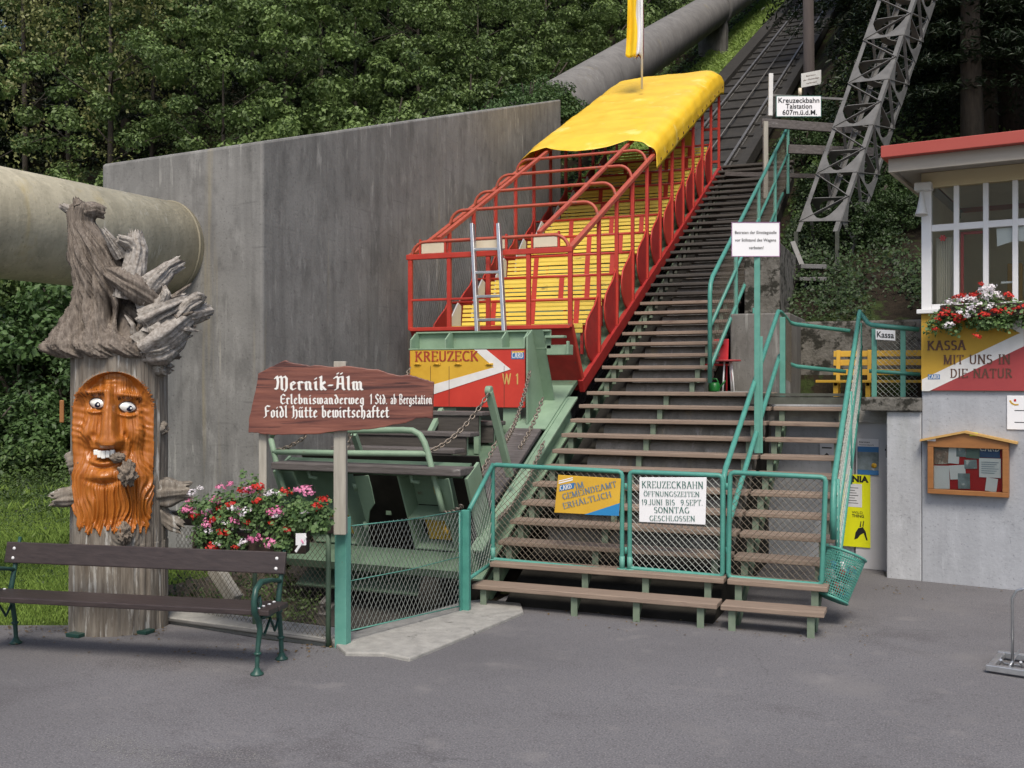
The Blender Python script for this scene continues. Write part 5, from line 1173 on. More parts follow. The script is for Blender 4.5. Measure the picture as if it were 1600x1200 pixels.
# brow hairs and the carved fringe round the top of the face
M_brow = mk("brow_stain_and_shade", (.17, .055, .012), (.10, .032, .008), scale=20, rough=.4)  # brow lines: part stain, part carved shade put into the colour
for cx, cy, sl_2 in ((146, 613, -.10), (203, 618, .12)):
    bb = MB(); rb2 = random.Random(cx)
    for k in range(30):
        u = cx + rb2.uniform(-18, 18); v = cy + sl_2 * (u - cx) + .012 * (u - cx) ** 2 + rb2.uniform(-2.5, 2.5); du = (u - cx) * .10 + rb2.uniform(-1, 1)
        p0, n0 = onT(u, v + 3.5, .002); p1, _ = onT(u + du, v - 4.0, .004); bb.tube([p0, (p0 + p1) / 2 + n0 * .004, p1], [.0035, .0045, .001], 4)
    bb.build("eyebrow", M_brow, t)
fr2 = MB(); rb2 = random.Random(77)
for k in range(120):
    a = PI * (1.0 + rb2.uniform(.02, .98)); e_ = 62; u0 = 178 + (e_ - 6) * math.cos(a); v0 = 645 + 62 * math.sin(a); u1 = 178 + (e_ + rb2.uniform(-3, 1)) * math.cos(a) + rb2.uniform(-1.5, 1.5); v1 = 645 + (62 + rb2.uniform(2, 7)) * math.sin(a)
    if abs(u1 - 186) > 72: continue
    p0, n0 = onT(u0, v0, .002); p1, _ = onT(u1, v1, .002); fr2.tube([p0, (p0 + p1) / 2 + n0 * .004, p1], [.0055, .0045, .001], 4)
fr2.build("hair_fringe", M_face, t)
b = MB(); c1_, n1 = onT(184, 714, .03); c2_, _ = onT(196, 738, .07)
b.ball(c1_ + n1 * .03, (.062, .06, .042), 40, 28, .32, 3); b.ball(c2_ + n1 * .02, (.075, .07, .10), 56, 40, .42, 8); b.build("wooden_nub", M_nub, t)
b = MB(); c3_, n3 = onT(192, 832, .02); b.ball(c3_, (.07, .05, .085), 56, 40, .45, 5); b.build("knot", M_nub, t)
def stub(p, dirv, L_, r0, r1, m, seed, nm="branch_stub"):
    b = MB(); n = 40; k_ = 16; dirv = dirv.normalized(); ref = UP if abs(dirv.z) < .8 else V(1, 0, 0); x = dirv.cross(ref).normalized(); y = dirv.cross(x); vs = []
    for j in range(k_ + 1):
        f = j / k_
        for i in range(n):
            a = 2 * PI * i / n; r = (r0 + (r1 - r0) * f) * (1 + .28 * mnoise.noise(V(math.cos(a) * 2, math.sin(a) * 2, seed + f * 1.2)) + .22 * mnoise.noise(V(math.cos(a) * 7, math.sin(a) * 7, seed + f * .8)) + .16 * mnoise.noise(V(math.cos(a) * 15, math.sin(a) * 15, seed + f * .5)) + (.10 * math.sin(f * 9 + seed))); jag = (.30 * mnoise.noise(V(math.cos(a) * 4, math.sin(a) * 4, seed + 9)) * L_ * f ** 3)
            vs.append(p + dirv * (L_ * f + jag) + (x * math.cos(a) + y * math.sin(a)) * r)
    b.add(vs, [(j * n + i, j * n + (i + 1) % n, (j + 1) * n + (i + 1) % n, (j + 1) * n + i) for j in range(k_) for i in range(n)], True)
    tipc = p + dirv * (L_ * .86); b.add(vs[k_ * n:] + [tipc], [(i, (i + 1) % n, n) for i in range(n)]); return b.build(nm, m, t)
def onTz(th, z): r = trunk_r(th, z); p = TC + vdir * r * math.cos(th) + rdir * r * math.sin(th); return V(p.x, p.y, z)
stub(onTz(-1.25, 1.17) - rdir * -.08, -rdir * 1 + vdir * .25 - UP * .12, .24, .10, .055, M_bark, 1)
stub(onTz(1.2, 1.16) - rdir * .08, rdir * 1 + vdir * .3 + UP * .05, .30, .13, .075, M_bark, 4)
stub(onTz(1.25, .98) - rdir * .06, rdir * .8 + vdir * .3 - UP * .55, .24, .09, .05, M_bark, 7)
stub(onTz(1.05, 2.25) - rdir * .05, rdir * .7 + vdir * .6, .13, .09, .06, M_bark, 11)
stub(onTz(1.15, 1.72) - rdir * .04, rdir * .7 + vdir * .5, .08, .07, .04, M_bark, 15)
stub(onTz(-1.3, 1.45) - rdir * -.06, -rdir * .9 - UP * .3, .10, .12, .08, M_bark, 19)
b = MB(); p = onTz(-1.36, 1.78); b.boxv(p - rdir * .09 - vdir * .02, rdir * .035, vdir * .05, UP * .19); b.build("side_peg", M_oak, t, bevel=.006)
b = MB()
for th in (-.9, .55): p = onTz(th, 0); b.box((p.x - .07, p.y - .07, 0), (p.x + .07, p.y + .04, .03))
b.build("foot_plate", M_iron, t, bevel=.004, each=True)

# gnarled root on top of the trunk
t = thing("root_stump", TC + UP * 2.4, "gnarled weathered root with bleached prongs sitting on top of the carved trunk", "driftwood root")
PX2 = FPX / dT
prof = [(561, 190, 76, .9), (557, 187, 81, .9), (549, 177, 87, .85), (540, 172, 87, .85), (526, 173, 80, .85), (510, 176, 72, .85), (490, 178, 62, .85), (470, 177, 53, .9), (450, 172, 48, .9), (430, 165, 44, .95), (410, 157, 40, .95), (392, 152, 36, 1), (375, 143, 28, 1), (362, 136, 22, 1), (350, 131, 18.5, 1), (340, 131, 19, 1), (331, 133, 20, 1), (325, 134, 18, 1), (320.5, 133, 11, 1), (319, 133, 2, 1)]
pr0 = [p_[0] for p_ in prof][::-1]
def interp(v): return [float(np.interp(v, pr0, [p_[k] for p_ in prof][::-1])) for k in (1, 2, 3)]
n1_, n2_ = 300, 230; b = MB(); vs = []
for j in range(n2_ + 1):
    v = 560 - (560 - 319) * j / n2_; cu, hw, dep = interp(v); z = HC - (v - HZ) / PX2
    for i in range(n1_):
        a = 2 * PI * i / n1_; ca, sa = math.cos(a), math.sin(a)
        k = min(1, hw / 40); tw = (560 - v) * .004
        g_ = 1 - abs(mnoise.noise(V(math.cos(a + tw) * 3.2, math.sin(a + tw) * 3.2, v * .011))) * 2.2
        g2 = 1 - abs(mnoise.noise(V(math.cos(a + tw) * 8, math.sin(a + tw) * 8, v * .022 + 5))) * 2
        g3 = mnoise.noise(V(math.cos(a + tw) * 20, math.sin(a + tw) * 20, v * .05))
        g4 = mnoise.noise(V(math.cos(a + tw * 1.5) * 42, math.sin(a + tw * 1.5) * 42, v * .045)); g5 = 1 - 2 * abs(mnoise.noise(V(math.cos(a + tw * 1.3) * 15, math.sin(a + tw * 1.3) * 15, v * .02 + 9)))
        r = hw / PX2 * (1 + (.14 * g_ + .11 * g2 + .06 * g3 + .075 * g5 + .05 * g4 - .15) * (.6 + .4 * k))
        if v > 535: r *= 1 + .22 * mnoise.noise(V(ca * 3, sa * 3, 1)) * (v - 535) / 25
        for hu, hv, su, sv, dp in ((171, 494, 9, 26, .24), (193, 503, 8, 24, .25), (206, 468, 11, 22, .20), (224, 505, 8, 20, .16), (146, 468, 4, 34, .08), (132, 518, 5, 24, .08)):   # hollows
            uu = cu + sa * hw
            if ca > 0: r -= dp * gs(uu, v, hu, hv, su, sv)
        vs.append(TC + rdir * ((cu - 186) / PX2 + r * sa) + vdir * (r * ca * dep) + UP * (z + (.02 * mnoise.noise(V(ca * 5, sa * 5, 3)) if j == 0 else 0)))
b.add(vs, [(j * n1_ + i, j * n1_ + (i + 1) % n1_, (j + 1) * n1_ + (i + 1) % n1_, (j + 1) * n1_ + i) for j in range(n2_) for i in range(n1_)], True)
b.add(vs[:n1_], [tuple(range(n1_))[::-1]]); b.build("root_body", M_root, t)
rsp = random.Random(14)
def RP(u, v, out_=0): return TC + rdir * ((u - 186) / PX2) + vdir * out_ + UP * (HC - (v - HZ) / PX2)
def prong(pts, rads, seed, m):
    """a split, splintered root arm"""
    b = MB(); n = 44; P_ = [Vector(p) for p in pts]; sub = []
    for a, c, ra, rc_ in zip(P_[:-1], P_[1:], rads[:-1], rads[1:]):
        for k in range(7): f = k / 7; sub.append((a.lerp(c, f), ra + (rc_ - ra) * f))
    sub.append((P_[-1], rads[-1])); vs = []; ref = UP
    for j, (p, r) in enumerate(sub):
        tt = (sub[min(j + 1, len(sub) - 1)][0] - sub[max(j - 1, 0)][0]).normalized(); x = (vdir - tt * vdir.dot(tt)).normalized(); y = tt.cross(x)
        for i in range(n):
            a = 2 * PI * i / n; q = 1 + .45 * (1 - 2 * abs(mnoise.noise(V(math.cos(a) * 2.6, math.sin(a) * 2.6, seed + j * .05)))) - .2 + .22 * mnoise.noise(V(math.cos(a) * 6, math.sin(a) * 6, seed + j * .16)) + .30 * mnoise.noise(V(math.cos(a) * 13, math.sin(a) * 13, seed + j * .035))
            e = tt * (.05 * mnoise.noise(V(math.cos(a) * 5, math.sin(a) * 5, seed + 3)) * (j / len(sub)) ** 2 * 1.6)
            vs.append(p + (x * math.cos(a) + y * math.sin(a)) * r * q + e)
    m_ = len(sub); b.add(vs, [(j * n + i, j * n + (i + 1) % n, (j + 1) * n + (i + 1) % n, (j + 1) * n + i) for j in range(m_ - 1) for i in range(n)], True)
    b.add(vs[-n:], [tuple(range(n))]); return b.build("root_prong", m, t)
prong([RP(198, 470, .25), RP(206, 430, .28), RP(212, 395, .24), RP(208, 368, .2)], [.10, .075, .07, .045], 1, M_rootl)
prong([RP(212, 396, .24), RP(198, 384, .28), RP(186, 380, .3)], [.05, .045, .028], 3, M_rootl)
prong([RP(190, 405, .2), RP(172, 378, .25), RP(164, 366, .25)], [.05, .035, .02], 33, M_rootl)
prong([RP(215, 470, .28), RP(236, 444, .32), RP(256, 422, .26), RP(273, 411, .2)], [.10, .085, .06, .055], 5, M_rootl)
prong([RP(158, 420, .12), RP(184, 438, .27), RP(210, 455, .36), RP(232, 470, .34), RP(243, 490, .28)], [.03, .075, .09, .075, .04], 9, M_root)
prong([RP(222, 500, .3), RP(250, 486, .36), RP(270, 476, .3), RP(285, 470, .25)], [.12, .10, .07, .05], 12, M_rootl)
prong([RP(222, 545, .3), RP(252, 520, .36), RP(282, 494, .3), RP(314, 484, .22)], [.14, .13, .085, .06], 15, M_rootl)
prong([RP(214, 550, .25), RP(246, 545, .34), RP(268, 532, .3), RP(288, 506, .2)], [.10, .11, .075, .04], 18, M_rootl)
prong([RP(240, 490, .36), RP(252, 462, .40), RP(250, 452, .36)], [.045, .035, .02], 24, M_rootl)
prong([RP(262, 505, .36), RP(284, 478, .36), RP(301, 467, .33), RP(308, 470, .3)], [.06, .05, .05, .035], 21, M_rootl)
prong([RP(138, 336, .02), RP(152, 332, .03), RP(163, 333.5, .03)], [.085, .06, .045], 41, M_root)
prong([RP(124, 334, -.02), RP(114, 331, -.02), RP(104, 327, -.02)], [.05, .035, .02], 44, M_rootl)
prong([RP(128, 326, .06), RP(126, 321, .06), RP(125, 317, .05)], [.045, .035, .02], 47, M_root)

for k in range(34):      # thin splinters among the prongs
    u0 = rsp.uniform(205, 275); v0 = rsp.uniform(470, 545); an = rsp.uniform(-.25, 1.15) if u0 > 225 else rsp.uniform(.5, 1.7); L_ = rsp.uniform(14, 40)
    o0 = rsp.uniform(.28, .42); p0 = RP(u0, v0, o0); p1 = RP(u0 + L_ * .5 * math.cos(an), v0 - L_ * .5 * math.sin(an), o0 + rsp.uniform(-.02, .05)); p2 = RP(u0 + L_ * math.cos(an + rsp.uniform(-.4, .4)), v0 - L_ * math.sin(an), o0 + rsp.uniform(-.06, .05))
    prong([p0, p1, p2], [rsp.uniform(.018, .035), .018, .007], 60 + k * 3, M_rootl if k % 3 else M_root)
# ------------------------------------------------------------------ stair handrails
t = thing("center_handrail", (-1.75, 9.4, .4), "teal double handrail rising between the middle and right mesh panels of the stairs", "handrail")
X = -1.75
def cz(Y, off=0): return 2.98 - (12.9 - Y) * .475 + off
b = MB(); b.tube([(X, 9.30, .40), (X, 9.30, 1.15), (X, 9.33, 1.25), (X, 9.42, cz(9.42)), (X, 12.82, cz(12.82)), (X, 12.9, 2.98), (X + .02, 13.0, 2.975), (-1.68, 13.42, 2.87), (-1.62, 13.5, 2.85), (-.95, 13.5, 2.75)], .026, 12); b.build("upper_rail", M_teal, t)
b = MB(); b.tube([(X + .02, 9.32, .62), (X + .02, 9.5, cz(9.5, -.53)), (X + .02, 12.85, cz(12.85, -.53)), (X + .03, 12.92, 2.45), (-1.68, 13.42, 2.34), (-1.6, 13.5, 2.31), (-1.0, 13.5, 2.24)], .026, 12); b.build("lower_rail", M_teal, t)
p = W(1222, 611, Y=12.75)
b = MB(); b.box((p.x - .025, 12.72, 1.8), (p.x + .04, 12.77, 2.90)); b.build("post", M_teal2, t, bevel=.004)
b = MB(); mesh_patch(b, (p.x + .03, 12.8, 2.15), (-1.66, 13.45, 2.1), (-1.66, 13.45, 2.82), (p.x + .03, 12.8, 2.9), cell=.05, r=.0022); b.build("wire_mesh", M_rwire, t)
t = thing("outer_handrail", (-.82, 9.4, 1.0), "teal handrail with wire mesh along the right outer edge of the stairs", "handrail")
X = -.80
def oz(Y, off=0): return 2.95 - (12.9 - Y) * .488 + off
b = MB(); b.tube([(X, 9.36, .75), (X, 9.32, .95), (X, 9.36, 1.12), (X, 9.5, oz(9.5)), (X, 12.85, oz(12.85)), (X, 12.9, 2.955), (X + .01, 12.92, 2.94), (-.68, 12.40, 2.79), (-.64, 12.33, 2.765), (-.13, 12.28, 2.70)], .026, 12); b.build("top_rail", M_teal, t)
b = MB(); b.tube([(X + .03, 9.45, oz(9.45, -.32)), (X + .03, 12.7, oz(12.7, -.32))], .02, 8); b.tube([(X + .03, 9.40, oz(9.40, -.80)), (X + .03, 12.6, oz(12.6, -.80))], .02, 8); b.tube([(-.66, 12.33, 2.24), (-.12, 12.29, 2.2)], .022, 8); b.build("lower_rail", M_teal, t)
for px in (1366, 1411):
    p = W(px, 620, Y=12.32); b = MB(); b.box((p.x - .028, 12.30, 1.92), (p.x + .028, 12.345, 2.72)); b.build("post", M_teal2, t, bevel=.004)
for Y in (9.45, 11.0, 12.6):
    b = MB(); b.tube([(X + .03, Y, oz(Y, -.95)), (X + .03, Y, oz(Y))], .018, 8); b.build("post", M_teal, t)
b = MB(); mesh_patch(b, (X + .03, 9.42, oz(9.42, -.85)), (X + .03, 12.85, oz(12.85, -.85)), (X + .03, 12.85, oz(12.85, -.02)), (X + .03, 9.42, oz(9.42, -.02)), cell=.11, r=.0018); mesh_patch(b, (-.64, 12.34, 1.95), (-.15, 12.31, 1.95), (-.15, 12.31, 2.68), (-.64, 12.34, 2.74), cell=.06, r=.0022); b.build("wire_mesh", M_wire, t)
t = thing("upper_railing", (-2.5, 12.4, 2.1), "teal railing with wire mesh beside the narrow upper flight of dark steps", "handrail")
X = -2.5
def uz(Y, off=0): return 3.33 + (Y - 12.44) * .487 + off
b = MB(); b.tube([(X, 12.44, 2.10), (X, 12.44, 3.18), (X, 12.47, 3.30), (X, 12.6, uz(12.6)), (X, 19.7, uz(19.7))], .028, 12); b.build("top_rail", M_teal, t)
b = MB(); b.tube([(X, 12.44, 2.78), (X, 19.7, uz(19.7, -.5))], .024, 10); b.tube([(X, 12.44, 2.28), (X, 19.0, uz(19.0, -1.02))], .026, 10); b.build("lower_rail", M_teal, t)
for Y in (14.2, 16.2, 18.0, 19.7):
    b = MB(); b.box((X - .02, Y - .02, uz(Y, -1.25)), (X + .03, Y + .02, uz(Y))); b.build("post", M_teal2, t)
b = MB(); mesh_patch(b, (X, 12.46, 2.3), (X, 19.6, uz(19.6, -1.02)), (X, 19.6, uz(19.6, -.02)), (X, 12.46, 3.3), cell=.10, r=.0017); b.build("wire_mesh", M_rwire, t)
b = MB(); b.tube([(X + .05, 13.9, 3.0), (X + .05, 13.9, 2.45), (X + .30, 13.9, 2.45), (X + .30, 13.9, 3.1)], .022, 8); b.build("side_bracket", M_teal, t)

# signs
def board(t, u0, v0, u1, v1, d, m, name="board", thick=.012, dz=0):
    A, R, U, w_, h_ = facing(u0, v0, u1, v1, d); b = MB(); b.boxv(A, R * w_, U * h_, CF * thick); return b.build(name, m, t, bevel=.003), A, R, U, w_, h_
def lines(parent, A, R, U, w_, h_, rows, m, bold=.0, fnt=None, nib=(.13, .045), ang=8, fwd=.003):
    for txt, x0, x1, y0, y1 in rows:
        O = A + R * (w_ * x0) + U * (h_ * y0) - CF * fwd
        if fnt is None: q = font_text(txt, O, R, U, width=w_ * (x1 - x0), height=h_ * (y1 - y0), bold=bold)
        else: q = nib_text(txt, fnt, O, R, U, width=w_ * (x1 - x0), height=h_ * (y1 - y0), nib=nib, ang=ang)
        q.build("lettering", m, parent)
t = thing("warning_sign", (-1.72, 11.07, 1.4), "white warning notice with three text lines on a tall teal post in the stairs", "sign")
b = MB(); b.box((-1.75, 11.05, 1.36), (-1.69, 11.09, 3.80)); b.box((-1.6895, 11.05, 1.36), (-1.66, 11.065, 2.6)); b.build("post", M_teal2, t, bevel=.004)
q, A, R, U, w_, h_ = board(t, 1143, 347, 1218.5, 401, 10.86, M_signw)
b = MB(); e = .006
for o, s_ in ((A, (R * w_, U * e)), (A + U * (h_ - e), (R * w_, U * e)), (A + U * e, (R * e, U * (h_ - 2 * e))), (A + U * e + R * (w_ - e), (R * e, U * (h_ - 2 * e)))): b.boxv(o - CF * .004, s_[0], s_[1], CF * .0035)
b.build("border", mk("violet_border", (.30, .12, .28), rough=.5), q)
lines(q, A, R, U, w_, h_, [("Betreten der Einstiegstelle", .07, .93, .66, .745), ("vor Stillstand des Wagens", .07, .92, .44, .525), ("verboten!", .36, .66, .22, .305)], M_black, bold=.004)
t = thing("station_sign", W(1247, 183, d=17), "white sign reading Kreuzeckbahn Talstation in front of the steel lattice mast", "sign")
q, A, R, U, w_, h_ = board(t, 1212.5, 149.5, 1283.5, 183, 17, M_gtext)
b = MB(); b.boxv(A + R * .012 + U * .014 - CF * .004, R * (w_ - .024), U * (h_ - .026), CF * .0035); qq = b.build("face", M_signw, q)
lines(qq, A, R, U, w_, h_, [("Kreuzeckbahn", .05, .95, .67, .90), ("Talstation", .21, .79, .40, .62), ("607m.ü.d.M.", .14, .90, .11, .34)], M_black, bold=.012, fwd=.007)
b = MB(); b.bar(W(1205, 149, d=17.1), W(1318, 155, d=17.1), .03, .035); b.build("bracket_bar", M_steel, t)
b = MB(); b.bar(W(1203.5, 181, d=17.05), W(1204.5, 115, d=17.05), .07, .05, up=CF); b.build("white_post", M_dwhite, t, bevel=.005)
b = MB(); b.tube([W(1250, 150, d=17.1), W(1250, 138, d=17.1)], .03, 8); b.build("bulb_holder", M_cream, t)
t = thing("utility_pole", W(1268, 200, d=25), "tall dark wooden pole rising beside the rails behind the station sign", "pole")
p0, p1 = W(1268, 260, d=25), W(1262, -60, d=25)
b = MB(); b.tube([p0 - UP * 2.5, p1], [.15, .125], 14); b.build("pole_shaft", mk("dark_pole_wood", (.075, .062, .058), (.045, .036, .033), scale=6, rough=.9, stretch=(3, 3, .3)), t)
t = thing("notice_sign", W(1266, 135, d=24.7), "small pale notice board with faded text fixed to the tall dark pole", "sign")
A = W(1252, 137, d=24.7); R = (W(1283, 131, d=24.7) - A); w_ = R.length; R.normalize(); U = UP; h_ = (W(1252, 115, d=24.7) - A).length
b = MB(); b.boxv(A, R * w_, U * h_, CF * .02); q = b.build("board", M_dwhite, t)
lines(q, A, R, U, w_, h_, [("Betreten", .25, .72, .70, .80), ("der Gleisanlage", .1, .9, .44, .54), ("verboten!", .25, .78, .18, .28)], M_ktext, bold=.006)
t = thing("area_barrier", W(1240, 250, d=18.5), "grey timber barrier beams behind the top of the teal upper railing", "barrier")
for (u0, v0, u1, v1, w0) in ((1190, 192, 1345, 203, .16), (1232, 233, 1365, 238, .16)):
    b = MB(); b.bar(W(u0, v0, d=18.6), W(u1, v1, d=18.6), .06, w0); b.build("beam", M_plank, t, bevel=.008)
b = MB(); b.bar(W(1196, 190, d=18.5), W(1196, 310, d=18.5), .08, .08, up=CF); b.build("post", M_woodg, t)
b = MB(); b.bar(W(1135, 272, d=20.3), W(1290, 276, d=19), .12, .08); b.build("beam", M_plank, t)
t = thing("office_board", gp(918, 775), "ochre and blue board reading Im Gemeindeamt erhältlich on the left mesh panel", "sign")
YS = YG - .045
def SP(u, v, f=0): p = W(u, v, Y=YS); return p + V(0, -f, 0)
b = MB(); b.prism([SP(872, 742), SP(970, 748), SP(967, 806), SP(866, 801)], (0, .012, 0)); q = b.build("board", M_ypan, t, bevel=.003)
b = MB(); b.prism([SP(913, 804, .001), SP(967, 806, .001), SP(968.5, 786, .001)], (0, -.0015, 0)); b.build("blue_corner", mk("board_blue", (.03, .24, .52), (.025, .2, .45), scale=4, rough=.4), q)
def slant(txt, u0, v0, u1, v1, hpx, m, f=.004, nib=(.12, .05)):
    O = SP(u0, v0, f); R = (SP(u1, v1, f) - O); U = V(R.z * -1, 0, R.x).normalized(); U = V(-R.z, 0, R.x).normalized()
    nib_text(txt, ROM, O, R, U, width=R.length, height=hpx / 170, nib=nib, ang=5).build("lettering", m, q)
slant("IM", 900, 764.5, 914, 761, 9.5, M_btext); slant("GEMEINDEAMT", 880, 780.5, 965, 760, 9, M_btext); slant("ERHÄLTLICH", 881, 795, 957, 776, 9, M_btext)
b = MB(); b.prism([SP(874, 768, .001), SP(897, 763, .001), SP(898, 754, .001), SP(875, 758, .001)], (0, -.0015, 0)); lg = b.build("logo_plate", M_blue, q)
b = MB(); b.prism([SP(873, 756, .001), SP(895, 750.5, .001), SP(895, 748.5, .001), SP(873, 754, .001)], (0, -.0012, 0)); b.prism([SP(873, 752.5, .001), SP(895, 747.2, .001), SP(895, 745.6, .001), SP(873, 751, .001)], (0, -.0012, 0)); b.build("logo_stripe", M_signw, lg)
O = SP(876, 766.5, .0035); R = SP(894.5, 762.4, .0035) - O; nib_text("CARD", ROM, O, R, V(-R.z, 0, R.x), width=R.length, height=.042, nib=(.16, .06), ang=5).build("logo_letters", M_letter, lg)
t = thing("hours_board", gp(1050, 785), "white board listing Kreuzeckbahn opening hours on the middle mesh panel", "sign")
b = MB(); b.prism([SP(999, 746), SP(1104, 746), SP(1102, 820), SP(998.5, 815.5)], (0, .012, 0)); q = b.build("board", M_signw, t, bevel=.003)
for txt, u0, u1, vb, vt, in (("KREUZECKBAHN", 1003, 1100, 762, 750.5), ("ÖFFNUNGSZEITEN", 1006, 1094, 775, 766.5), ("19.JUNI BIS  9.SEPT.", 1003, 1099, 788.5, 779), ("SONNTAG", 1022, 1078, 801, 791), ("GESCHLOSSEN", 1015, 1087, 813.5, 804.5)):
    O = SP(u0, vb - (0), .004); R = SP(u1, vb + (u1 - u0) * .012, .004) - O
    nib_text(txt, ROM, O, R, V(-R.z, 0, R.x), width=R.length, height=(vb - vt) / 190, nib=(.10, .05), ang=0).build("lettering", M_gtext, q)
t = thing("ticket_sign", W(1384, 525, d=11.3), "small white Kassa sign on the teal terrace railing", "sign")
A = W(1368, 530.5, Y=12.24); R = (W(1399, 532.5, Y=12.24) - A); w_ = R.length; R.normalize(); h_ = .115; U = V(0, 0, 1)
b = MB(); b.boxv(A, R * w_, U * h_, V(0, .012, 0)); q = b.build("board", M_signw, t, bevel=.004)
font_text("Kassa", A + R * .015 + U * .028 - V(0, .003, 0), R, U, width=w_ - .03, height=.068, bold=.012).build("lettering", M_black, q)

# ------------------------------------------------------------------ terrace furniture
t = thing("yellow_bench", (-.6, 14.3, 1.8), "yellow slatted bench on the terrace behind the teal railing", "bench")
xa, xb = -1.42, .55
for z, y in ((2.20, 14.50), (2.33, 14.53), (2.45, 14.56)):
    b = MB(); b.boxv((xa + .18, y, z), (xb - xa - .18, 0, 0), (0, .03, 0), (0, .01, .08)); b.build("back_slat", M_ypan, t, bevel=.005)
for y in (14.0, 14.13, 14.26):
    b = MB(); b.box((xa, y, 2.10), (xb, y + .10, 2.135)); b.build("seat_slat", M_ypan, t, bevel=.005)
for x in (xa + .22, xa + .62, xb - .3):
    b = MB(); b.box((x, 14.05, 1.8), (x + .06, 14.1, 2.099)); b.box((x, 14.38, 1.8), (x + .06, 14.43, 2.099)); b.box((x + .01, 14.05, 2.06), (x + .05, 14.45, 2.098)); b.boxv((x, 14.46, 2.06), (.05, 0, 0), (0, .03, 0), (0, .08, .48)); b.build("leg", M_ypan, t)
t = thing("red_table", W(1140, 610, Y=13.2), "small table with a red top and white legs beside the upper stair railing", "table")
p = W(1136, 563, Y=13.2)
b = MB(); b.lathe((p.x, 13.2, p.z - .015), UP, [(.0, 0), (.17, 0), (.18, .01), (.17, .022), (0, .022)], 24); b.build("table_top", M_rpan2, t)
for dx, dy in ((-.04, -.08), (.10, -.05), (.04, .10)):
    b = MB(); b.tube([(p.x + dx, 13.2 + dy, 1.99), (p.x + dx * .6, 13.2 + dy * .6, p.z - .016)], .011, 8); b.build("leg", M_white, t)
b = MB(); b.box((p.x - .3, 12.9, 1.801), (p.x + .3, 13.5, 1.99)); struct(b.build("landing_slab", M_apron))
t = thing("red_chair", W(1125, 600, Y=13.5), "red plastic chair back seen behind the small red table", "chair")
p = W(1127, 548, Y=13.55)
b = MB(); b.boxv((p.x - .12, 13.6, p.z - .14), (.20, 0, 0), (0, .02, 0), (0, .05, .30)); b.build("chair_back", M_plastred, t, bevel=.01)
b = MB(); b.box((p.x - .18, 13.25, p.z - .20), (p.x + .14, 13.6, p.z - .175)); b.build("seat", M_plastred, t, bevel=.008)
for dx, dy in ((-.16, -.3), (.12, -.3), (-.16, .02), (.12, .02)):
    b = MB(); b.tube([(p.x + dx, 13.58 + dy, 1.99), (p.x + dx, 13.58 + dy, p.z - .2)], .012, 8); b.build("leg", M_plastred, t)
t = thing("watering_can", W(1116, 609, Y=12.9), "green plastic watering can standing on the landing under the red table", "watering can")
p = W(1116, 610, Y=12.95)
b = MB(); b.lathe((p.x, 12.95, 1.99), UP, [(.07, 0), (.075, .01), (.068, .10), (.05, .115), (0, .115)], 20); b.build("body", M_can, t)
b = MB(); b.tube([(p.x - .06, 12.95, 2.08), (p.x - .03, 12.95, 2.15), (p.x + .03, 12.95, 2.15), (p.x + .06, 12.95, 2.08)], .009, 8); b.build("handle", M_can, t)
b = MB(); b.tube([(p.x + .05, 12.95, 2.02), (p.x + .11, 12.95, 2.09), (p.x + .14, 12.95, 2.13)], [.014, .01, .012], 8); b.build("spout", M_can, t)

# ------------------------------------------------------------------ ticket booth
t = thing("ticket_booth", B(0, 0, 0), "white framed ticket booth with ochre, white and red front and a red roof edge", "ticket booth")
LB = 5.2
b = MB(); b.boxv(B(0, 0, -.05), BE * LB, BN * 3, UP * 2.08); b.build("plinth", M_plinth, t, bevel=.01)
FB = -.03
def QB(u, v, f=0):    # on the booth front plane
    n_ = BN; o = V(0, 0, HC); r = W(u, v, d=1) - o; P0 = B(0, FB - f, 0); return o + r * ((P0 - o).dot(n_) / r.dot(n_))
zpt = 2.84
b = MB(); b.boxv(B(0.0, FB + .001, 2.032), BE * LB, BN * .10, UP * (zpt - 2.032)); b.boxv(B(0, FB + .102, 2.032), BE * .1, BN * 2.9, UP * (zpt - 2.032)); b.boxv(B(LB - .1, FB + .102, 2.032), BE * .1, BN * 2.9, UP * (zpt - 2.032)); pn = b.build("front_panel", M_ypan2, t)
b = MB(); b.prism([QB(1448, 610, .001), QB(1600, 536, .001)] + [B(2.2, FB - .001, QB(1600, 536).z + .35), B(2.2, FB - .001, 2.03)], BN * -.002); b.build("red_field", M_rpan2, pn)
b = MB(); b.prism([QB(1534, 493, .001), QB(1600, 523, .001), QB(1600, 498, .001), QB(1590, 493, .001)], BN * -.003); b.prism([QB(1588, 492.5, .0025), QB(1600, 498, .0025), QB(1604, 499, .0025), QB(1604, 492, .0025)], BN * -.002)
b.mi = [0] * 6 + [1] * (len(b.f) - 6); b.build("white_band", [M_wpan, M_rpan2], pn)
b = MB(); b.prism([QB(1440.5, 611, .0015), QB(1452, 611, .0015), QB(1600, 541, .0015), QB(1600, 519, .0015), QB(1590, 522, .0015), QB(1440.5, 593, .0015)], BN * -.003); b.build("white_arrow", M_wpan, pn)
def btext(txt, u0, u1, vb, vt, m, nibv=(.13, .06)):
    O = QB(u0, vb, .006); R = QB(u1, vb, .006) - O; R.z = 0
    nib_text(txt, ROM, O, R, UP, width=R.length, height=(QB(u0, vt) - QB(u0, vb)).length, nib=nibv, ang=0).build("lettering", m, pn)
btext("KASSA", 1449, 1510, 547, 533, M_ktext, (.15, .09)); btext("MIT UNS IN", 1474, 1580, 569, 555, M_ktext); btext("DIE NATUR", 1485, 1583, 590, 576.5, M_ktext)
b = MB(); b.prism([QB(1450, 592.5, .005), QB(1468.5, 592.5, .005), QB(1468.5, 585, .005), QB(1450, 585, .005)], BN * -.002); lg = b.build("logo_plate", M_blue, pn)
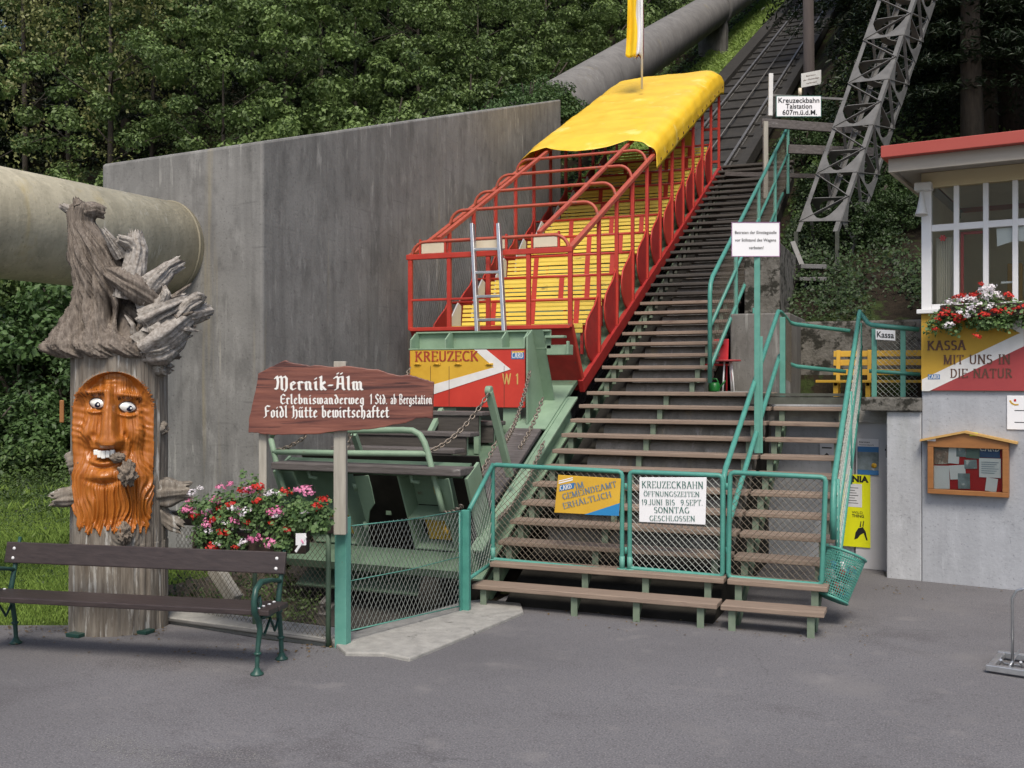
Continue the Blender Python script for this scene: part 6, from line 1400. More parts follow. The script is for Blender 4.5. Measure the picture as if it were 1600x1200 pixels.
O = QB(1451, 591.5, .0075); nib_text("CARD", ROM, O, BE, UP, width=(QB(1467.5, 591.5) - QB(1451, 591.5)).length, height=.038, nib=(.15, .06), ang=0).build("logo_letters", M_letter, lg)
b = MB(); b.boxv(B(-.04, FB - .05, zpt), BE * (LB + .06), BN * .16, UP * .045); b.build("sill", M_white, t, bevel=.005)
zt_, zm = 4.17, QB(1456, 355).z
fr = MB(); aw = [(QB(u, 400) - B(0, FB, 0)).dot(BE) for u in (1440, 1454)]
fr.boxv(B(0.0, FB, zpt + .046), BE * .10, BN * .10, UP * (zt_ - zpt - .047))
ams = [(QB(u, 400) - B(0, FB, 0)).dot(BE) for u in (1494, 1540, 1586)]; step = ams[2] - ams[1]
alls = ams + [ams[2] + step * k for k in range(1, 13)]
alls = [a for a in alls if a < LB - .12]
for a in alls: fr.boxv(B(a - .026, FB + .002, zpt + .046), BE * .052, BN * .07, UP * (zt_ - zpt - .047))
fr.boxv(B(.1005, FB + .004, zm - .045), BE * (LB - .2), BN * .06, UP * .07); fr.boxv(B(.1005, FB + .005, zpt + .0465), BE * (LB - .2), BN * .06, UP * .05)
fr.boxv(B(LB - .1, FB, zpt + .046), BE * .10, BN * .10, UP * (zt_ - zpt - .047))
win = fr.build("window", M_white, t, bevel=.006)
b = MB(); b.boxv(B(.09, FB + .035, zpt + .05), BE * (LB - .18), BN * .006, UP * (zt_ - zpt - .06)); b.build("pane", M_glass, win)
b = MB(); b.boxv(B(.0, FB - .004, zt_), BE * LB, BN * .1, UP * .16); b.build("head_beam", M_creamw, t, bevel=.004)
# inside: back wall, left wall, right side left open for light, floor, ceiling, curtains
b = MB(); b.boxv(B(.05, 2.4, zpt - .6), BE * (LB - .1), BN * .05, UP * 2.0); b.boxv(B(.0, .075, zpt + .002), BE * .05, BN * 2.3, UP * 1.32); b.boxv(B(.05, .08, 2.031), BE * (LB - .1), BN * 2.3, UP * .03); b.boxv(B(.05, .08, 4.30), BE * (LB - .1), BN * 2.3, UP * .03); b.build("inner_walls", M_inside, t)
b = MB()
def curtain(a0, a1, z0, z1, yb_):
    n = 40; vs = []
    for i in range(n + 1):
        a = a0 + (a1 - a0) * i / n; y = yb_ + .025 * math.sin(i * 1.55); vs += [B(a, y, z0), B(a, y * 1.0, z1)]
    b.add(vs, [(2 * i, 2 * i + 2, 2 * i + 3, 2 * i + 1) for i in range(n)], True)
curtain(.12, .34, zpt + .05, zm - .1, .12); b.build("curtain", M_curt, t)
b = MB(); a0 = ams[0] + .03; a1 = ams[1] - .03
b.boxv(B(a0, .055, zpt + .1), BE * .03, BN * .02, UP * (zm - zpt - .16)); b.boxv(B(a0 + .031, .055, zm - .09), BE * (a1 - a0 - .031), BN * .02, UP * .03); b.build("hatch_frame", M_rpan2, win)
b = MB(); b.boxv(B(.7, 1.2, 3.0), BE * .15, BN * .1, UP * .45); b.boxv(B(1.5, 1.6, 2.7), BE * .5, BN * .3, UP * .9); b.build("cupboard", M_oakl, t, bevel=.01)
pa = [QB(1557, 360, -.05), QB(1600, 352, -.05)]
b = MB(); b.prism([QB(1558, 385, -.06), QB(1586, 376, -.06), QB(1610, 378, -.06), QB(1610, 352, -.06), QB(1557, 357, -.06)], BN * .004); b.build("posted_paper", M_paper, win)
b = MB(); b.boxv(QB(1564, 443, -.05), BE * .12, BN * .005, UP * .02); b.build("posted_strip", M_paper, win)
b = MB(); q0 = QB(1473, 372, -.055)
for k in range(3): a = k * PI / 3; dv_ = BE * math.cos(a) + UP * math.sin(a); b.boxv(q0 - dv_ * .035 - (BE * -math.sin(a) + UP * math.cos(a)) * .009 + BN * .0005 * k, dv_ * .07, (BE * -math.sin(a) + UP * math.cos(a)) * .018, BN * .003)
b.build("red_star", M_plastred, win)
# roof
b = MB(); b.boxv(B(-.27, -.72, 4.40), BE * (LB + .6), BN * 4.2, UP * .12); b.build("roof", M_trim, t, bevel=.006)
b = MB(); b.boxv(B(-.215, -.62, 4.262), BE * (LB + .5), BN * .04, UP * .137); b.boxv(B(-.215, -.579, 4.262), BE * .04, BN * 3.9, UP * .137); b.build("fascia", M_fascia, t)
b = MB(); b.add([B(-.17, -.575, 4.30), B(LB + .3, -.575, 4.30), B(LB + .3, FB - .006, 4.335), B(-.0, FB - .006, 4.335)], [(0, 1, 2, 3)]); b.add([B(-.17, -.575, 4.30), B(-.0, FB - .006, 4.335), B(0, 3.2, 4.335), B(-.17, 3.2, 4.30)], [(0, 1, 2, 3)]); b.build("soffit", M_soffit, t, solid=.008)
t = thing("loudspeaker", QB(1442, 300), "white horn loudspeaker under a small hood on the booth's left corner post", "loudspeaker")
def BX(u, v): o = QB(u, v, .10); return o
b = MB(); o = BX(1428, 298); b.boxv(o, BE * .17, BN * .16, UP * .085); b.build("hood", M_dwhite, t, bevel=.012)
b = MB(); o = BX(1440.5, 300); b.lathe(o, V(-.02, -.12, -1), [(.022, 0), (.026, .06), (.045, .17), (.062, .235), (.064, .25), (.05, .245), (.02, .15)], 20, cap=False); b.build("horn", M_dwhite, t)
t = thing("flower_box", QB(1530, 500), "window flower box of red and white geraniums under the ticket booth window", "flower box")
def atB(u, v, dd_=0): return QB(u, v, .16) + CF * dd_
spans = []
for k in range(46):
    u = rs_.uniform(1468, 1606); top = 478 if u < 1500 else (470 if u < 1550 else 480); v = rs_.uniform(top, 508 + (10 if 1490 < u < 1520 else 0)); spans.append((u, v, rs_.uniform(-.08, .1)))
for u, v in ((1462, 498), (1458, 508), (1455, 514), (1490, 516)): spans.append((u, v, 0))
heads = [('w', 1478, 474, 8), ('r', 1473, 486, 8), ('r', 1467, 494, 8), ('w', 1498, 470, 10), ('w', 1510, 468, 9), ('r', 1489, 466, 7), ('r', 1499, 463, 6), ('r', 1516, 462, 8), ('w', 1531, 456, 9), ('w', 1541, 452, 9), ('w', 1534, 466, 9), ('w', 1547, 459, 8), ('w', 1520, 481, 11), ('w', 1498, 491, 12), ('r', 1487, 494, 8), ('r', 1493, 500, 9), ('w', 1476, 510, 9), ('r', 1531, 493, 9), ('w', 1540, 481, 9), ('r', 1550, 488, 9), ('r', 1559, 485, 9), ('r', 1567, 462, 8), ('r', 1580, 485, 9), ('r', 1588, 481, 8), ('r', 1455, 515, 5), ('r', 1526, 445, 5), ('w', 1510, 485, 8), ('r', 1570, 489, 7), ('r', 1458, 500, 6), ('r', 1519, 526, 7), ('w', 1555, 465, 6), ('r', 1598, 487, 8)]
bx = B(.22, -.26, zpt - .06)
planter(t, atB, heads, spans, (bx, BE * 1.5, BN * .17, UP * .13), 55, rr_=.066)
# notice case
t = thing("notice_case", QB(1511, 720), "glazed wooden notice case with a little pitched roof on the grey booth wall", "notice case")
F2 = .10
def NQ(u, v, f=0):
    o = V(0, 0, HC); r = W(u, v, d=1) - o; P0 = B(0, -.10 - f, 0); return o + r * ((P0 - o).dot(BN) / r.dot(BN))
p00, p10, p01 = NQ(1449, 771), NQ(1576, 774), NQ(1448, 684); wd_ = (p10 - p00).dot(BE); z0, z1 = p00.z, NQ(1448, 688).z; a0 = (p00 - C0).dot(BE)
def N_(a, b_, z): return B(a0 + a, -.10 + b_, z)
fw_ = .058
b = MB(); b.boxv(N_(0, 0, z0), BE * wd_, BN * .098, UP * .05); b.boxv(N_(0, 0, z0 + .0505), BE * fw_, BN * .098, UP * (z1 - z0 - .12)); b.boxv(N_(wd_ - fw_, 0, z0 + .0505), BE * fw_, BN * .098, UP * (z1 - z0 - .12))
b.prism([N_(0, 0, z1 - .069), N_(wd_, 0, z1 - .069), N_(wd_, 0, z1), N_(wd_ * .47, 0, z1 + .085), N_(0, 0, z1)], BN * .098); b.build("case_frame", M_oak, t, bevel=.005)
b = MB(); ap_ = N_(wd_ * .47, -.03, z1 + .088); l0 = N_(-.07, -.03, z1 - .012); r0 = N_(wd_ + .08, -.03, z1 - .012)
b.prism([l0, ap_, ap_ + UP * .022, l0 + UP * .022], BN * .128); b.prism([r0, r0 + UP * .022, ap_ + UP * .022, ap_], BN * .128); b.build("case_roof", M_oakl, t)
b = MB(); b.boxv(N_(fw_, .06, z0 + .05), BE * (wd_ - 2 * fw_), BN * .01, UP * (z1 - z0 - .12)); b.build("felt_back", M_felt, t)
b = MB(); b.boxv(N_(fw_, .015, z0 + .05), BE * (wd_ - 2 * fw_), BN * .004, UP * (z1 - z0 - .12)); b.build("pane", M_glass, t)
def pap(u0, v0, u1, v1, m, tilt=0, k=0):
    p_, q_, r_ = NQ(u0, v1), NQ(u1, v1), NQ(u0, v0); ww = (q_ - p_).dot(BE); hh = r_.z - p_.z; a_ = (p_ - C0).dot(BE)
    R_ = BE * math.cos(tilt) + UP * math.sin(tilt); U_ = UP * math.cos(tilt) - BE * math.sin(tilt); o = B(a_, -.10 + .052 - k * .0012, p_.z)
    b = MB(); b.boxv(o, R_ * ww, U_ * hh, BN * .001); return b.build("pinned_sheet", m, t), o, R_, U_, ww, hh
for k, (u0, v0, u1, v1, m, tl) in enumerate(((1457, 692, 1483, 726, M_photo2, .06), (1480, 698, 1497, 724, M_paper, -.05), (1493, 694, 1508, 714, M_photo, 0), (1508, 690, 1530, 716, mk("green_sheet", (.12, .18, .16), (.08, .12, .11), scale=3), -.04), (1456, 728, 1483, 764, M_paper, .03), (1484, 728, 1509, 750, M_paper, .10), (1496, 740, 1515, 764, M_photo, .02), (1506, 719, 1526, 733, M_photo, .06), (1529, 716, 1563, 746, M_paper, 0), (1538, 746, 1556, 767, M_paper, -.12))): 
    o_ = pap(u0, v0, u1, v1, m, tl, k)
q, o, R_, U_, ww, hh = pap(1530, 692, 1562, 715, mk("navy_sheet", (.03, .07, .17), (.02, .05, .12), scale=3), 0, 12)
nib_text("CARD", ROM, o + U_ * hh * .45 - BN * .001, R_, U_, width=ww, height=hh * .40, nib=(.14, .06), ang=0).build("sheet_lettering", M_letter, q)
b = MB()
for r_ in range(6): b.boxv(o + R_ * ww * .08 - U_ * (.05 + .022 * r_) - BN * .002, R_ * ww * (.85 - .1 * (r_ % 3)), U_ * .005, BN * .0008)
b.build("sheet_lines", M_btext, q)
b = MB(); b.boxv(NQ(1448.5, 689, .002), BE * .085, BN * .002, UP * .03); b.build("paper_label", M_paper, t)
b = MB(); b.boxv(NQ(1515, 681, .002), BE * .075, BN * .002, UP * .035); b.build("yellow_label", M_ypost, t)
t = thing("wall_notice", QB(1590, 645), "white notice with small red and yellow emblem on the grey booth wall", "sign")
o = QB(1573, 671, .0); o = B((o - C0).dot(BE), -.014, o.z)
b = MB(); b.boxv(o, BE * .42, BN * .012, UP * .345); q = b.build("board", M_signw, t, bevel=.003)
b = MB()
for i in range(8):
    a = PI * 1.1 + i * .22; b.boxv(o + BE * (.075 + .055 * math.cos(a)) + UP * (.30 + .055 * math.sin(a)) - BN * .002, BE * .018, UP * .014, BN * .001)
b.build("emblem_arc", M_ypan, q)
b = MB(); b.boxv(o + BE * .065 + UP * .285 - BN * .0022, BE * .02, UP * .025, BN * .001); b.build("emblem_dot", M_plastred, q)
for txt, y in (("Wanderbus", .19), ("Haltestelle", .07)): font_text(txt, o + BE * .07 + UP * y - BN * .001, BE, UP, width=.26, height=.022, bold=.004).build("lettering", M_black, q) if False else None
b = MB()
for y in (.19, .07): b.boxv(o + BE * .07 + UP * y - BN * .0015, BE * .3, UP * .008, BN * .001)
b.build("text_line", M_black, q, each=True)

# posters on the door wall
def DQ(u, v, f=0):
    o = V(0, 0, HC); r = W(u, v, d=1) - o; P0 = B(0, .39 - f, 0); return o + r * ((P0 - o).dot(BN) / r.dot(BN))
def poster(name, label, u0, v0, u1, v1, m, f=.004):
    t = thing(name, DQ(u0, v1), label, "poster"); p_, q_, r_ = DQ(u0, v1, f), DQ(u1, v1, f), DQ(u0, v0, f)
    b = MB(); R_ = BE; ww = (q_ - p_).dot(BE); hh = r_.z - p_.z; b.boxv(p_, R_ * ww, UP * hh, BN * .002); return t, b.build("sheet", m, t), p_, ww, hh
t, q, o, ww, hh = poster("event_poster", "bright yellow event poster with black lettering on the metal door under the terrace", 1308, 740, 1360, 852, M_ypost)
def pt(txt, x, y, w_, h_, m=M_black, bold=.02): font_text(txt, o + BE * (ww * x) + UP * (hh * y) - BN * .001, BE, UP, width=ww * w_, height=hh * h_, bold=bold).build("lettering", m, q)
pt("MANIA", .05, .90, .9, .08, bold=.05); pt("WILD", .45, .46, .32, .035, bold=.0); pt("THING", .45, .41, .36, .04, bold=.02)
b = MB(); b.boxv(o + BE * ww * .25 + UP * hh * .55 - BN * .0012, BE * ww * .5, UP * hh * .32, BN * .001); b.build("white_insert", M_paper, q)
b = MB()
for i in range(7): b.boxv(o + BE * ww * .30 + UP * hh * (.60 + .035 * i) - BN * .0022, BE * ww * (.34 - .05 * (i % 3)), UP * hh * .008, BN * .0008)
b.build("insert_lines", M_black, q)
def dancer(pts): return [o + BE * ww * x + UP * hh * y - BN * .002 for x, y in pts]
b = MB(); b.prism(dancer([(.52, .10), (.56, .20), (.64, .26), (.78, .28), (.86, .22), (.92, .10), (.88, .10), (.80, .20), (.70, .17), (.62, .12)]), BN * .001); b.prism(dancer([(.68, .28), (.71, .36), (.73, .36), (.72, .28)]), BN * .0012); b.prism(dancer([(.76, .29), (.79, .37), (.81, .36), (.79, .28)]), BN * .0014); b.build("printed_silhouette", M_black, q)
t, q, o, ww, hh = poster("travel_poster", "blue and white mountain poster above the yellow poster on the metal door", 1340, 685, 1373, 741, M_blue)
b = MB(); b.boxv(o + UP * hh * .78 - BN * .0012, BE * ww, UP * hh * .22, BN * .001); b.build("title_band", M_paper, q)
b = MB(); b.boxv(o + UP * hh * .13 - BN * .0012, BE * ww, UP * hh * .5, BN * .001); b.build("printed_picture", M_photo, q)
b = MB(); b.lathe(o + BE * ww * .78 + UP * hh * .26 - BN * .0012, -BN, [(.030, 0), (.030, .0008)], 16); b.build("orange_dot", M_ypan, q)
pt("Kärnten", .08, .88, .5, .05, bold=.01); pt("Nationalpark", .08, .81, .7, .04, bold=.0)
t, q, o, ww, hh = poster("wall_flyer", "small grey flyer with a black mountain drawing on the pale wall behind the stairs", 1281, 690, 1303, 716, M_paper, f=-.09)
b = MB(); b.prism([o + BE * ww * .2 + UP * hh * .1 - BN * .002, o + BE * ww * .8 + UP * hh * .1 - BN * .002, o + BE * ww * .5 + UP * hh * .35 - BN * .002], BN * .001); b.build("drawing", M_black, q)
b = MB(); b.boxv(o + BE * ww * .15 + UP * hh * .6 - BN * .002, BE * ww * .7, UP * hh * .08, BN * .001); b.build("text_line", M_black, q, each=True)

# waste basket on the railing
t = thing("waste_basket", W(1300, 940, d=9.0), "tilted teal wire waste basket full of litter hanging at the foot of the stairs", "waste basket")
tp, bt_ = W(1323, 866, d=9.02), W(1298, 934, d=8.95); axb = (bt_ - tp); hb_ = axb.length; axb.normalize(); rt, rb = .165, .145
x_ = axb.cross(CF).normalized(); y_ = axb.cross(x_)
b = MB(); nw_ = 50
def bp(i, f, dr_=0): a = 2 * PI * i / nw_; r = rt + (rb - rt) * f + dr_; return tp + axb * (hb_ * f) + (x_ * math.cos(a) + y_ * math.sin(a)) * r
for i in range(nw_): b.tube([bp(i, 0), bp(i, 1)], .0042, 4, caps=False)
for k in range(19): f = k / 18; b.tube([bp(i, f) for i in range(nw_ + 1)], .0042, 4, caps=False)
b.build("wire_body", M_teal, t)
b = MB(); b.tube([bp(i, 0, .002) for i in range(nw_ + 1)], .013, 8, caps=False); b.tube([bp(i, 1, .002) for i in range(nw_ + 1)], .011, 8, caps=False); b.lathe(tp + axb * hb_, axb, [(0, 0), (rb, 0), (rb, .006), (0, .006)], 32, cap=False); b.build("rim", M_teal, t, each=True)
b = MB(); b.bar(tp - CR * .15 + CF * .05, W(1292, 850, d=9.1), .02, .03); b.build("hanger", M_teal, t)
for k in range(60):
    f = RNG.uniform(.22, .93); a = RNG.uniform(0, 2 * PI); r = RNG.uniform(.08, .118); m = RNG.choice(M_litter + [M_litter[0]])
    b = MB(); c = tp + axb * hb_ * f + (x_ * math.cos(a) + y_ * math.sin(a)) * r; b.ball(c, (RNG.uniform(.02, .04), RNG.uniform(.02, .035), RNG.uniform(.015, .04)), 8, 6, .5, k); b.build("litter", m, t)
# bicycle rack at the right edge
t = thing("bicycle_rack", W(1560, 1050, Z=0), "low galvanised bicycle rack on the asphalt at the right edge", "bicycle rack")
ra, rb_ = W(1541, 1042, Z=.04), W(1700, 1066, Z=.04); rdv = (rb_ - ra).normalized(); rn = V(-rdv.y, rdv.x, 0)
b = MB(); b.bar(ra, rb_, .05, .045); b.bar(ra + rn * .45, rb_ + rn * .45, .05, .045); b.bar(ra + rdv * .03 + rn * .036, ra + rdv * .03 + rn * .414, .045, .04); b.bar(rb_ - rdv * .03 + rn * .036, rb_ - rdv * .03 + rn * .414, .045, .04); b.build("base_frame", M_alu, t, bevel=.005)
for k in range(2):
    o = ra + rdv * (.155 + .34 * k) + rn * .12
    b = MB(); b.tube([o - UP * .0, o + UP * .50, o + UP * .56 + rdv * .03, o + UP * .58 + rdv * .08, o + UP * .56 + rdv * .13, o + UP * .50 + rdv * .16, o + rdv * .16], .011, 8); b.tube([o + rdv * .0 + UP * .03 - rn * .1, o + rn * .28 + UP * .06], .009, 6)
    b.tube([o - rdv * .07 - rn * .05 + UP * .05, o - rdv * .07 + rn * .06 - UP * .0, o + rdv * .02 + rn * .10 - UP * .01, o + rdv * .06 + rn * .04, o + rdv * .06 - rn * .03 + UP * .05], .010, 6); b.build("hoop", M_alu, t)

# ------------------------------------------------------------------ steel lattice mast
t = thing("lattice_mast", W(1300, 400, d=17), "leaning grey steel lattice mast with gusset plates behind the ticket booth", "lattice mast")
m0, m1 = W(1298, 350, d=17.2), W(1424, -20, d=18.8); ax_ = (m1 - m0); Lm = ax_.length; ax_.normalize()
sx = CR - ax_ * CR.dot(ax_); sx.normalize(); sx = (sx * .80 - ax_.cross(sx) * .6).normalized(); sy = ax_.cross(sx).normalized(); hw = .36
m0 = m0 - ax_ * .2; Lm += 6
corner = [(-1, -1), (1, -1), (1, 1), (-1, 1)]
def mp_(i, s): cx, cy = corner[i % 4]; return m0 + ax_ * s + sx * hw * cx + sy * hw * cy
for i in range(4):
    b = MB(); o = mp_(i, -.2); cx, cy = corner[i]
    b.boxv(o, sx * -.075 * cx, sy * .010 * -cy, ax_ * Lm); b.boxv(o + sy * -.0105 * cy, sx * .010 * -cx, sy * -.065 * cy, ax_ * Lm); b.build("chord", M_steel, t)
bay = .98; nbay = int(Lm / bay)
for k in range(nbay):
    s = k * bay
    for i in range(4):
        p, q_ = mp_(i, s + (0 if i % 2 == 0 else bay * .5)), mp_(i + 1, s + (bay * .5 if i % 2 == 0 else bay)); 
        b = MB(); b.bar(mp_(i, s), mp_(i + 1, s + bay * .5), .05, .012, up=ax_); b.bar(mp_(i + 1, s + bay * .5), mp_(i, s + bay), .05, .012, up=ax_); b.build("diagonal", M_steel, t)
    # arched cross frame: plate triangle with a round opening
    b = MB(); c0_ = m0 + ax_ * (s + bay * .5); n = 20; outp, inp = [], []
    fr0 = [c0_ + sx * hw * .95 * cx + sy * hw * .95 * cy for cx, cy in corner]
    for j in range(n):
        a = 2 * PI * j / n; dx, dy = math.cos(a), math.sin(a); k_ = 1 / max(abs(dx), abs(dy)); outp.append(c0_ + (sx * dx + sy * dy) * k_ * hw * .95); inp.append(c0_ + (sx * dx + sy * dy) * hw * .74)
    vs = outp + inp; vs += [v + ax_ * .012 for v in vs]; F = []
    for j in range(n):
        j2 = (j + 1) % n; F += [(j, j2, n + j2, n + j), (2 * n + j, 3 * n + j, 3 * n + j2, 2 * n + j2), (j, 2 * n + j, 2 * n + j2, j2), (n + j, n + j2, 3 * n + j2, 3 * n + j)]
    b.add(vs, F); b.build("ring_plate", M_steel, t)
    b = MB()
    for i in (0, 1):
        a_, c_ = mp_(i, s), mp_(i + 1, s); mid = m0 + ax_ * (s + .30) + (sx * corner[i][0] + sx * corner[i + 1][0]) * hw * .5 + (sy * corner[i][1] + sy * corner[i + 1][1]) * hw * .5
        pts = [a_, a_ + ax_ * .42]
        for j in range(9):
            f = j / 8; g_ = math.sin(f * PI); pts.append(a_.lerp(c_, .10 + .8 * f) + ax_ * (.40 - .33 * (1 - g_ * .0) * (1 - abs(2 * f - 1) ** 2) - .02))
        pts += [c_ + ax_ * .42, c_]
        nn_ = (c_ - a_).cross(ax_).normalized(); b.prism(pts, nn_ * .01)
    b.build("gusset_plate", M_steel, t)
b = MB()
for i in range(4): p = mp_(i, -.2); b.bar(p, V(p.x, p.y, float(terrain(p.x, p.y)) - .1), .05, .05, up=sx)
b.build("foot", M_postd, t, each=True)
# spare track fittings lying on the bank below the mast
t = thing("steel_bracket", W(1262, 430, d=16.2), "old grey steel bracket lying on the dark bank below the lattice mast", "steel bracket")
b = MB(); b.bar(W(1238, 378, d=16.4), W(1254, 418, d=16.2), .08, .05, up=CF); b.bar(W(1248, 417, d=16.2), W(1288, 418, d=16.2), .25, .07); b.build("arm", M_steel, t, bevel=.006)
b = MB(); b.bar(W(1246, 437, d=16.1), W(1288, 437, d=16.1), .25, .06); b.bar(W(1256, 440, d=16.1), W(1260, 452, d=16.1), .05, .05, up=CF); b.bar(W(1280, 440, d=16.1), W(1284, 450, d=16.1), .05, .05, up=CF); b.build("clamp", M_steel, t, bevel=.006)
# ------------------------------------------------------------------ vegetation
rs2 = np.random.RandomState(5)
def blades(n, xr, yr, mask, hmin, hmax, name, mat, zf=lambda x, y: np.zeros_like(x)):
    x = rs2.uniform(*xr, n); y = rs2.uniform(*yr, n); k = mask(x, y); x, y = x[k], y[k]; n = len(x); z = zf(x, y)
    a = rs2.uniform(0, 2 * PI, n); h = rs2.uniform(hmin, hmax, n); w_ = .003 + .004 * rs2.rand(n); lean = rs2.normal(0, .35, (n, 2)) * h[:, None]
    v = np.empty((n, 4, 3)); v[:, 0] = np.stack([x - np.cos(a) * w_, y - np.sin(a) * w_, z - .01], 1); v[:, 2] = np.stack([x + np.cos(a) * w_, y + np.sin(a) * w_, z - .01], 1)
    v[:, 1] = np.stack([x + lean[:, 0] * .4, y + lean[:, 1] * .4, z + h * .6], 1) ; v[:, 3] = np.stack([x + lean[:, 0], y + lean[:, 1], z + h], 1)
    v[:, 1] += np.stack([np.cos(a) * w_, np.sin(a) * w_, 0 * a], 1) * .6
    me = bpy.data.meshes.new(name); me.vertices.add(n * 4); me.vertices.foreach_set("co", v.ravel()); i = np.arange(n) * 4
    me.loops.add(n * 6); me.loops.foreach_set("vertex_index", np.stack([i, i + 2, i + 1, i + 1, i + 2, i + 3], 1).ravel() if False else np.stack([i, i + 2, i + 3, i, i + 3, i + 1], 1).ravel()); me.polygons.add(n * 2); me.polygons.foreach_set("loop_start", np.arange(2 * n) * 3); me.polygons.foreach_set("loop_total", np.full(2 * n, 3)); me.update(calc_edges=True); me.materials.append(mat)
    o = bpy.data.objects.new(name, me); COL.objects.link(o); return o
lp = [(p.x, p.y) for p in lawn]
def inlawn(x, y):
    c = np.zeros(len(x), bool); n = len(lp); j = n - 1
    for i in range(n):
        xi, yi = lp[i]; xj, yj = lp[j]; c ^= ((yi > y) != (yj > y)) & (x < (xj - xi) * (y - yi) / (yj - yi + 1e-12) + xi); j = i
    wob = .08 * np.sin(x * 5) + .05 * np.sin(x * 13)
    return c & ((y > 8.3 + wob) | (x < -6.5 + wob) | (y > 7.6))
o = blades(230000, (-17, -6.4), (6.2, 18), inlawn, .02, .075, "grass", L_grass); tag(o, "short green grass behind the bench and carved trunk", "grass", kind="stuff")
o = blades(15000, (-18, -6.9), (9.0, 18), lambda x, y: inlawn(x, y) & (np.sin(x * 1.7 + 1) * np.sin(y * 1.3) + .5 * np.sin(x * 4) > .1), .08, .24, "tall_grass", L_grass); tag(o, "taller grass tufts on the lawn behind the trunk", "grass", kind="stuff")
n = 90000; x = rs2.uniform(-20, -6.5, n); y = rs2.uniform(8.0, 18.5, n); k = inlawn(x, y) & (rs2.rand(n) < .3 + .7 * sst(9, 14, y)); x, y = x[k], y[k]
hh_ = (.02 + .35 * sst(10.5, 16.5, y) * rs2.rand(len(y)) ** 1.2 * (.6 + .4 * np.sin(x * 1.9 + y)))
o = leafcloud("lawn_weeds", L_fern, np.stack([x, y, hh_ + .01], 1), np.tile([-.0, -.3, 1.0], (len(x), 1)), rs2.uniform(.02, .045, len(x)) * (1 + .9 * sst(9, 15, y)), rs=rs2); tag(o, "low broad-leaved weeds in the grass towards the wood", "weeds", kind="stuff")
# undergrowth over the hillside
def hillpts(n, xr, yr, ok):
    x = rs2.uniform(*xr, n); y = yr[0] + (yr[1] - yr[0]) * rs2.rand(n) ** 1.35; k = ok(x, y); return x[k], y[k]
clear = lambda x, y: ~((x > -7.15) & (x < -2.45)) & ~((x > -9.6) & (x < -6.9) & (y < 20.5)) & ~((x > -2.5) & (y < 15.45))
x, y = hillpts(200000, (-30, 20), (15.2, 60), lambda x, y: clear(x, y) & ((x < -2.4) | (y > 19)))
z = terrain(x, y); bump_ = np.abs(np.sin(x * 1.1 + .4 * y) * np.sin(y * .9 - x * .3)); bump_ = np.clip(.5 + .6 * np.sin(x * 1.1 + .4 * y + 1.5 * np.sin(y * .7)) * np.sin(y * .9 - x * .6 + np.sin(x * .8)) + .35 * np.sin(x * 3.1 + y) * np.sin(y * 2.7 - x), 0, 1); k = (rs2.rand(len(x)) < .25 + bump_); x, y, z, bump_ = x[k], y[k], z[k], bump_[k]
hgt = rs2.rand(len(x)) ** .8 * (.15 + .85 * bump_) * (.55 + .35 * (x < -9)) * (1 - .6 * ((x > -9.6) & (x < -6.9)))
o = leafcloud("undergrowth", L_fern, np.stack([x, y, z + hgt], 1), np.tile([.0, -.7, .8], (len(x), 1)), rs2.uniform(.05, .12, len(x)) * (1 + .03 * (y - 15)), rs=rs2); tag(o, "leafy undergrowth covering the steep hillside", "undergrowth", kind="stuff")
n = 110000; x = rs2.uniform(-2.4, 14, n); y = rs2.uniform(15.3, 21, n); k = rs2.rand(n) < np.clip(.72 + .9 * (np.sin(x * 1.9 + 2 * np.sin(y * .8)) * np.sin(y * 1.3 - x * .7) + .5 * np.sin(x * 4.3 + y * 2)), 0, 1); x, y = x[k], y[k]
o = leafcloud("bank_ivy", L_shade, np.stack([x, y, terrain(x, y) + .02 + rs2.rand(len(x)) ** 2 * .35], 1), np.tile([0, -.8, .7], (len(x), 1)), rs2.uniform(.03, .085, len(x)), rs=rs2); tag(o, "dark ivy and ferns on the shaded bank above the retaining wall", "undergrowth", kind="stuff")
x, y = hillpts(26000, (-8.3, -6.85), (19.9, 60), lambda x, y: x < -6.9)
o = blades(1, (0, 1), (0, 1), lambda x, y: x > -1, .1, .2, "tmp", L_grass); bpy.data.objects.remove(o)
z = terrain(x, y); o = leafcloud("bank_grass", L_grass, np.stack([x, y, z + rs2.rand(len(x)) * .35], 1), np.tile([.6, -.9, .3], (len(x), 1)), rs2.uniform(.10, .26, len(x)), aspect=.22, rs=rs2); tag(o, "bright grass on the bank between the upper pipe and the rails", "grass", kind="stuff")
x = rs2.uniform(-6.9, -6.0, 2600); y = rs2.uniform(7.5, 9.7, 2600)
o = leafcloud("pit_weeds", L_fern, np.stack([x, y, .02 - .5 * (x + 6.9) + rs2.rand(2600) ** 2 * .25], 1), np.tile([.3, -.5, .8], (2600, 1)), rs2.uniform(.02, .06, 2600), rs=rs2); tag(o, "weeds and grass on the stony edge of the pit", "weeds", kind="stuff")

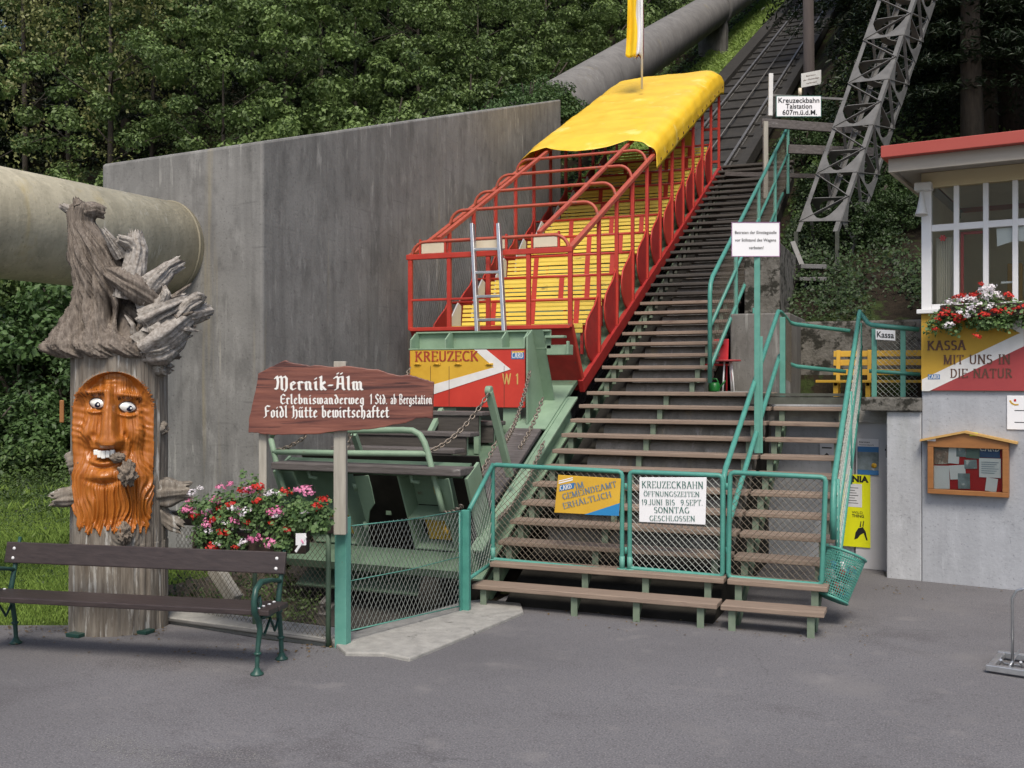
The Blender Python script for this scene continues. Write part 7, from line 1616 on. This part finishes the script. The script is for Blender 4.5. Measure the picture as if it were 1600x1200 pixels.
def crown_mesh(kind, seed):
    rs = np.random.RandomState(seed)
    if kind == 'bush':
        n = 46; d_ = rs.normal(0, 1, (n, 3)); d_ /= np.linalg.norm(d_, axis=1)[:, None]; c = d_ * (.25 + .75 * rs.rand(n, 1) ** .5) * [1.0, .9, .85]; c[:, 2] = np.abs(c[:, 2]) * .95 + .1
        p, nn = clumps(c, .24, 150, .7, rs); sz = rs.uniform(.04, .09, len(p)); m = L_dark
    elif kind == 'shadebush':  # same shape as the bush, leaf colour darkened for the shaded bank
        n = 46; d_ = rs.normal(0, 1, (n, 3)); d_ /= np.linalg.norm(d_, axis=1)[:, None]; c = d_ * (.25 + .75 * rs.rand(n, 1) ** .5) * [1.0, .9, .85]; c[:, 2] = np.abs(c[:, 2]) * .95 + .1
        p, nn = clumps(c, .24, 150, .7, rs); sz = rs.uniform(.04, .09, len(p)); m = L_shade
    elif kind == 'leafy':
        n = 78; d_ = rs.normal(0, 1, (n, 3)); d_ /= np.linalg.norm(d_, axis=1)[:, None]; c = d_ * (.35 + .65 * rs.rand(n, 1) ** .45) * [1.0, 1.0, 1.05]; c[:, 2] += 1.2
        c += rs.normal(0, .12, c.shape); p, nn = clumps(c, .165, 220, .55, rs); sz = rs.uniform(.026, .058, len(p)); m = L_mid
    elif kind == 'birch':
        n = 80; c = rs.normal(0, 1, (n, 3)) * [.42, .42, .62]; c[:, 2] += 1.3; p, nn = clumps(c, .20, 130, 1.5, rs); p[:, 2] -= rs.rand(len(p)) * .12; sz = rs.uniform(.02, .042, len(p)); m = L_yel
    elif kind == 'hazel':
        n = 60; d_ = rs.normal(0, 1, (n, 3)); d_ /= np.linalg.norm(d_, axis=1)[:, None]; c = d_ * (.25 + .75 * rs.rand(n, 1) ** .5) * [.95, .9, 1.0]; c[:, 2] = np.abs(c[:, 2]) * 1.1 + .15
        p, nn = clumps(c, .19, 210, .6, rs); sz = rs.uniform(.03, .066, len(p)); m = L_mid
    else:   # fir: tiers of drooping sprays on branches
        P_, S_ = [], []
        for k in range(15):
            z = .35 + k * .185; R = 1.0 * (1 - k / 16.5) + .05
            for j in range(11):
                a = rs.uniform(0, 2 * PI); L_ = R * rs.uniform(.7, 1.1); m_ = int(50 + 150 * L_)
                f = rs.rand(m_) ** .7; side = rs.normal(0, .10, m_) * (1.15 - f * .6); r = f * L_
                P_.append(np.stack([np.cos(a) * r - np.sin(a) * side, np.sin(a) * r + np.cos(a) * side, z - .32 * f ** 1.5 * L_ + .12 * f ** 3 * L_ - rs.rand(m_) * .07], 1))
        p = np.concatenate(P_); nn = np.tile([0, 0, 1.0], (len(p), 1)) + p * [.3, .3, 0]; sz = rs.uniform(.030, .065, len(p)); m = L_fir
    o = leafcloud("crown", m, p, nn, sz, aspect=.62 if kind != 'fir' else .26, rs=rs); me = o.data; bpy.data.objects.remove(o); return me, p
CM = {k: [crown_mesh(k, s) for s in (1, 2, 3)] for k in ('bush', 'shadebush', 'hazel', 'leafy', 'birch', 'fir')}
def wood(kind, name, cat, x, y, s, label, group=None, sz=1.0, tl=None, z=None, lean=0, lite=None):
    zz = float(terrain(x, y)) if z is None else z
    t = thing(name, (x, y, zz), label, cat, group); me, p = RNG.choice(CM[kind])
    if lite is not None: me = CM[kind][lite][0]
    o = bpy.data.objects.new("crown", me); COL.objects.link(o); o.parent = t; o.scale = (s, s, s * sz); o.rotation_euler = (lean, 0, RNG.uniform(0, 6.28)); 
    if kind in ('bush', 'shadebush', 'hazel'): 
        b = MB(); 
        for k in range(5): a = RNG.uniform(0, 6.28); b.tube([V(x, y, zz - .1), V(x + .25 * s * math.cos(a), y + .25 * s * math.sin(a), zz + .45 * s), V(x + .5 * s * math.cos(a + .3), y + .5 * s * math.sin(a + .3), zz + .8 * s)], [.03 * s, .02 * s, .008 * s], 6)
        b.build("stem", M_trunk, t); return t
    lift = (tl or 0); o.location = (0, 0, lift)
    h = lift + s * sz * (1.5 if kind != 'fir' else 3.0); r0 = .016 * s + .03 if kind != 'fir' else .05 * s + .04
    b = MB(); w1 = RNG.uniform(-.2, .2); w2 = RNG.uniform(-.2, .2)
    b.tube([V(x, y, zz - .3), V(x + w1 * .4, y + w2 * .4, zz + h * .3), V(x + w1 * .3, y + w2, zz + h * .65), V(x + w1 * .2, y + w2, zz + h)], [r0 * 1.3, r0, r0 * .7, r0 * .15], 9)
    for k in range(9):
        f = RNG.uniform(.25, .8); a = RNG.uniform(0, 6.28); z0_ = zz + h * f; L_ = s * RNG.uniform(.4, .85) * (1 if kind != 'fir' else .7)
        b.tube([V(x + w1 * .3, y + w2 * .7, z0_), V(x + L_ * .5 * math.cos(a), y + L_ * .5 * math.sin(a), z0_ + L_ * .30), V(x + L_ * math.cos(a + .3), y + L_ * math.sin(a + .3), z0_ + L_ * (.55 if kind != 'fir' else -.1))], [r0 * .38, r0 * .24, r0 * .08], 6)
    b.build("trunk", M_trunk, t); return t
def at(u, d): p = W(u, 592, d=d); return p.x, p.y
# individually placed woods on the left, nearest first: (kind, photo column, distance, size, stretch, trunk lift)
LT = [
 ('bush', 20, 22.5, 2.0, 'dark green shrub at the left edge of the lawn, under the cream-grey pipe'),
 ('bush', 92, 23.5, 2.1, 'dark shrub right behind the left side of the carved trunk'),
 ('bush', -60, 21.5, 2.0, 'dark shrub cut by the left picture edge below the pipe'),
 ('bush', 30, 25.5, 2.6, 'broad shrub above the pipe at the far left, behind the lawn shrubs'),
 ('bush', 130, 25.5, 2.5, 'leafy shrub above the pipe close to the left corner of the concrete block'),
 ('bush', 215, 24.5, 1.9, 'low shrub behind the front left edge of the concrete block'),
 ('bush', 330, 25.5, 1.9, 'low shrub at the foot of the slim trunks behind the concrete block'),
 ('bush', 445, 24.5, 1.8, 'shrub leaning over the top of the concrete block near its front corner'),
 ('bush', 560, 25, 1.9, 'shrub over the middle of the concrete block edge'),
 ('bush', 700, 27, 2.0, 'shrub over the concrete block left of the tarpaulin roof'),
 ('bush', 790, 29, 2.1, 'shrub over the rear end of the concrete block'),
 ('bush', 868, 31.5, 2.0, 'dark shrub pressed against the upper pipe where it leaves the block'),
]
for i, (kd, u, d, s, lb) in enumerate(LT):
    x, y = at(u, d); wood(kd, "shrub", "shrub", x, y, s, lb, None, sz=1.0)
LT2 = [
 ('birch', 170, 29, 3.3, 1.25, 3.2, 'yellowish birch with hanging fine leaves above the pipe and block corner'),
 ('birch', 40, 32, 3.4, 1.3, 4.0, 'pale birch in the upper left corner above the pipe'),
 ('leafy', 345, 27.5, 2.5, 1.1, 1.6, 'bright green leafy tree with slim trunk directly above the front of the block'),
 ('leafy', 450, 28.5, 2.9, 1.1, 1.6, 'full rounded leafy tree above the block corner'),
 ('leafy', 560, 31, 2.5, 1.1, 1.0, 'leafy tree right of the rounded tree above the block'),
 ('leafy', 300, 33, 3.0, 1.2, 3.6, 'tall leafy tree at the top edge, behind the slim-trunked tree'),
 ('leafy', 500, 35, 2.8, 1.2, 3.6, 'leafy tree at the top edge behind the rounded tree'),
 ('leafy', 745, 32, 2.1, 1.2, .8, 'young leafy tree with open twigs left of the tarpaulin roof'),
 ('leafy', 850, 36, 2.3, 1.1, .9, 'leafy tree above the upper pipe, left of the flag'),
 ('leafy', 655, 37, 2.5, 1.1, 1.6, 'dark leafy tree between the rounded tree and the young tree'),
]
for kd, u, d, s, sz, tl, lb in LT2:
    x, y = at(u, d); wood(kd, "birch_tree" if kd == 'birch' else "leafy_tree", "tree", x, y, s, lb, None, sz=sz, tl=tl)
FL = 'dark fir in the shaded wood at the top left behind the leafy trees'
for u, d, s in ((-80, 40, 4.2), (60, 44, 4.6), (200, 41, 4.4), (330, 47, 4.6), (430, 43, 4.2), (560, 46, 4.4), (640, 42, 4.0), (740, 45, 4.0), (840, 47, 4.0), (930, 52, 4.0), (1010, 57, 4.0), (130, 52, 5), (480, 54, 5), (690, 54, 5)):
    x, y = at(u, d); wood('fir', "fir_tree", "tree", x, y, s, FL, "dark firs at the top left", tl=-.2 * s)
FRl = 'dark fir in the shaded wood behind the lattice mast and the red-roofed ticket booth'
for u, d, s in ((1425, 31, 3.4), (1495, 24, 2.6), (1475, 29, 3.8), (1540, 25, 3.4), (1600, 28, 3.8), (1650, 24, 3.4), (1390, 34, 4.2), (1500, 36, 4.4), (1585, 35, 4.4), (1700, 31, 4.2), (1400, 44, 4.2), (1440, 42, 4.6), (1350, 47, 4.6), (1560, 44, 4.6), (1720, 40, 4.2)):
    x, y = at(u, d); wood('fir', "fir_tree", "tree", x, y, s, FRl, "dark firs behind the ticket booth", tl=.15 * s)
for u, d, s, lb in ((1310, 19.5, .9, 'small leafy shrub on the bank below the foot of the lattice mast'), (1395, 20, 1.1, 'leafy shrub on the dark bank left of the ticket booth roof'), (1350, 18.3, .8, 'low shrub above the retaining wall left of the ticket booth'), (1405, 17.6, .7, 'small shrub right at the ticket booth corner above the retaining wall'), (1260, 22, .9, 'shrub behind the timber barrier beams'), (1285, 24, 1.0, 'shrub between the tall dark pole and the lattice mast')):
    x, y = at(u, d); wood('shadebush', "shrub", "shrub", x, y, s, lb)
# firs filling the wood behind, and tall dark firs over the right-hand slope
for u, d, s in ((-60, 50, 5.2), (-260, 42, 5.2), (-420, 40, 5.2), (-600, 38, 5.2), (-340, 52, 5.6), (-180, 55, 5.6), (20, 54, 5.4), (110, 47, 5), (260, 56, 5.4), (390, 58, 5.4), (600, 58, 5.4), (780, 56, 5), (-120, 45, 5)):
    x, y = at(u, d); wood('fir', "fir_tree", "tree", x, y, s, FL, "dark firs at the top left", tl=-.2 * s)
for u, d, s in ((1540, 22, 3.4), (1580, 22.5, 3.8), (1660, 21, 3.6), (1520, 20.5, 3.0), (1470, 30, 4.2), (1610, 31, 4.6)):
    x, y = at(u, d); wood('fir', "fir_tree", "tree", x, y, s, FRl, "dark firs behind the ticket booth", tl=.25 * s)
# crumbs and pale scuffs on the asphalt
gm = MB(); rg = random.Random(9)
def crumb(x, y, r): 
    a = rg.uniform(0, 6); gm.add([(x + r * math.cos(a + k * 2.1) * rg.uniform(.6, 1.2), y + r * math.sin(a + k * 2.1) * rg.uniform(.6, 1.2), .0035) for k in range(3)], [(0, 1, 2)])
for k in range(500):
    p = W(rg.uniform(-50, 1650), rg.uniform(1010, 1200) if rg.random() < .8 else rg.uniform(965, 1200), Z=0)
    if p.y < 6.9 or p.x > -3.4 and p.y < 8.6: crumb(p.x, p.y, rg.uniform(.0015, .005))
for (ua, va, ub, vb, n_, sp) in ((140, 1160, 300, 1200, 1100, 9), (170, 1150, 260, 1175, 250, 6), (320, 1172, 410, 1180, 150, 3), (320, 1180, 420, 1190, 150, 3), (160, 1105, 260, 1115, 90, 5)):
    for k in range(n_):
        f = rg.random(); p = W(ua + (ub - ua) * f + rg.gauss(0, 6), va + (vb - va) * f + rg.gauss(0, sp), Z=0); crumb(p.x, p.y, rg.uniform(.0015, .0055))
struct(gm.build("asphalt_grit", M_apron))
for x, y, z, s, lb in ((-7.75, 20.1, 7.45, 1.0, 'shrub hiding the upper pipe right behind the end of the concrete block'), (-7.75, 21.4, 7.95, .8, 'small shrub beside the upper pipe above the rear corner of the block')):
    wood('bush', "shrub", "shrub", x, y, s, lb, z=z)
for kd, u, d, s, sz, tl, lb in (('leafy', 235, 31, 2.8, 1.2, 1.6, 'leafy tree between the yellowish birch and the bright slim-trunked tree'), ('leafy', 110, 36, 3.0, 1.3, 2.6, 'leafy tree behind the two birches at the upper left'), ('leafy', 395, 38, 3.0, 1.2, 4.0, 'leafy tree crown touching the top edge above the block corner'), ('leafy', 610, 42, 3.0, 1.2, 3.6, 'leafy tree at the top edge well to the left of the flag'), ('leafy', 800, 40, 2.8, 1.2, 2.0, 'leafy tree at the top edge above the shrubs by the pipe'), ('leafy', -20, 28, 2.8, 1.1, 1.2, 'leafy tree at the left picture edge above the pipe')):
    x, y = at(u, d); wood(kd, "leafy_tree", "tree", x, y, s, lb, None, sz=sz, tl=tl)
# dry leaves blown along the edges of the asphalt
n = 420; P_ = []
for k in range(n):
    r = rg.random()
    if r < .45: f = rg.random(); p = W(0 + 260 * f, 980 + rg.expovariate(.12), Z=0)
    elif r < .7: p = W(rg.uniform(250, 520), 1006 + rg.expovariate(.15) + (rg.uniform(0, 12)), Z=0)
    elif r < .9: p = V(rg.uniform(-3.4, -.4), 8.95 + rg.gauss(0, .25), 0)
    else: p = W(rg.uniform(1300, 1600), 915 + rg.expovariate(.1), Z=0)
    if p.y < 8.6 or p.x > -3.4: P_.append((p.x, p.y, .008))
P_ = np.array(P_)
M_dry = leafmat("dry_leaf", (.20, .13, .05), (.06, .04, .018))
o = leafcloud("leaf_litter", M_dry, P_, np.tile([0, 0, 3.0], (len(P_), 1)), NR.uniform(.012, .035, len(P_))); tag(o, "dry leaves and crumbs lying along the edges of the asphalt", "leaf litter", kind="stuff")
for u, d, s, lb in ((1330, 17.4, .75, 'bushy fern clump on the bank above the middle of the retaining wall'), (1415, 18.8, .9, 'dark shrub close to the booth roof corner, on the bank'), (1372, 19.2, .9, 'dark shrub on the bank midway between mast foot and booth'), (1290, 17.8, .6, 'small fern at the foot of the bank beside the concrete pier')):
    x, y = at(u, d); wood('shadebush', "shrub", "shrub", x, y, s, lb)
for u, d, s, lb in ((275, 26.5, 2.2, 'bright hazel bush behind the top of the block front, left of the slim trunk'), (395, 26.5, 2.5, 'bright hazel bush over the front corner of the concrete block'), (505, 27.5, 2.6, 'bright hazel bush right of the block corner, below the rounded tree'), (625, 28.5, 2.4, 'bright hazel bush over the middle of the long block edge'), (750, 30.5, 2.3, 'hazel bush left of the upper pipe over the block edge'), (840, 33.5, 2.4, 'hazel bush beside the upper pipe below the flag'), (150, 27.5, 2.6, 'hazel bush above the pipe at the block\'s left corner'), (60, 27, 2.7, 'hazel bush above the cream-grey pipe left of the root head'), (935, 40, 2.6, 'hazel bush left of the flag above the upper pipe'), (1000, 50, 2.8, 'hazel bush right of the flag beyond the upper pipe')):
    x, y = at(u, d); wood('hazel', "hazel_bush", "shrub", x, y, s, lb, sz=1.15)
